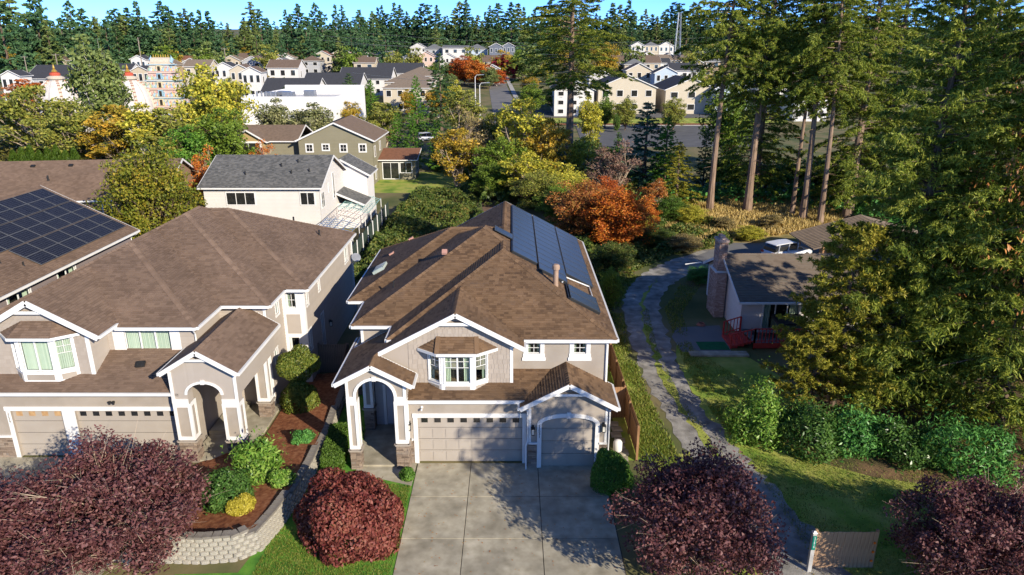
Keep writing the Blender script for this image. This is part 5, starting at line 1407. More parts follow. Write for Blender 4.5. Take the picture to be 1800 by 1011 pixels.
def conifer(seed, h=30, r=4.5, base=.1, nb=160, per=90, size=.3, mat=None, bark=BARKR, droop=.35, up=.12, taper=.85, irr=.25, trunk_r=None, hang=.25, wood=True, width=.26, aspect=.24, lean=0.0, top_open=0.0, sides=8, zjit=0.0, dead=0):
    rng = np.random.default_rng(seed); trunk_r = trunk_r or h * .013 + .08
    mb = MB(); kx, ky = rng.normal() * .02 * h * lean, rng.normal() * .02 * h * lean
    cx = lambda t: (kx * t * t, ky * t * t)
    mb.tube([(*cx(i / 10), h * i / 10 - (.4 if i == 0 else 0)) for i in range(11)], [trunk_r * (1.35 if i == 0 else 1) * (1 - .93 * i / 10) + .01 for i in range(11)], sides)
    tt = ((np.arange(nb) + rng.uniform(-1.5, 1.5, nb)) / nb).clip(0, .995) ** 1.05
    t = base + (.995 - base) * tt
    L = r * (1 - tt) ** taper * np.clip(1 + irr * rng.normal(size=nb), .35, 1.7) + .25
    L *= np.clip(.45 + tt * 6, 0, 1) if base > .25 else 1
    az = np.arange(nb) * 2.39996 + rng.normal(size=nb) * .35
    D = np.stack([np.cos(az), np.sin(az), np.zeros(nb)], 1); S = np.stack([-np.sin(az), np.cos(az), np.zeros(nb)], 1)
    B = np.stack([kx * t * t, ky * t * t, h * t + zjit * rng.normal(size=nb)], 1)
    dr = droop * (1 - .75 * tt) * (1 + .45 * rng.normal(size=nb)); upv = up + .25 * tt + .1 * rng.normal(size=nb)
    def pos(i, s): return B[i] + D[i] * (L[i] * s)[:, None] + np.array([0, 0, 1.0]) * (L[i] * (upv[i] * s - dr[i] * s * s))[:, None]
    if wood:
        for i in range(nb):
            ii = np.full(4, i); pp = pos(ii, np.array([0, .35, .7, 1.0])); mb.tube([tuple(p) for p in pp], [.018 + .012 * L[i], .014 + .007 * L[i], .01, .004], 3, cap=False)
    for _ in range(dead):
        z = h * rng.uniform(base * .35, base); a = rng.uniform(0, 6.28); l = rng.uniform(.8, 2.0)
        mb.tube([(0, 0, z), (math.cos(a) * l, math.sin(a) * l, z - .15 * l)], [.03, .008], 3, cap=False)
    cnt = np.maximum(6, (per * (L / L.mean()) ** 1.15)).astype(int); k = np.repeat(np.arange(nb), cnt); n = len(k)
    m = max(5, min(26, per // 12))                # sprays per bough
    ts = rng.random((nb, m)) ** .75 * .93 + .09; to = rng.uniform(-1, 1, (nb, m)); tl = rng.uniform(.6, 1.25, (nb, m)); th = rng.normal(size=(nb, m, 3)) * .22
    j = rng.integers(0, m, n); s = ts[k, j]; o = to[k, j]
    w = (width * L[k] * (1.05 - s * .8) + .12) * tl[k, j]; tau = rng.random(n) ** .8
    dirs = unit(D[k] * .7 + S[k] * (np.sign(o) * (.35 + .6 * np.abs(o)))[:, None] + th[k, j])
    P = pos(k, s) + dirs * (tau * w * (.45 + .75 * np.abs(o)))[:, None] + rng.normal(size=(n, 3)) * (.02 + .07 * w)[:, None] * np.array([1, 1, .6])
    P[:, 2] += -hang * tau ** 1.6 * w * .9
    tw = unit(dirs + np.array([0, 0, -1.0]) * (hang * tau * 1.3 + rng.normal(size=n) * .25)[:, None] + rng.normal(size=(n, 3)) * .35)
    N = np.tile(np.array([[0, 0, 1.0]]), (n, 1)) + D[k] * .8
    return mb.mesh('trunk', bark), leaf_mesh('crown', P, N, size, mat, rng, aspect=aspect, align=.25, direction=tw)
def plant(name, label, cat, meshes, loc, scale=(1, 1, 1), rz=0.0, group=None, crown_mat=None, names=('trunk', 'crown')):
    o = thing(name, label, cat, loc, rz, group)
    o.scale = scale
    for me, nm in zip(meshes, names):
        if me is None: continue
        c = link(nm, me, o)
        if nm == names[1] and crown_mat:
            c.material_slots[0].link = 'OBJECT'; c.material_slots[0].material = crown_mat
    return o
# foliage colours
L_PLUM = leaf('plum_leaves', [(0.05, 0.017, 0.019), (0.12, 0.042, 0.044), (0.2, 0.085, 0.08), (0.31, 0.16, 0.145)], scale=.8)
L_BALL = leaf('red_maple_leaves', [(0.075, 0.015, 0.015), (0.175, 0.0375, 0.0312), (0.3, 0.0938, 0.0688), (0.25, 0.112, 0.0625)], scale=.8)
L_BOX = leaf('box_leaves', [(0.039, 0.107, 0.0156), (0.0975, 0.215, 0.0292), (0.195, 0.351, 0.0488)], scale=1)
L_RHO = leaf('rhododendron_leaves', [(0.0432, 0.122, 0.0173), (0.115, 0.245, 0.0317), (0.245, 0.389, 0.0648), (0.374, 0.475, 0.115)], scale=.8, rough=.35)
L_LAUR = leaf('laurel_leaves', [(0.0398, 0.139, 0.0364), (0.0994, 0.279, 0.0608), (0.2, 0.433, 0.0972)], scale=.8, rough=.3)
L_LAUR2 = leaf('bright_laurel_leaves', [(0.03, 0.09, 0.02), (0.08, 0.17, 0.035), (0.16, 0.26, 0.06)], scale=.8, rough=.3)
L_YEL = leaf('golden_shrub_leaves', [(0.28, 0.24, 0.02), (0.45, 0.38, 0.04), (0.55, 0.47, 0.08)], scale=1)
L_TOP = leaf('bronze_green_leaves', [(0.05, 0.085, 0.015), (0.11, 0.16, 0.025), (0.2, 0.21, 0.035), (0.17, 0.23, 0.035)], scale=.8)
L_HED = leaf('hedge_leaves', [(0.042, 0.098, 0.014), (0.098, 0.182, 0.0252), (0.154, 0.238, 0.042)], scale=1)
L_BRAM = leaf('bramble_leaves', [(0.02, 0.05, 0.012), (0.055, 0.095, 0.018), (0.1, 0.15, 0.028), (0.19, 0.2, 0.045), (0.24, 0.12, 0.035)], scale=.25, island=.6)
L_GRN = leaf('green_tree_leaves', [(0.0649, 0.123, 0.0167), (0.162, 0.245, 0.0292), (0.291, 0.381, 0.0522)], scale=.35)
L_OLV = leaf('olive_tree_leaves', [(0.0791, 0.109, 0.0215), (0.199, 0.233, 0.043), (0.343, 0.342, 0.0645), (0.475, 0.411, 0.086)], scale=.35)
L_YGR = leaf('yellow_green_leaves', [(0.123, 0.165, 0.0246), (0.308, 0.329, 0.0411), (0.616, 0.535, 0.0616), (0.8, 0.678, 0.103)], scale=.35)
L_GOLD = leaf('golden_tree_leaves', [(0.118, 0.127, 0.0203), (0.287, 0.237, 0.0304), (0.541, 0.355, 0.0423), (0.76, 0.406, 0.0507)], scale=.45, island=.55)
L_YG2 = leaf('turning_tree_leaves', [(0.06, 0.1, 0.012), (0.15, 0.18, 0.02), (0.28, 0.26, 0.03), (0.46, 0.3, 0.035)], scale=.45, island=.55)
L_PALE = leaf('pale_tree_leaves', [(0.13, 0.156, 0.052), (0.26, 0.273, 0.117), (0.442, 0.416, 0.208)], scale=.5)
L_ORA = leaf('orange_leaves', [(0.3, 0.06, 0.014), (0.5, 0.12, 0.018), (0.66, 0.22, 0.03), (0.6, 0.34, 0.06)], scale=.5)
L_RUST = leaf('rust_leaves', [(0.26, 0.07, 0.025), (0.42, 0.14, 0.04), (0.5, 0.24, 0.06), (0.34, 0.26, 0.06)], scale=.5)
L_RED = leaf('crimson_leaves', [(0.2, 0.012, 0.03), (0.36, 0.03, 0.05), (0.46, 0.07, 0.07)], scale=.5)
L_DOR = leaf('red_orange_leaves', [(0.3, 0.05, 0.014), (0.48, 0.11, 0.02), (0.6, 0.2, 0.03)], scale=.5)
L_BRN = leaf('dull_brown_leaves', [(0.13, 0.0715, 0.052), (0.247, 0.143, 0.104), (0.364, 0.234, 0.169)], scale=.5)
L_TANL = leaf('tan_green_leaves', [(0.151, 0.134, 0.042), (0.319, 0.252, 0.101), (0.504, 0.37, 0.168)], scale=.5)
L_FIR = leaf('fir_needles', [(0.035, 0.07, 0.012), (0.15, 0.21, 0.03), (0.33, 0.38, 0.052), (0.6, 0.58, 0.12)], scale=.3, island=.7, translucent=.42)
L_FIR2 = leaf('dark_fir_needles', [(0.0298, 0.0745, 0.0298), (0.0671, 0.13, 0.0447), (0.148, 0.216, 0.0596)], scale=.2, island=.65, translucent=.15)
L_SPR = leaf('spruce_needles', [(0.035, 0.07, 0.012), (0.15, 0.21, 0.03), (0.33, 0.38, 0.052), (0.6, 0.58, 0.12)], scale=.3, island=.7, translucent=.42)
L_BLU = leaf('blue_spruce_needles', [(0.0344, 0.0918, 0.0505), (0.0803, 0.184, 0.103), (0.138, 0.252, 0.138)], scale=.4, translucent=.32)
L_CED = leaf('cedar_sprays', [(0.0499, 0.15, 0.02), (0.125, 0.274, 0.035), (0.25, 0.424, 0.0549)], scale=.5, translucent=.32)
L_PINE = leaf('pine_needles', [(0.09, 0.12, 0.014), (0.22, 0.23, 0.026), (0.4, 0.36, 0.045), (0.55, 0.42, 0.08)], scale=.5, island=.6, translucent=.32)
L_FAR = leaf('far_conifer_needles', [(0.0311, 0.0834, 0.0406), (0.0683, 0.144, 0.058), (0.14, 0.209, 0.0696)], scale=.08, island=.5, translucent=.1)
L_FAR2 = leaf('far_olive_needles', [(0.0747, 0.119, 0.0358), (0.15, 0.197, 0.0537), (0.255, 0.274, 0.0776)], scale=.08, island=.5, translucent=.1)
L_CONE = leaf('spruce_cones', [(0.3, 0.11, 0.03), (0.45, 0.2, 0.06)], translucent=0.0)
L_GRASS = leaf('grass_blades', [(0.0625, 0.117, 0.0154), (0.15, 0.221, 0.0308), (0.275, 0.299, 0.055), (0.35, 0.312, 0.088)], scale=.5)
L_DRYG = leaf('dry_grass_blades', [(0.297, 0.23, 0.0675), (0.54, 0.392, 0.135), (0.675, 0.513, 0.216)], scale=.5)

# --- shrubs near the houses
def shrub(name, label, loc, radii, n, size, mat, seed=1, lumps=12, shell=.3, cat='shrub', aspect=.55, align=.55, lump_size=.42, group=None, stem=True, zmin=-.15, loose=0.0):
    rng = np.random.default_rng(seed)
    P, N = lumpy_points(n, radii, rng, lumps, shell, lump_size=lump_size, zmin=zmin, loose=loose, seed_ph=seed)
    zl = -zmin * radii[2]
    P[:, 2] += zl
    me = leaf_mesh('foliage', P, N, size, mat, rng, aspect=aspect, align=align)
    mb = MB()
    for k in range(7):
        a = k * .9; mb.tube([(0.05 * math.cos(a), .05 * math.sin(a), -.1), (radii[0] * .35 * math.cos(a), radii[1] * .35 * math.sin(a), zl + radii[2] * .3), (radii[0] * .7 * math.cos(a), radii[1] * .7 * math.sin(a), zl + radii[2] * .55)], [.04, .025, .01], 4, cap=False)
    return plant(name, label, cat, (mb.mesh('stems', BARK), me), loc, group=group, names=('stems', 'foliage'))
shrub('red_maple_shrub', 'clipped dome-shaped dark red maple on the front lawn beside the driveway', (-6.45, 24.1, 0), (2.6, 2.4, 2.75), 26000, .075, L_BALL, 3, 22, .28, lump_size=.36, zmin=-.08)
shrub('boxwood_ball', 'clipped round green bush at the right edge of the driveway by the single garage', (4.35, 27.2, 0), (1.12, 1.05, 1.75), 15000, .045, L_BOX, 4, 14, .2, lump_size=.3, zmin=-.2)
shrub('small_box_shrub', 'small green bush at the foot of the porch post', (-4.75, 27.9, 0), (.45, .45, .55), 2500, .045, L_BOX, 5, 6, .3)
shrub('camellia_bush', 'glossy round green bush on the mulch bed below the left porch', (-12.0, 25.3, .45), (1.15, 1.1, 1.35), 10000, .06, L_LAUR2, 6, 16, .3, loose=.08)
shrub('rhododendron', 'tall light green rhododendron by the left porch steps', (-11.3, 27.6, .3), (1.15, 1.1, 1.7), 8000, .11, L_RHO, 7, 18, .5, aspect=.34, loose=.2)
shrub('golden_shrub', 'small golden yellow shrub in the red mulch bed', (-10.95, 24.5, .75), (.62, .6, .65), 4000, .05, L_YEL, 8, 9, .4)
shrub('topiary_bush', 'tall double-tiered bronze green bush beside the left house entry', (-11.3, 34.2, .15), (1.25, 1.15, 1.6), 10000, .06, L_TOP, 9, 10, .25)
_t = [o for o in COL.objects if o.name.startswith('topiary_bush')][0]
o = shrub('upper_tier', None, (-.1, .3, 1.3), (1.1, 1.05, 1.15), 8000, .06, L_TOP, 10, 10, .25, zmin=-.9, cat=None)
o.parent = _t
shrub('rose_bush', 'thin leafy rose bush beside the porch of the middle house', (-7.75, 31.2, 0), (.5, .5, .9), 1800, .06, L_RHO, 12, 8, .7)
for i, (x, y, s, lab) in enumerate([(12.4, 31.6, 1.55, 'bright green rounded rhododendron at the end of the hedge by the gravel drive'), (14.5, 30.7, 1.75, 'dark glossy laurel bush beside the bright rhododendron'), (16.7, 30.6, 1.6, 'dark laurel bush under the yellow pine'), (18.8, 29.8, 1.5, 'dark laurel bush in front of the conifer trunk'), (21.1, 28.8, 2.0, 'large glossy laurel bush at the far end of the hedge')]):
    shrub('laurel_bush' if i else 'rhododendron', lab, (x, y, 0), (s, s * .95, s * (1.25 if i == 0 else 1.05)), 12000, .1, L_RHO if i == 0 else (L_LAUR, L_LAUR2)[i % 2], 20 + i, 26, .55, aspect=.34, loose=.22, lump_size=.5)
shrub('azalea_bush', 'low green bush at the block wall edge of the mulch bed', (-10.0, 26.6, .65), (.55, .6, .6), 3000, .06, L_RHO, 61, 9, .5, loose=.15)
shrub('azalea_bush', 'small dark green bush in the narrow back part of the mulch bed', (-10.1, 30.4, .45), (.5, .6, .55), 2600, .06, L_LAUR, 62, 9, .5, loose=.15)
# clipped hedge beside the walk
def hedge(label, x0, x1, y0, y1, h, n, size, mat, name='clipped_hedge', seed=2, skew=0, rot=0):
    rng = np.random.default_rng(seed); w, d = x1 - x0, y1 - y0
    q = rng.random(n); ax = rng.choice(5, n, p=[.36, .16, .16, .16, .16]); u, v = rng.random(n), rng.random(n); s = .08 * rng.random(n)
    P = np.empty((n, 3)); N = np.zeros((n, 3))
    for k, f in enumerate([lambda i: (u[i] * w, v[i] * d, h - s[i]), lambda i: (u[i] * w, s[i], v[i] * h), lambda i: (u[i] * w, d - s[i], v[i] * h), lambda i: (s[i], u[i] * d, v[i] * h), lambda i: (w - s[i], u[i] * d, v[i] * h)]):
        i = np.where(ax == k)[0]; a, b, c = f(i); P[i, 0] = a; P[i, 1] = b; P[i, 2] = c; N[i] = [(0, 0, 1), (0, -1, 0), (0, 1, 0), (-1, 0, 0), (1, 0, 0)][k]
    P += rng.normal(size=(n, 3)) * .025; P[:, 2] += .05 * np.sin(P[:, 0] * 3 + P[:, 1] * 2)
    me = leaf_mesh('foliage', P, N, size, mat, rng, align=.5)
    core = MB().box(.12, w - .12, .12, d - .12, 0, h - .12).mesh('stems', material('hedge_twigs', [(0.02, 0.03, 0.008), (0.04, 0.045, 0.015)], rough=1))
    return plant(name, label, 'hedge', (core, me), (x0, y0, 0), names=('stems', 'foliage'), rz=rot)
hedge('clipped green box hedge beside the middle house walkway', -8.75, -7.75, 28.3, 31.4, .75, 9000, .045, L_HED, rot=math.radians(6))
# --- street trees with plum-red leaves
plumA = broadleaf(31, h=5.3, crown_r=3.0, crown_z=.56, crown_h=.4, nclump=230, per=230, lsize=.074, clump=.62, trunk_r=.14, mat=L_PLUM, bark=BARKP, open_=.42, limb_r=.03, twigs=4, stems=3, align=.3, cone=.5)
plumB = broadleaf(32, h=5.6, crown_r=3.1, crown_z=.55, crown_h=.42, nclump=200, per=230, lsize=.074, clump=.6, trunk_r=.14, mat=L_PLUM, bark=BARKP, open_=.36, limb_r=.03, twigs=4, stems=3, align=.3)
plant('plum_tree', 'dark red plum tree overhanging the right side of the driveway', 'tree', plumA, (6.75, 21.7, 0), (.92, .9, .9), 3.3)
plant('plum_tree', 'large dark red plum tree with bare twigs in front of the left garage', 'tree', plumB, (-14.9, 22.2, 0), (1.0, .95, .84), .4)
plant('plum_tree', 'dark red plum tree at the bottom left corner of the picture', 'tree', plumA, (-18.8, 21.4, 0), (1.1, 1.0, .66), 2.6)
plant('plum_tree', 'dark red plum tree with pale bare twigs behind the weathered board fence', 'tree', plumB, (16.4, 20.4, 0), (.88, .8, .84), 3.6)
plant('plum_tree', 'dark red plum tree at the bottom right corner of the picture', 'tree', plumA, (20.6, 20.2, 0), (1.05, .95, .68), 4.4)
plant('street_tree', 'tall street tree standing just outside the picture, casting the dappled shadow on the garage doors', 'tree', broadleaf(33, h=13.4, crown_r=2.7, crown_z=.885, crown_h=.1, nclump=46, per=46, lsize=.14, clump=.55, trunk_r=.16, mat=L_GOLD, open_=.5, limb_r=.045, twigs=2), (16.2, 11.5, 0))
# --- the big conifers on the right
spA = conifer(41, h=25, r=5.4, base=.045, nb=330, per=450, size=.15, mat=L_SPR, bark=BARK, droop=.3, up=.16, taper=.72, irr=.3, hang=.34, width=.38, aspect=.19, trunk_r=.4)
spB = conifer(42, h=27, r=5.0, base=.05, nb=320, per=430, size=.15, mat=L_FIR, bark=BARK, droop=.22, up=.14, taper=.7, irr=.32, hang=.3, width=.38, aspect=.19, trunk_r=.38)
def cones(seed, h, r, n, zr=(.25, .95)):
    rng = np.random.default_rng(seed); t = rng.uniform(*zr, n // 14); a = rng.uniform(0, 6.28, n // 14); k = np.repeat(np.arange(n // 14), 14)
    R = r * (1 - t) ** .72 * rng.uniform(.75, 1.0, len(t))
    C = np.stack([np.cos(a) * R, np.sin(a) * R, h * t - R * .12], 1)
    P = C[k] + rng.normal(size=(len(k), 3)) * np.array([.3, .3, .2])
    return leaf_mesh('cones', P, np.tile([[0, 0, 1.0]], (len(P), 1)),   .12, L_CONE, rng, aspect=.4, align=.1, direction=np.tile([[0, 0, -1.0]], (len(P), 1)))
o = plant('spruce_tree', 'huge spruce with hanging orange cones at the right edge of the yard', 'tree', spA, (25.0, 32.8, 0), (.98, .98, 1), .3)
link('cones', cones(1, 25, 5.7, 3600), o)['kind'] = 'stuff'
plant('fir_tree', 'huge green fir standing between the cottage and the orange-coned spruce', 'tree', spB, (20.9, 35.2, 0), (.8, .8, .98), 1.9)
o = plant('spruce_tree', 'spruce at the far right edge behind the orange-coned spruce', 'tree', spA, (33.0, 42.0, 0), (1.0, 1.0, .84), 2.2)
link('cones', cones(2, 25, 5.4, 900), o)['kind'] = 'stuff'
def pine(seed):
    rng = np.random.default_rng(seed); mb = MB(); h = 10.5
    mb.tube([(.12 * math.sin(i), .1 * math.cos(i * 1.3), h * i / 8 - .2) for i in range(9)], [.2 * (1 - .9 * i / 8) + .015 for i in range(9)], 7)
    Ps, Ns, Ds = [], [], []
    for i in range(58):
        t = .1 + .88 * (i + rng.random()) / 58; a = i * 2.4 + rng.normal() * .3; L = 3.4 * (1 - t) ** .55 * rng.uniform(.65, 1.15) + .3
        z = h * t; e = Vector((math.cos(a) * L, math.sin(a) * L, z + .25 * L)); m = Vector((math.cos(a) * L * .5, math.sin(a) * L * .5, z + .02 * L))
        mb.tube([(0, 0, z), m, e], [.05, .03, .01], 4, cap=False)
        for s in np.linspace(.35, 1, 9):
            for q in range(2):
                c = np.array(m.lerp(e, max(0, (s - .5) * 2)) if s > .5 else Vector((0, 0, z)).lerp(m, s * 2)) + rng.normal(size=3) * np.array([.3, .3, .12]) * (1.1 - s * .4)
                n = 26; d = unit(rng.normal(size=(n, 3)) + np.array([0, 0, .55])); Ps.append(c + d * .11); Ds.append(d); Ns.append(unit(np.cross(d, rng.normal(size=(n, 3)))))
    P = np.concatenate(Ps)
    return mb.mesh('trunk', BARK), leaf_mesh('crown', P, np.concatenate(Ns), .13, L_PINE, rng, aspect=.2, align=.8, direction=np.concatenate(Ds))
pn = pine(51)
plant('pine_tree', 'yellowing pine with tufted branches in front of the cottage', 'tree', pn, (17.4, 34.6, 0), (1.05, 1.05, .98), .5)
plant('pine_tree', 'smaller yellowish pine low between the cottage deck and the laurels', 'tree', pn, (16.0, 34.2, 0), (.8, .8, .6), 2.5)
# --- firs with bare trunks behind the yard
firA = conifer(61, h=38, r=5.2, base=.36, nb=200, per=290, size=.17, mat=L_FIR, bark=BARKR, droop=.3, up=.08, taper=.55, irr=.35, hang=.45, width=.26, trunk_r=.47, lean=1.2, dead=14, sides=10)
firB = conifer(62, h=36, r=4.4, base=.42, nb=170, per=290, size=.17, mat=L_FIR, bark=BARKR, droop=.36, up=.05, taper=.5, irr=.4, hang=.5, width=.26, trunk_r=.37, lean=1.5, dead=16, sides=10)
firC = conifer(63, h=32, r=4.8, base=.08, nb=240, per=270, size=.165, mat=L_FIR, bark=BARKR, droop=.3, up=.1, taper=.65, irr=.3, hang=.4, width=.27)
def pmeter(y, z): return FPX / (y * CS + (CAM_H - z) * SN)
for i, (m, x, y, s, rz, lab) in enumerate([
    (firA, 9.0, 113, (1.45, 1.45, .92), .4, 'tall fir with a bare orange trunk standing alone above the autumn thicket'),
    (firB, 23.6, 83.5, (1.0, 1.0, .96), 1.1, 'slender fir with bare trunk, leftmost of the trunks by the dry grass'),
    (firA, 28.1, 83.5, (.95, .95, .92), 2.0, 'stout fir with dark flared trunk behind the dry grass'),
    (firB, 32.5, 81.0, (.7, .7, .8), 3.1, 'thin fir trunk beside the leaning reddish fir'),
    (firB, 32.9, 78.8, (1.0, 1.0, .9), 4.0, 'leaning reddish fir trunk behind the carport'),
    (firB, 34.3, 77.4, (.8, .8, .86), 5.2, 'pale slender fir trunk right of the leaning fir'),
    (firC, 31.0, 90.0, (.95, .95, .95), .6, 'full fir with boughs to the ground behind the bare trunks'),
    (firC, 38.5, 80.0, (1.05, 1.05, 1.05), 1.5, 'bright green full fir right of the bare trunks'),
    (firC, 43.5, 84.0, (1.1, 1.1, .98), 2.7, 'dark full fir behind the huge yard fir'),
    (firC, 50.0, 78.0, (1.1, 1.1, .92), 3.9, 'full fir showing between the two huge yard conifers'),
    (firC, 56.0, 88.0, (1.0, 1.0, .8), 4.9, 'full fir at the right edge beyond the coned spruce'),
    (firC, 63.5, 84.0, (1.0, 1.0, .75), 5.6, 'full fir behind the right-hand branches of the coned spruce')]):
    plant('fir_tree', lab, 'tree', m, (x, y, 0), s, rz)
# --- middle-distance trees, shared crowns in different colours
BA = broadleaf(71, h=10, crown_r=3.1, crown_z=.58, crown_h=.42, nclump=110, per=85, lsize=.19, clump=.85, mat=L_GRN, open_=.4)
BB = broadleaf(72, h=10, crown_r=3.0, crown_z=.56, crown_h=.44, nclump=75, per=85, lsize=.19, clump=.7, mat=L_OLV, open_=.35, bark=BARKP, limb_r=.06, stems=3)
BC = broadleaf(73, h=10, crown_r=2.0, crown_z=.56, crown_h=.46, nclump=90, per=85, lsize=.17, clump=.65, mat=L_YGR, open_=.45, bark=BARKW)
BD = broadleaf(74, h=10, crown_r=3.2, crown_z=.5, crown_h=.46, nclump=45, per=60, lsize=.17, clump=.7, mat=L_BRN, open_=.32, bark=BARKP, limb_r=.07, twigs=8, stems=4)
BE = broadleaf(75, h=10, crown_r=3.4, crown_z=.48, crown_h=.5, nclump=210, per=110, lsize=.125, clump=.72, mat=L_GOLD, open_=.32)
CC = conifer(81, h=12, r=2.6, base=.02, nb=150, per=60, size=.2, mat=L_CED, droop=.2, up=.3, taper=.75, irr=.16, hang=.2, width=.3, wood=False, bark=BARK)
CD = conifer(82, h=14, r=3.4, base=.03, nb=120, per=80, size=.25, mat=L_BLU, droop=.2, up=.1, taper=.8, irr=.2, hang=.25, width=.28, wood=False, bark=BARK)
KIND = dict(A=(BA, 10, 3.3), B=(BB, 10, 3.2), C=(BC, 10, 2.2), D=(BD, 10, 3.3), E=(BE, 10, 3.5), c=(CC, 12, 2.7), d=(CD, 14, 3.5))
def tree_at(kind, px, y, top, wpx, mat, label, name='tree', cat='tree', sink=0.0, rz=None, group=None):
    meshes, h0, r0 = KIND[kind]
    X, _, Z = at(px, top, y); g = gz(y)
    hh = max(1.5, Z - g); rw = wpx / 2 / pmeter(y, g + hh * .6)
    sxy, sz = rw / r0, hh / h0
    return plant(name, label, cat, meshes, (X, y, g - sink), (sxy, sxy, sz), (px * .37) % 6.28 if rz is None else rz, group, mat)
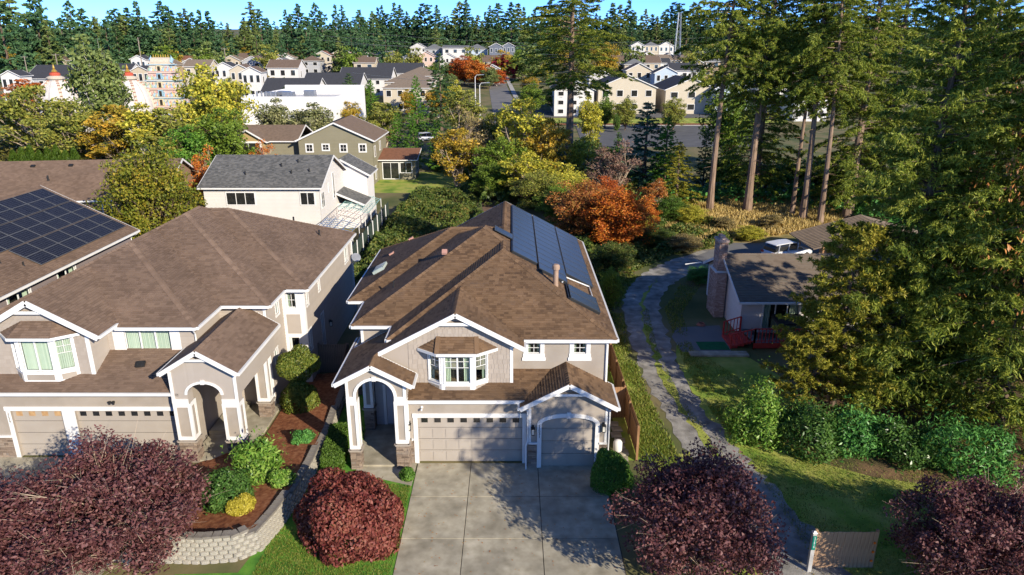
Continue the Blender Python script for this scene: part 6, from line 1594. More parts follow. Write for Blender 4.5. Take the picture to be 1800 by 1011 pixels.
for q in [
    ('E', 246, 61, 250, 148, L_YG2, 'large golden green tree between the solar roof and the grey-roofed house', 'golden_tree'),
    ('D', 348, 79, 262, 62, L_ORA, 'small spindly orange tree beside the grey-roofed house', 'orange_tree'),
    ('D', 462, 96, 246, 44, L_ORA, 'small orange-yellow tree in front of the olive house dormer', 'orange_tree'),
    ('C', 160, 128, 58, 96, L_FAR2, 'tall dark poplar-like tree between the two temple domes', 'poplar_tree'),
    ('B', 40, 118, 150, 130, L_OLV, 'olive green tree at the left edge in front of the temple', 'olive_tree'),
    ('B', 112, 112, 178, 104, L_OLV, 'dull green tree with bare stems below the left temple dome', 'olive_tree'),
    ('B', 195, 110, 185, 110, L_GOLD, 'yellow-brown tree below the dark poplar', 'olive_tree'),
    ('C', 250, 108, 178, 90, L_YGR, 'yellow green tree below the right temple dome', 'birch_tree'),
    ('B', 300, 106, 190, 104, L_OLV, 'birch clump with pale trunks below the painted tower', 'birch_tree'),
    ('A', 362, 112, 122, 112, L_YGR, 'bright yellow green tree right of the painted tower', 'green_tree'),
    ('A', 392, 100, 196, 100, L_GRN, 'dense green tree left of the olive house', 'green_tree'),
    ('A', 330, 98, 226, 90, L_CED, 'dark green bushy tree behind the orange tree', 'green_tree'),
    ('C', 478, 122, 172, 70, L_PALE, 'pale thin-leaved tree in front of the white flat building', 'pale_tree'),
    ('C', 540, 122, 178, 84, L_PALE, 'pale thin-leaved tree at the right end of the white flat building', 'pale_tree'),
    ('d', 612, 190, 128, 52, L_FIR2, 'dark spruce right of the white flat building', 'spruce_tree'),
    ('c', 650, 186, 140, 40, L_CED, 'green cedar beside the dark spruce near the brown roofs', 'cedar_tree'),
    ('c', 697, 118, 198, 46, L_CED, 'bright green cedar right of the olive house', 'cedar_tree'),
    ('c', 725, 116, 206, 44, L_CED, 'bright green cedar, second right of the olive house', 'cedar_tree'),
    ('c', 766, 113, 210, 42, L_CED, 'bright green cedar at the edge of the brown thicket', 'cedar_tree'),
    ('c', 730, 165, 133, 40, L_CED, 'tall bright cedar in front of the tan roofs', 'cedar_tree'),
    ('d', 772, 172, 92, 72, L_FIR2, 'tall dark spruce left of the orange maple', 'spruce_tree'),
    ('A', 815, 295, 100, 46, L_DOR, 'dark red maple behind the dark spruce', 'maple_tree'),
    ('A', 838, 285, 108, 44, L_ORA, 'bright orange maple beside the street lamps', 'maple_tree'),
    ('C', 872, 290, 118, 40, L_DOR, 'orange-red street maple by the far road', 'maple_tree'),
    ('C', 880, 320, 95, 40, L_RED, 'crimson maple behind the orange-red street maple', 'maple_tree'),
    ('C', 903, 318, 112, 20, L_RED, 'small bright crimson maple right of the far road', 'maple_tree'),
    ('C', 800, 175, 140, 30, L_YGR, 'yellow tree below the dark red maple', 'yellow_tree'),
    ('B', 816, 150, 158, 70, L_OLV, 'dark olive tree below the orange maple', 'olive_tree'),
    ('B', 672, 140, 180, 70, L_OLV, 'olive bushy tree behind the olive house roof', 'olive_tree'),
    ('A', 612, 145, 182, 60, L_GOLD, 'yellow bushy tree right of the white flat building', 'yellow_tree'),
    ('D', 830, 108, 192, 92, L_TANL, 'tan bare-twigged tree in the middle of the autumn thicket', 'tan_tree'),
    ('B', 800, 100, 225, 82, L_GOLD, 'golden brown tree at the left of the autumn thicket', 'golden_tree'),
    ('B', 868, 112, 196, 70, L_OLV, 'dark olive tree behind the tan bare-twigged tree', 'olive_tree'),
    ('A', 880, 98, 246, 84, L_GRN, 'green tree in the shade of the autumn thicket', 'green_tree'),
    ('B', 918, 104, 172, 92, L_YGR, 'tall yellow green birch left of the lone fir trunk', 'birch_tree'),
    ('B', 962, 102, 206, 80, L_GOLD, 'yellow birch beside the lone fir trunk', 'birch_tree'),
    ('B', 922, 90, 268, 96, L_YGR, 'yellow green thicket tree behind the middle house', 'thicket_tree'),
    ('C', 1018, 104, 240, 52, L_YGR, 'bright yellow tree right of the lone fir trunk', 'yellow_tree'),
    ('C', 1040, 140, 168, 44, L_YGR, 'yellow tree in front of the beige apartments', 'yellow_tree'),
    ('A', 985, 88, 290, 84, L_YGR, 'yellow shrubby tree at the foot of the lone fir', 'thicket_tree'),
    ('D', 1078, 88, 252, 96, L_BRN, 'bare reddish twiggy tree behind the orange bushes', 'bare_tree'),
    ('d', 1140, 95, 178, 118, L_BLU, 'blue-green spruce right of the bare reddish tree', 'spruce_tree'),
    ('c', 1175, 92, 205, 70, L_CED, 'green cedar beside the blue-green spruce', 'cedar_tree'),
    ('d', 1196, 86, 248, 84, L_PINE, 'yellow green cypress in front of the cedar', 'cypress_tree'),
    ('c', 1088, 112, 232, 34, L_CED, 'small young cedar by the parking lot', 'cedar_tree'),
    ('c', 1244, 100, 226, 40, L_FIR2, 'small dark conifer at the right of the parking lot', 'spruce_tree'),
    ('E', 1092, 67, 328, 112, L_ORA, 'bright orange-red autumn tree beside the solar roof', 'autumn_tree'),
    ('E', 1032, 71, 318, 112, L_RUST, 'dull red autumn tree behind the solar roof', 'autumn_tree'),
    ('E', 1062, 76, 312, 80, L_DOR, 'red-orange autumn tree between the rust and orange ones', 'autumn_tree'),
    ('E', 1010, 80, 306, 80, L_YGR, 'yellow green shrubby tree left of the red autumn trees', 'thicket_tree'),
    ('E', 1128, 74, 350, 56, L_ORA, 'smaller orange tree right of the bright autumn tree', 'autumn_tree'),
    ('E', 985, 76, 322, 70, L_GRN, 'green bush left of the dull red autumn tree', 'thicket_bush'),
    ('E', 950, 84, 300, 90, L_OLV, 'olive thicket bush behind the ridge of the middle house', 'thicket_bush'),
    ('E', 870, 92, 286, 80, L_GRN, 'green thicket bush beside the dirt path', 'thicket_bush'),
    ('C', 1152, 82, 312, 40, L_RUST, 'small rust-brown tree below the spruce', 'rust_tree'),
    ('E', 1112, 72, 362, 60, L_YGR, 'yellow green bush right of the orange autumn tree', 'thicket_bush'),
    ('E', 1180, 78, 345, 60, L_HED, 'bright green bush below the cypress', 'thicket_bush'),
    ('E', 1215, 77, 360, 56, L_YGR, 'yellow green bush at the edge of the dry grass', 'thicket_bush'),
    ('E', 1150, 68, 398, 70, L_BRAM, 'low weedy bush beside the bend of the gravel drive', 'thicket_bush'),
    ('E', 1205, 66, 412, 60, L_TANL, 'dry weedy bush where the gravel drive bends', 'thicket_bush'),
    ('E', 1075, 58, 425, 74, L_BRAM, 'dark green bush below the orange autumn tree', 'thicket_bush'),
    ('E', 1075, 50, 470, 44, L_GRN, 'dark bush against the right wall of the middle house', 'thicket_bush'),
    ('E', 1230, 56, 492, 46, L_LAUR, 'dark round bush in front of the brick chimney', 'yard_bush'),
    ('A', 1290, 120, 158, 84, L_GRN, 'green broad tree between the first two bare trunks', 'green_tree'),
    ('A', 1285, 96, 270, 70, L_GRN, 'dark green tree behind the slender fir trunk', 'green_tree'),
    ('A', 1350, 98, 286, 76, L_LAUR, 'dark undergrowth tree between the bare trunks', 'green_tree'),
    ('A', 1420, 96, 280, 90, L_GRN, 'shaded green tree behind the pale slender trunk', 'green_tree'),
    ('A', 1490, 92, 270, 90, L_GRN, 'shaded green tree behind the bright full fir', 'green_tree'),
    ('C', 1275, 74, 385, 36, L_TANL, 'dry tan bush in the sunlit grass', 'dry_bush'),
    ('C', 1355, 75, 376, 40, L_TANL, 'tall dry grass clump beside the carport', 'dry_bush'),
    ('E', 1320, 70, 405, 50, L_YGR, 'low yellow bush beside the white car', 'dry_bush'),
    ('A', 1064, 178, 178, 40, L_GRN, 'round street tree in front of the left beige apartments', 'street_tree'),
    ('A', 1100, 172, 176, 40, L_OLV, 'olive street tree by the parking lot', 'street_tree'),
    ('A', 1186, 172, 174, 42, L_OLV, 'olive street tree in front of the right beige apartments', 'street_tree'),
    ('E', 1085, 168, 200, 12, L_HED, 'small clipped round bush on the parking lot strip', 'round_bush'),
    ('C', 60, 200, 138, 90, L_ORA, 'orange maple behind the left temple dome', 'maple_tree'),
    ('A', 400, 180, 140, 46, L_OLV, 'olive tree left of the dark roofed townhouses', 'olive_tree'),
    ('A', 985, 210, 160, 60, L_GRN, 'green tree behind the lone fir trunk', 'green_tree'),
    ('A', 1066, 300, 78, 46, L_GOLD, 'yellow tree on the far hillside right of the lone fir', 'yellow_tree'),
]:
    kind, px, y, top, w, m, lab, nm = q
    tree_at(kind, px, y, top, w, m, lab, nm)
# clipped cedar hedge trees at the left
cme_ = None
rngc = np.random.default_rng(90)
P, N = lumpy_points(5000, (1, 1, 1), rngc, 4, .12, dome=False, lump_size=.3, zmin=-1)
P[:, 2] = P[:, 2] * .5 + .5; P[:, :2] *= (1.1 - .75 * P[:, 2:3] ** 2.2)
P = P * np.array([1.0, 1.0, 5.2])
arb = leaf_mesh('crown', P, N, .16, leaf('arborvitae_sprays', [(0.03, 0.075, 0.008), (0.07, 0.13, 0.014), (0.12, 0.18, 0.02)], scale=.6), rngc, aspect=.3, align=.3, direction=np.tile([[0, 0, 1.0]], (len(P), 1)) + rngc.normal(size=(len(P), 3)) * .25)
trk = MB().tube([(0, 0, -.2), (0, 0, 2.2), (0, 0, 4.8)], [.12, .09, .02], 6).mesh('trunk', BARK)
ords = ['first', 'second', 'third', 'fourth', 'fifth', 'sixth', 'seventh', 'eighth']
for i in range(8):
    x, y, _ = at(18 + i * 15.5, 250, 103); plant('arborvitae', 'clipped columnar arborvitae, %s from the left edge behind the brown roof' % ords[i], 'tree', (trk, arb), (x, y, 0), (1.05, 1.05, 1.0 + .08 * (i % 3)), i * 1.3, 'arborvitae hedge row at the left')
for i in range(4):
    x, y, _ = at(640 + i * 11, 160, 178); plant('arborvitae', 'clipped arborvitae column by the tan roofs, %s of four' % ords[i], 'tree', (trk, arb), (x, y, 0), (1.0, 1.0, 1.15), i * 1.1, 'arborvitae hedge row by the tan roofs')
# --- bramble thicket, a mound nobody could count
rng = np.random.default_rng(95)
poly = [(-14.05, 57), (-13.2, 51), (-9.5, 48.5), (-6.5, 48.2), (-4.2, 50), (.5, 62), (-1.5, 76), (-4.5, 86), (-4, 98), (-13, 95), (-14.05, 80)]
def in_poly(x, y, poly):
    r = np.zeros(len(x), bool); j = len(poly) - 1
    for i in range(len(poly)):
        xi, yi = poly[i]; xj, yj = poly[j]
        r ^= ((yi > y) != (yj > y)) & (x < (xj - xi) * (y - yi) / (yj - yi + 1e-9) + xi); j = i
    return r
def mound(name, label, poly, n, size, mat, hgt, seed, aspect=.6):
    rng = np.random.default_rng(seed); px_, py_ = zip(*poly)
    x = rng.uniform(min(px_), max(px_), n * 2); y = rng.uniform(min(py_), max(py_), n * 2); k = in_poly(x, y, poly); x, y = x[k][:n], y[k][:n]
    z = hgt * (.62 + .22 * np.sin(x * .9 + 1.3 * np.sin(y * .5)) + .2 * np.sin(y * .75 + x * .3) + .12 * np.sin(x * 2.3 + y * 1.7) + .08 * np.sin(x * 4.1 - y * 3.3))
    d = np.min([np.abs((x - a[0]) * (b[1] - a[1]) - (y - a[1]) * (b[0] - a[0])) / math.dist(a, b) for a, b in zip(poly, poly[1:] + poly[:1])], axis=0)
    z = np.maximum(.1, z * np.clip(d / .9, .25, 1)) - rng.random(len(x)) ** 2 * .5
    P = np.stack([x, y, np.maximum(z, .02)], 1); N = np.tile([[0, -.2, 1.0]], (len(x), 1))
    me = leaf_mesh(name, P, N, size, mat, rng, aspect=aspect, align=.5)
    o = link(name, me); set_props(o, label, None, None, 'stuff'); return o
mound('bramble_thicket', 'mass of green and yellowing brambles behind the middle house', poly, 62000, .14, L_BRAM, 1.5, 96)
mound('undergrowth', 'weedy undergrowth along the right side of the middle house', [(5.2, 46.5), (7.3, 46), (7.6, 52), (10.5, 59), (15, 64.5), (22, 68.5), (24, 76), (12, 80), (3.5, 74), (1, 62), (4.8, 50)], 34000, .16, L_BRAM, 1.2, 97)
mound('undergrowth', 'shaded undergrowth under the tall firs', [(12, 84), (20, 92), (48, 100), (66, 92), (60, 70), (40, 74), (36, 86), (20, 88)], 16000, .26, L_LAUR, 2.2, 98)
mound('undergrowth', 'shrubby undergrowth beyond the brambles', [(-4, 86), (12, 82), (20, 96), (16, 140), (-4, 140), (-14, 116), (-5, 100)], 22000, .3, L_BRAM, 2.4, 99)
mound('undergrowth', 'bushy undergrowth in front of the temple', [(-95, 100), (-34, 92), (-32, 128), (-50, 134), (-95, 138)], 26000, .3, leaf('scrub_leaves', [(0.03, 0.045, 0.01), (0.07, 0.08, 0.018), (0.15, 0.13, 0.03), (0.1, 0.12, 0.025)], scale=.2), 3.0, 100)
mound('mulch_chips', 'red bark chips and fallen leaves on the mulch bed', [(-12.2, 23.0), (-10.2, 23.0), (-9.7, 25), (-9.4, 30), (-9.6, 36), (-12.0, 36), (-12.2, 29)], 3000, .05, leaf('mulch_bits', [(0.16, 0.05, 0.02), (0.3, 0.12, 0.05), (0.4, 0.2, 0.08)], translucent=0), .001, 101)
# --- grass blades on the near lawns
def grass(name, label, poly, n, size, mat, seed, holes=()):
    rng = np.random.default_rng(seed); px_, py_ = zip(*poly)
    x = rng.uniform(min(px_), max(px_), n * 2); y = rng.uniform(min(py_), max(py_), n * 2)
    k = in_poly(x, y, poly) & ((np.sin(x * 1.1 + np.sin(y * .8) * 2) + np.sin(y * 1.4 + x * .5) + rng.normal(size=n * 2) * .7) > -.9)
    for hl in holes: k &= ~in_poly(x, y, hl)
    x, y = x[k][:n], y[k][:n]; n = len(x)
    a = rng.uniform(0, 6.28, n); w = size * .22; hgt = size * rng.uniform(.5, 1.3, n)
    lx, ly = rng.normal(size=n) * size * .45, rng.normal(size=n) * size * .45
    V = np.empty((n, 3, 3), np.float32); V[:, 0] = np.stack([x - w * np.cos(a), y - w * np.sin(a), np.zeros(n)], 1); V[:, 1] = np.stack([x + w * np.cos(a), y + w * np.sin(a), np.zeros(n)], 1); V[:, 2] = np.stack([x + lx, y + ly, hgt], 1)
    o = link(name, np_mesh(name, V.reshape(-1, 3), np.arange(n * 3).reshape(n, 3), mat)); set_props(o, label, None, None, 'stuff'); return o
grass('grass', 'grass blades on the right front lawn', [(11.6, 20.5), (27, 20.5), (27, 26.5), (18, 29.5), (12.5, 33), (13.5, 38), (11.5, 43.5), (10.6, 40), (10.7, 34), (11.2, 30)], 60000, .075, L_GRASS, 110)
grass('grass', 'grass blades on the left front lawn', [(-9.7, 20.5), (-4.5, 20.5), (-4.5, 27.2), (-9.3, 28)], 26000, .07, L_GRASS, 111)
grass('grass', 'grass blades on the verge beside the cedar fence', [(6.1, 29.3), (7.9, 29.3), (7.6, 36), (7.4, 46), (6.1, 46)], 16000, .09, L_GRASS, 112)
grass('grass', 'ragged grass growing between the wheel ruts of the gravel drive', [(9.9, 28), (9.5, 31), (8.8, 36), (8.95, 43), (9.7, 50), (10.2, 50), (9.5, 43), (9.4, 36), (10.0, 31), (10.4, 28)], 5000, .09, L_GRASS, 113)
grass('dry_grass_blades', 'tall dry yellow grass in front of the fir trunks', [gnd(1150, 440)[:2], gnd(1400, 410)[:2], gnd(1480, 395)[:2], gnd(1480, 345)[:2], gnd(1235, 345)[:2], gnd(1180, 380)[:2]], 26000, .5, L_DRYG, 114)

grass('weeds', 'ragged weeds along the outer edge of the gravel drive', [(6.2, 28), (8.1, 28), (7.7, 36), (7.75, 44), (8.4, 52), (10.8, 58), (10.2, 59.5), (7.2, 53), (6.2, 44)], 12000, .16, L_GRASS, 120)
grass('weeds', 'ragged weeds along the inner edge of the gravel drive', [(11.6, 28), (11.2, 31), (10.5, 36), (10.8, 43), (11.4, 50), (14, 56), (16.5, 58.5), (15.3, 55), (12.5, 49), (11.8, 43), (11.6, 36), (12.6, 31)], 12000, .13, L_GRASS, 121)
def litter(name, label, poly, n, size, mat, seed, z=.036):
    rng = np.random.default_rng(seed); px_, py_ = zip(*poly)
    x = rng.uniform(min(px_), max(px_), n * 2); y = rng.uniform(min(py_), max(py_), n * 2); k = in_poly(x, y, poly); x, y = x[k][:n], y[k][:n]
    P = np.stack([x, y, np.full(len(x), z) + rng.random(len(x)) * .015], 1)
    o = link(name, leaf_mesh(name, P, np.tile([[0, 0, 1.0]], (len(x), 1)), size, mat, rng, align=.85)); set_props(o, label, None, None, 'stuff')
litter('fallen_leaves', 'scattered fallen leaves on the concrete driveway', [(-4.4, 16), (4.2, 16), (4.2, 29), (-4.4, 29)], 420, .035, L_RUST, 130)
litter('fallen_leaves', 'scattered fallen leaves on the right lawn', [(10.6, 20), (24, 20), (22, 27), (12, 32), (10.8, 30)], 900, .04, L_TANL, 131, .03)
litter('fallen_leaves', 'scattered dark red leaves on the left driveway', [(-24, 22), (-16, 22), (-16, 29), (-24, 29)], 260, .035, L_PLUM, 132, .03)

rr2 = random.Random(31)
COV = [('A', L_GRN, 'green'), ('A', L_OLV, 'olive'), ('B', L_YGR, 'yellow green'), ('c', L_CED, 'cedar green'), ('C', L_GOLD, 'golden'), ('A', L_FAR2, 'dull green'), ('d', L_FIR2, 'dark needled')]
for i in range(64):
    px = rr2.uniform(430, 1330); y = rr2.uniform(186, 320)
    if 820 < px < 905 and y < 260: px = rr2.choice((790, 925)) + rr2.uniform(-14, 14)
    kd, mt, cn = rr2.choice(COV); gy = 505.5 + FPX * (-( -(CAM_H - gz(y)) * CS + y * SN) / (y * CS + (CAM_H - gz(y)) * SN))
    hpx = FPX / y * rr2.uniform(5, 9)
    side = 'left of centre' if px < 700 else ('centre' if px < 950 else 'right of the lone fir')
    tree_at(kd, px, y, gy - hpx, hpx * rr2.uniform(.55, .95), mt, 'small %s tree among the far streets, %s' % (cn, side), 'neighbourhood_tree', group='trees among the far streets')
# ------------------------------------------------------------------ the temple among the trees
WP_ = material('temple_white', [(0.48, 0.45, 0.42), (0.58, 0.55, 0.51)], rough=.7, scale=1)
GOLD = material('gold_finial', [(0.55, 0.33, 0.06), (0.65, 0.42, 0.1)], rough=.35, metal=.6)
def temple_palette():
    return material('painted_figures', [(0.55, 0.2, 0.15), (0.7, 0.55, 0.2), (0.25, 0.42, 0.55), (0.62, 0.58, 0.52), (0.25, 0.45, 0.3), (0.65, 0.35, 0.35), (0.3, 0.5, 0.65), (0.7, 0.66, 0.6)], island=1.0, rough=.7)
PAL = temple_palette()
BLU_ = material('temple_pale_blue', [(0.24, 0.4, 0.5), (0.32, 0.47, 0.57)], rough=.7); CRM = material('temple_cream', [(0.5, 0.43, 0.33), (0.57, 0.5, 0.4)], rough=.7); PNK = material('temple_pink', [(0.54, 0.34, 0.3), (0.62, 0.42, 0.37)], rough=.7)
YEL_ = material('temple_yellow', [(0.56, 0.46, 0.26), (0.62, 0.53, 0.34)], rough=.7)
gx_, gy_, _ = at(290, 150, 168)
g = thing('temple_tower', 'brightly painted tiered temple gateway tower above the trees', 'tower', (gx_, gy_, 0))
MB().box(-5.2, 5.2, -3.4, 3.4, -.5, 4.2).build('tower_base', WP_, g)
MB().box(-1.3, 1.3, -3.5, -3.3, 0, 3.4).build('gateway', DARK, g)
z = 4.2; W0, D0 = 4.7, 3.1
rr = random.Random(9)
for k in range(6):
    hgt = 2.0 - k * .06; f = 1 - k * .092; w, d = W0 * f, D0 * f; w2 = W0 * (f - .085)
    tb = MB().hexa([(-w, -d, z), (w, -d, z), (w, d, z), (-w, d, z), (-w2, -d * .93, z + hgt - .35), (w2, -d * .93, z + hgt - .35), (w2, d * .93, z + hgt - .35), (-w2, d * .93, z + hgt - .35)])
    to = tb.build('tier', (PNK, CRM)[k % 2], g)
    MB().box(-w - .12, w + .12, -d - .12, d + .12, z + hgt - .35, z + hgt - .2).build('cornice', BLU_ if k % 2 else CRM, to)
    MB().box(-w2 - .05, w2 + .05, -d * .95, d * .95, z + hgt - .2, z + hgt).build('cornice', CRM if k % 2 else PNK, to)
    MB().box(-.55, .55, -d - .18, -d + .1, z + .1, z + hgt - .4).build('niche', YEL_ if k % 2 else BLU_, to)
    MB().box(-.3, .3, -d - .2, -d - .15, z + .15, z + hgt - .6).build('niche_opening', DARK, to)
    fm = MB()
    for face in ((0, -1), (1, 0), (-1, 0)):
        n = 30 - k * 3 if face[0] == 0 else 16 - k
        for i in range(n):
            t = (i + .5) / n * 2 - 1
            if face[0] == 0 and abs(t * w) < .6: continue
            hh = rr.uniform(.55, 1.0) * (hgt - .55); s = .16
            x, y = (t * w * .97, -d - .05) if face[0] == 0 else (face[0] * (w + .05), t * d * .95)
            fm.box(x - s * .8, x + s * .8, y - s * .6, y + s * .6, z + .05, z + hh * .6)
            fm.box(x - s * .45, x + s * .45, y - s * .5, y + s * .5, z + hh * .6, z + hh)
            fm.box(x - s * 1.1, x + s * 1.1, y - s * .3, y + s * .3, z + hh * .3, z + hh * .45)
    fm.build('figures', PAL, to, kind='stuff')
    z += hgt
w = W0 * .44; prof = [(-.9, 0), (-.95, .35), (-.7, .9), (-.3, 1.25), (.3, 1.25), (.7, .9), (.95, .35), (.9, 0)]
MB().prism([(-w, y * 1.2, z + q) for y, q in prof], (2 * w, 0, 0)).build('barrel_roof', CRM, g)
for s in (-1, 1): MB().tube([(s * w, 0, z + .3), (s * (w + .35), 0, z + .9), (s * (w + .2), 0, z + 1.7)], [.5, .4, .1], 8).build('horn', BLU_, g)
for i in range(7): MB().lathe([(.05, 0), (.16, .12), (.16, .25), (.05, .35), (.09, .42), (.01, .7)], (-w * .8 + i * w * 1.6 / 6, 0, z + 1.22), 8).build('finial', GOLD, g)
for px_, lab in ((100, 'white domed temple spire with gold finial left of the dark poplar'), (228, 'white domed temple spire with gold finial left of the painted tower')):
    X, Y, _ = at(px_, 150, 160); d = thing('temple_dome', lab, 'dome', (X, Y, 0))
    MB().box(-4.5, 4.5, -4.5, 4.5, -.5, 5.5).build('hall', WP_, d)
    MB().lathe([(4.3, 5.5), (4.35, 6.5), (4.1, 8), (3.5, 9.6), (2.6, 11), (1.6, 11.9), (1.2, 12.1)], n=24).build('dome', WP_, d, smooth=True)
    for i in range(12):
        a = i * math.pi / 6 + .13; rib = [(4.4, 6.2), (4.18, 8), (3.58, 9.6), (2.68, 11), (1.66, 11.9)]
        ro = MB().tube([(r * math.cos(a), r * math.sin(a), q) for r, q in rib], [.3, .3, .27, .22, .15], 5).build('rib', WP_ if i % 2 else CRM, d)
        bm_ = MB()
        if i % 2 == 0:
            for q in range(9):
                t = q / 8 * (len(rib) - 1); j = min(int(t), len(rib) - 2); ft = t - j
                r = rib[j][0] + (rib[j + 1][0] - rib[j][0]) * ft + .2; zz = rib[j][1] + (rib[j + 1][1] - rib[j][1]) * ft
                bm_.box(r * math.cos(a) - .2, r * math.cos(a) + .2, r * math.sin(a) - .2, r * math.sin(a) + .2, zz - .1, zz + .1)
            bm_.build('rib_bands', material('temple_rust', [(0.4, 0.2, 0.13), (0.5, 0.28, 0.2)]), ro, kind='stuff')
    MB().lathe([(1.2, 12.1), (1.75, 12.2), (1.85, 12.5), (1.3, 12.8), (1.0, 12.9)], n=20).build('amalaka', CRM, d)
    MB().lathe([(1.0, 12.9), (1.1, 13.1), (.95, 13.5), (.6, 13.6)], n=16).build('red_collar', material('temple_red', [(0.4, 0.06, 0.03), (0.48, 0.1, 0.06)]), d)
    MB().lathe([(.5, 13.6), (.65, 13.75), (.4, 14.1), (.2, 14.3), (.28, 14.55), (.05, 15.2)], n=12).build('finial', GOLD, d)
# white flat-roofed building
X0, Y0, _ = at(415, 200, 135); X1 = at(584, 200, 135)[0]
wb = thing('flat_building', 'long white flat-roofed building with curved parapet behind pale trees', 'building', (0, 0, 0))
WBM = material('bright_white_wall', [(0.7, 0.69, 0.67), (0.78, 0.77, 0.75)], rough=.7)
zt = at(500, 170, 138)[2]
MB().box(X0, X1, 138, 138.3, -.5, zt).build('front_wall', WBM, wb); MB().box(X1 - .3, X1, 138.3, 166, -.5, zt).build('side_wall', WBM, wb); MB().box(X0, X0 + .3, 138.3, 166, -.5, zt).build('side_wall', WBM, wb); MB().box(X0, X1, 166, 166.3, -.5, zt + .8).build('rear_wall', WBM, wb)
MB().box(X0 + .3, X1 - .3, 138.3, 166, zt - 1.4, zt - 1.2).build('flat_roof', material('pale_roof_membrane', [(0.5, 0.5, 0.5), (0.6, 0.6, 0.6)]), wb)
for i, (x, y) in enumerate(((.12, 145), (.2, 149), (.3, 146), (.45, 152))): MB().box(X0 + (X1 - X0) * x, X0 + (X1 - X0) * x + 2.2, y, y + 2, zt - 1.2, zt + .4).build('roof_unit', METAL, wb)
for i in range(5): MB().tube([(X0 + 1.5 + i * .9, 143, zt - 1.2), (X0 + 1.5 + i * .9, 143, zt + .7)], .18, 7).build('roof_stack', METAL, wb)
# ------------------------------------------------------------------ roads and the parking lot beyond the thicket
sheet('parking_lot', [(14, 142), (50, 142), (60, 182), (16, 182)], ASPHALT, .01)
for i in range(9):
    x = 20 + i * 3.4; o = MB().box(x, x + .12, 160, 165.5, .012, .018).build('parking_line', PAINT); o['kind'] = 'structure'
kb = MB().box(15, 58, 182.2, 182.6, 0, .22).build('kerb', CURB); kb['kind'] = 'structure'
sheet('red_mulch_strip', [(8, 182.7), (62, 182.7), (62, 185.5), (8, 185.5)], MULCH, .12)
sheet('verge', [(0, 186), (70, 186), (75, 196), (0, 196)], LAWN, .02)
sheet('far_street', [(-3.5, 214), (90, 206), (90, 196.5), (-3.5, 198)], ASPHALT, .03)
rd = []
for y in range(150, 440, 10):
    c = at(0, 0, y); X = -1.5 - (y - 200) * .045
    rd.append((X, y))
mb = MB()
for x, y in rd: mb.v += [(x - 3.6, y, gz(y) + .05), (x + 3.6, y, gz(y) + .05)]
for i in range(len(rd) - 1): mb.f.append((2 * i, 2 * i + 1, 2 * i + 3, 2 * i + 2))
mb.build('far_road', ASPH2, kind='structure')
mb = MB()
for x, y in rd: mb.v += [(x + 4.2, y, gz(y) + .15), (x + 5.8, y, gz(y) + .15)]
for i in range(len(rd) - 1): mb.f.append((2 * i, 2 * i + 1, 2 * i + 3, 2 * i + 2))
mb.build('sidewalk', CURB, kind='structure')
car('white car parked beyond the bright cedars', (-17.5, 152, 0), .3); 
# ------------------------------------------------------------------ far houses
RC = dict(dark=roofmat('charcoal', (0.045, 0.047, 0.055)), brown=roofmat('far_brown', (0.15, 0.105, 0.078)), tan=roofmat('far_tan', (0.2, 0.155, 0.115)), grey=roofmat('far_grey', (0.15, 0.155, 0.16)), rust=roofmat('far_rust', (0.2, 0.09, 0.06)))
WC = {k: wallmat('far_' + k, c) for k, c in dict(cream=(0.5, 0.44, 0.34), white=(0.6, 0.585, 0.56), beige=(0.46, 0.39, 0.29), pink=(0.58, 0.42, 0.36), green=(0.32, 0.4, 0.28), grey=(0.36, 0.37, 0.39), blue=(0.42, 0.5, 0.58), slate=(0.14, 0.16, 0.2), tan=(0.4, 0.3, 0.2)).items()}
def far_house(px, top, y, wpx, wall, roof, label, ridge='y', d=None, hipped=False, wh=5.6, rz=0.0, pitch=.5, nwin=3, cat='house', name='house', rows=2):
    X, _, Z = at(px, top, y); w = wpx / pmeter(y, Z); d = d or w * .95
    span = w if ridge == 'y' else d
    rise = pitch * (min(w, d) if hipped else span) / 2
    gzv = gz(y); wh = max(2.6, min(9.5, Z - gzv - rise))
    zb = min(gzv, Z - rise - wh)
    fw = []
    sh = wh / rows
    for r in range(rows):
        for i in range(nwin):
            u = w * (i + .5) / nwin; hwid = min(.95, max(.5, w / nwin * .2)); fw.append((u - hwid, u + hwid, sh * r + sh * .35, sh * r + sh * .8, dict(trim=.12)))
    rw_ = [(d * .35 - .5, d * .35 + .5, wh * .6, wh * .85, dict(trim=.12))]
    o, Wf, Wr = simple_house(name, label, X, y + d / 2, w, d, wh, rz, ridge, pitch, WC[wall], RC[roof], z=zb, hipped=hipped, front=fw, right=rw_, cat=cat)
    return o
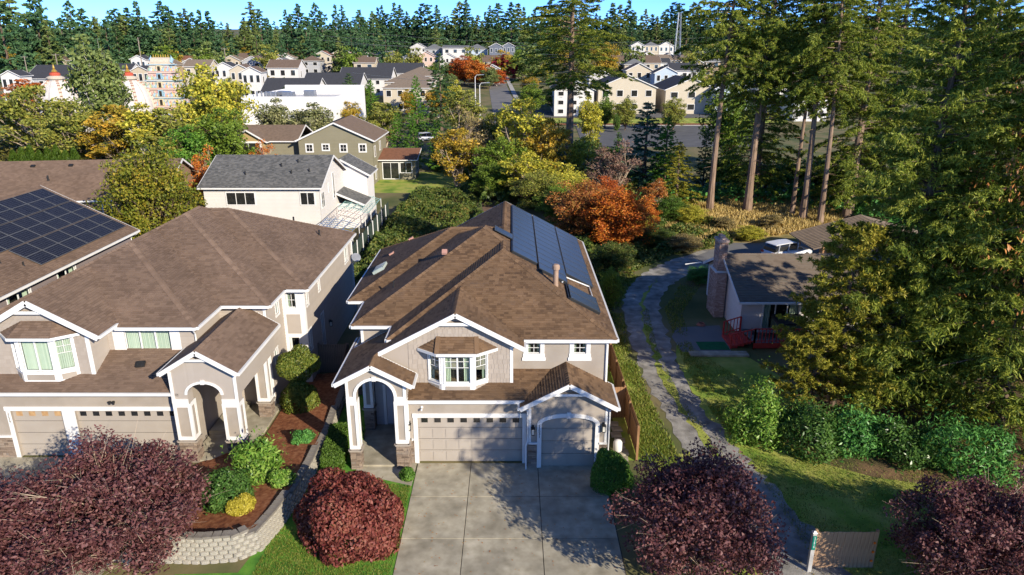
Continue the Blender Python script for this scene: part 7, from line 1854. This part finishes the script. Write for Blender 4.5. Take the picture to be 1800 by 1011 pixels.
for q in [
    # px, top, y, wpx, wall, roof, label, kwargs
    (14, 118, 215, 34, 'white', 'dark', 'white gabled house at the far left edge behind the olive tree', {}),
    (85, 116, 232, 90, 'grey', 'dark', 'wide dark-roofed house behind the left temple dome', dict(ridge='x', nwin=5)),
    (125, 112, 250, 32, 'tan', 'brown', 'tan gabled house between left temple dome and poplar', {}),
    (208, 112, 240, 40, 'white', 'dark', 'dark-roofed white house right of the poplar', dict(ridge='x')),
    (244, 114, 236, 30, 'beige', 'dark', 'small dark-roofed gabled house left of the painted tower', {}),
    (240, 90, 300, 26, 'white', 'dark', 'small white house high behind the painted tower', {}),
    (344, 106, 262, 44, 'cream', 'tan', 'tan-roofed house right of the painted tower', dict(ridge='x')),
    (392, 110, 258, 36, 'white', 'dark', 'dark-roofed white gabled house behind the bright yellow green tree', {}),
    (420, 114, 246, 36, 'cream', 'brown', 'cream gabled house left of the dark townhouses', {}),
    (440, 118, 232, 34, 'white', 'brown', 'white gabled house just left of the dark townhouses', {}),
    (405, 98, 330, 30, 'beige', 'tan', 'beige far house above the dark-roofed white gable', {}),
    (432, 94, 350, 34, 'cream', 'brown', 'cream far house with brown roof left of the conifer gap', dict(ridge='x')),
    (466, 96, 345, 34, 'beige', 'tan', 'tan-roofed far house below the tall conifers', dict(ridge='x')),
    (495, 106, 270, 54, 'white', 'brown', 'white house with brown roof and twin gables behind the dark townhouses', dict(ridge='x')),
    (500, 94, 352, 30, 'white', 'tan', 'small white far house above the brown twin-gabled roof', {}),
    (530, 92, 362, 34, 'beige', 'rust', 'beige far house with rust roof', dict(ridge='x')),
    (566, 90, 360, 30, 'cream', 'rust', 'cream gabled far house with rusty roof', {}),
    (592, 90, 372, 28, 'pink', 'rust', 'pink far house beside the pale green one', {}),
    (608, 89, 362, 28, 'green', 'rust', 'pale green gabled far house with pink roof', {}),
    (641, 91, 366, 32, 'beige', 'tan', 'beige gabled far house right of the pale green one', {}),
    (672, 90, 380, 34, 'white', 'grey', 'white far house with grey roof left of the round tree', dict(ridge='x')),
    (722, 93, 360, 28, 'white', 'grey', 'white gabled far house right of the round tree', {}),
    (748, 91, 362, 28, 'pink', 'rust', 'cream and rust gabled far house behind the dark spruce', {}),
    (786, 94, 362, 26, 'white', 'grey', 'white gabled far house behind the dark red maple', {}),
    (812, 97, 352, 22, 'white', 'grey', 'small white gabled house above the orange maple', {}),
    (735, 76, 470, 28, 'white', 'grey', 'white gabled house on the hill at the foot of the conifers', {}),
    (762, 78, 450, 34, 'grey', 'grey', 'grey hip-roofed house on the hill', dict(hipped=True)),
    (800, 80, 440, 44, 'white', 'grey', 'wide pale flat-fronted house on the hill', dict(ridge='x', pitch=.2)),
    (838, 78, 440, 36, 'blue', 'grey', 'pale blue hip-roofed house on the hill', dict(hipped=True)),
    (872, 76, 430, 24, 'slate', 'grey', 'dark slate gabled house on the hill', {}),
    (894, 74, 435, 22, 'slate', 'grey', 'dark blue house beside the slate gabled house', {}),
    (862, 98, 330, 46, 'tan', 'brown', 'brown-roofed row house above the crimson maples', dict(ridge='x')),
    (865, 114, 300, 26, 'white', 'grey', 'small white house between orange and crimson maples', {}),
    (1104, 132, 205, 102, 'cream', 'dark', 'beige three-storey apartment building facing the parking lot', dict(ridge='y', d=22, nwin=4, rows=2, pitch=.42, cat='building', name='apartment_building')),
    (1218, 138, 205, 92, 'cream', 'dark', 'beige apartment building partly hidden by the slender fir trunk', dict(ridge='y', d=22, nwin=3, rows=2, pitch=.42, cat='building', name='apartment_building')),
    (1010, 140, 200, 70, 'white', 'dark', 'white apartment building behind the lone fir trunk', dict(ridge='y', d=18, nwin=3, rows=3, cat='building', name='apartment_building')),
    (1058, 124, 235, 44, 'white', 'dark', 'white gabled house behind the left beige apartments', {}),
    (1125, 112, 262, 46, 'cream', 'brown', 'cream gabled house above the beige apartments', {}),
    (1172, 118, 250, 40, 'blue', 'dark', 'pale blue gabled house between the beige apartments', {}),
    (1205, 112, 265, 50, 'white', 'dark', 'white house with dark roof above the right beige apartments', dict(ridge='x')),
    (1098, 98, 320, 50, 'tan', 'brown', 'brown-roofed row house right of the lone fir', dict(ridge='x')),
    (1140, 100, 320, 44, 'beige', 'brown', 'brown-roofed row house, second right of the lone fir', dict(ridge='x')),
    (1180, 98, 325, 34, 'beige', 'tan', 'tan-roofed far house beside the lattice mast', dict(ridge='x')),
    (1122, 74, 450, 24, 'white', 'grey', 'white house on the far hill right of the lone fir', {}),
    (1146, 74, 452, 24, 'cream', 'grey', 'cream house on the far hill, between two white ones', dict(hipped=True)),
    (1172, 74, 455, 26, 'white', 'grey', 'white house on the far hill beside the lattice mast', {}),
    (1290, 140, 200, 60, 'blue', 'grey', 'pale blue house glimpsed between the slender and stout fir trunks', {}),
    (1370, 130, 205, 70, 'white', 'brown', 'white house glimpsed right of the stout fir trunk', dict(ridge='x')),
    (1430, 150, 190, 60, 'white', 'grey', 'white house glimpsed behind the pale slender fir trunk', {}),
]:
    px, top, y, w, wl, rf, lab, kw = q
    far_house(px, top, y, w, wl, rf, lab, **kw)
for i in range(46):
    px = rr.uniform(20, 640) if i < 30 else rr.uniform(1085, 1260); y = rr.uniform(300, 430); topv = 104 - (y - 300) * .13 + rr.uniform(-3, 3)
    wl, rf = rr.choice(('cream', 'white', 'beige', 'pink', 'white', 'grey', 'tan', 'blue')), rr.choice(('dark', 'brown', 'tan', 'grey', 'rust', 'brown'))
    o = far_house(px, topv, y, 11500 / y * rr.uniform(.8, 1.15), wl, rf, 'small %s far house with %s roof packed below the %s treeline' % (wl, rf, 'left' if px < 330 else ('centre-left' if px < 700 else 'right')), ridge=rr.choice('xyy'), nwin=2, hipped=rr.random() < .25)
    o['group'] = 'small far houses below the treeline'
# townhouse row with charcoal roofs and the tan-roofed row
for i, (px, top, y, w, lab) in enumerate([(505, 140, 205, 96, 'nearest charcoal-roofed townhouse behind the white flat building'), (580, 130, 226, 100, 'second charcoal-roofed townhouse of the row'), (640, 120, 255, 90, 'third charcoal-roofed townhouse of the row'), (700, 112, 285, 80, 'farthest charcoal-roofed townhouse of the row')]):
    o = far_house(px, top, y, w, 'white', 'dark', lab, ridge='x', d=14, nwin=6, name='townhouse', rz=0.0)
    o['group'] = 'charcoal-roofed townhouses'
for i, (px, top, y, w, lab) in enumerate([(712, 138, 205, 80, 'nearest tan-roofed townhouse beside the bright cedar'), (715, 128, 232, 80, 'second tan-roofed townhouse of the row'), (735, 119, 262, 70, 'farthest tan-roofed townhouse beside the dark spruce')]):
    o = far_house(px, top, y, w, 'cream', 'tan', lab, hipped=True, d=16, nwin=4, name='townhouse', pitch=.4)
    o['group'] = 'tan-roofed townhouses'
# ------------------------------------------------------------------ poles, lamps and the mast
POLE = material('pole_wood', [(0.22, 0.18, 0.14), (0.32, 0.27, 0.22)], rough=.9); LAMP = material('pale_lamp_metal', [(0.6, 0.6, 0.6), (0.7, 0.7, 0.7)], rough=.4)
def lamp(px, top, y, label, side=1):
    X, _, Z = at(px, top, y); b = gz(y); o = thing('street_lamp', label, 'street lamp', (X, y, b)); h = Z - b
    MB().tube([(0, 0, -.2), (0, 0, h * .96)], [.16, .09], 8).build('pole', LAMP, o)
    MB().tube([(0, 0, h * .94), (.4 * side, 0, h), (1.9 * side, 0, h + .1)], [.08, .06, .05], 6).build('arm', LAMP, o)
    MB().hexa([(1.7 * side, -.15, h + .02), (2.5 * side, -.15, h + .05), (2.5 * side, .15, h + .05), (1.7 * side, .15, h + .02), (1.7 * side, -.12, h + .2), (2.45 * side, -.12, h + .18), (2.45 * side, .12, h + .18), (1.7 * side, .12, h + .2)]).build('lamp_head', METAL, o)
lamp(835, 132, 205, 'tall street lamp in front of the orange maple'); lamp(843, 146, 178, 'nearer street lamp above the dark olive tree'); lamp(1000, 172, 190, 'street lamp beside the far verge', -1)
def upole(px, top, y, label, cross=True):
    X, _, Z = at(px, top, y); b = gz(y); o = thing('utility_pole', label, 'pole', (X, y, b)); h = Z - b
    MB().tube([(0, 0, -.3), (0, 0, h)], [.2, .13], 8).build('pole', POLE, o)
    if cross:
        MB().bar((-1.3, 0, h - .5), (1.3, 0, h - .5), .12, .12).build('crossarm', POLE, o)
        for x in (-1.2, -.5, .5, 1.2): MB().lathe([(.05, 0), (.08, .08), (.04, .2)], (x, 0, h - .44), 6).build('insulator', METAL, o)
    return Vector((X, y, Z - .3))
tops = [upole(-30, 92, 290, 'utility pole at the far left edge'), upole(42, 98, 285, 'utility pole with crossarm left of the left temple dome'), upole(97, 94, 270, 'utility pole behind the left temple dome'), upole(242, 66, 250, 'tall pale pole rising behind the right temple dome', False), upole(394, 84, 300, 'utility pole with crossarm above the tan-roofed house'), upole(1292, 160, 185, 'dark utility pole in front of the beige apartments'), upole(1178, 72, 330, 'utility pole beside the lattice mast', False)]
mx_, my_, mz_ = at(1195, 22, 330); m0 = gz(330); ms = thing('lattice_mast', 'tall grey steel lattice mast above the far houses', 'mast', (mx_, my_, m0))
hh = mz_ - m0
for sx in (-1, 1):
    for sy in (-1, 1): MB().tube([(sx * 1.6, sy * 1.6, 0), (sx * .5, sy * .5, hh)], [.16, .1], 5).build('mast_leg', METAL, ms)
for k in range(12):
    z0, z1 = hh * k / 12, hh * (k + 1) / 12; w0, w1 = 1.6 - 1.1 * k / 12, 1.6 - 1.1 * (k + 1) / 12
    lb_ = MB()
    for a, b in (((-w0, -w0), (w1, -w1)), ((w0, -w0), (-w1, -w1)), ((w0, -w0), (w1, w1)), ((-w0, w0), (w1, w1))): lb_.tube([(*a, z0), (*b, z1)], .07, 4, cap=False)
    lb_.build('lattice_brace', METAL, ms)
def wire(a, b, label, sag=1.5, r=.03):
    pts = [a.lerp(b, t) + Vector((0, 0, -4 * sag * t * (1 - t))) for t in (i / 10 for i in range(11))]
    set_props(MB().tube(pts, r, 4).build('power_line', METAL), label, 'wire', 'overhead power lines')
for i, (pa, pb) in enumerate((((560, 62), (1240, 92)), ((560, 70), (1240, 100)), ((600, 78), (1240, 66)), ((640, 58), (1240, 78)))):
    a, b = Vector(at(*pa, 330)), Vector(at(*pb, 330)); wire(a, b, 'thin overhead power line, %s from the top, across the far conifers' % ords[i], 2.0, .045)
a, b = Vector(at(1690, 30, 200)), Vector(at(1850, 20, 200)); wire(a, b, 'thin overhead power line at the upper right corner', .5, .04)
a, b = Vector(at(620, 128, 185)), Vector(at(1000, 146, 185)); wire(a, b, 'overhead power line passing the tan-roofed townhouses', 1.2, .035)
# ------------------------------------------------------------------ the conifer skyline
fars = [conifer(200 + i, h=30, r=(7.4, 6.4, 8.6, 7.0)[i], base=.04, nb=90, per=28, size=(.85, .8, .95, .8)[i], mat=(L_FAR, L_FAR, L_FAR2, L_FAR)[i], bark=BARK, droop=.25, up=.1, taper=(.8, .9, .6, .75)[i], irr=.28, hang=.3, width=.33, aspect=.45, wood=False, sides=5) for i in range(4)]
farb = broadleaf(210, h=14, crown_r=5, crown_z=.56, crown_h=.45, nclump=60, per=26, lsize=.55, clump=1.4, trunk_r=.3, mat=L_FAR2, limb_r=.08, twigs=0, sides=3)
rr = random.Random(77)
def skyline(px0, px1, step, tops, ydist, hvar, label, group):
    px = px0
    while px < px1:
        y = ydist + rr.uniform(-35, 45); t = (px - px0) / (px1 - px0)
        topv = tops[0] + (tops[1] - tops[0]) * t + rr.uniform(-hvar, hvar)
        if rr.random() < .3: topv += hvar * 1.2
        X, _, Z = at(px, topv, y); g = gz(y); h = Z - g
        k = rr.choice((0, 1, 1, 3, 0, 2)); s = h / 30
        w = s * rr.uniform(.9, 1.6)
        plant('conifer', label, 'tree', fars[k], (X, y, g), (w, w * rr.uniform(.85, 1.15), s), rr.uniform(0, 6.28), group, rr.choice((L_FAR, L_FAR, L_FAR2, L_FIR2, L_FAR)))
        px += step * rr.uniform(.6, 1.4)
skyline(-60, 250, 19, (-8, 8), 330, 22, 'tall dark conifer in the far left treeline above the temple', 'left skyline conifers')
skyline(-60, 300, 15, (34, 40), 370, 16, 'conifer filling the lower far left treeline', 'lower left conifers')
skyline(200, 660, 12, (18, 26), 400, 22, 'dark conifer in the distant treeline left of centre', 'centre-left skyline conifers')
skyline(240, 680, 15, (52, 54), 360, 14, 'olive conifer in the lower treeline left of centre', 'lower centre-left conifers')
skyline(600, 960, 10.5, (24, 8), 520, 18, 'slim dark conifer in the distant treeline behind the hill houses', 'hilltop skyline conifers')
skyline(620, 960, 14, (44, 40), 500, 12, 'conifer in the lower treeline behind the hill houses', 'lower hilltop conifers')
skyline(940, 1320, 11, (12, 12), 540, 17, 'slim dark conifer in the distant treeline right of the lone fir', 'right skyline conifers')
skyline(950, 1320, 16, (50, 50), 500, 8, 'conifer in the lower treeline right of the lone fir', 'lower right conifers')
skyline(1310, 1860, 18, (25, 20), 420, 12, 'dark conifer in the distant treeline at the far right', 'far right skyline conifers')
for i in range(40):
    px = rr.uniform(-40, 1260); y = rr.uniform(300, 430); topv = rr.uniform(78, 92)
    if 640 < px < 930: topv += 8
    X, _, Z = at(px, topv, y); s = max(.25, (Z - gz(y)) / 14)
    mt, cn = rr.choice(((L_FAR2, 'dull green'), (L_GRN, 'bright green'), (L_OLV, 'olive'), (L_FAR2, 'dull green'), (L_GOLD, 'golden')))
    plant('broadleaf_tree', 'small round %s tree among the far houses at the %s' % (cn, 'left' if px < 400 else ('centre' if px < 930 else 'right')), 'tree', farb, (X, y, gz(y)), (s, s, s), rr.uniform(0, 6), 'round trees among the far houses', mt)

# the far wood that reads as one mass behind the single conifers
tmpl = conifer(230, h=30, r=6.8, base=.03, nb=42, per=9, size=1.3, mat=L_FAR, bark=BARK, droop=.25, up=.1, taper=.8, irr=.25, hang=.3, width=.33, aspect=.5, wood=False, sides=5)[1]
tv = np.empty(len(tmpl.vertices) * 3, np.float32); tmpl.vertices.foreach_get('co', tv); tv = tv.reshape(-1, 3)
rngf = np.random.default_rng(5); VV = []
for i in range(300):
    px = -80 + i * 6.6; y = 600 + rngf.uniform(-30, 120); X, _, Z = at(px, rngf.uniform(36, 62) - (8 if px > 640 else 0), y); s_ = max(.3, (Z - gz(y)) / 30); a = rngf.uniform(0, 6.28)
    q = tv * np.array([s_ * 1.2, s_ * 1.2, s_]); VV.append(np.stack([q[:, 0] * math.cos(a) - q[:, 1] * math.sin(a) + X, q[:, 0] * math.sin(a) + q[:, 1] * math.cos(a) + y, q[:, 2] + gz(y)], 1))
V_ = np.concatenate(VV)
set_props(link('far_forest', np_mesh('far_forest', V_, np.arange(len(V_)).reshape(-1, 4), L_FAR)), 'dark conifer forest closing the horizon', None, None, 'stuff')
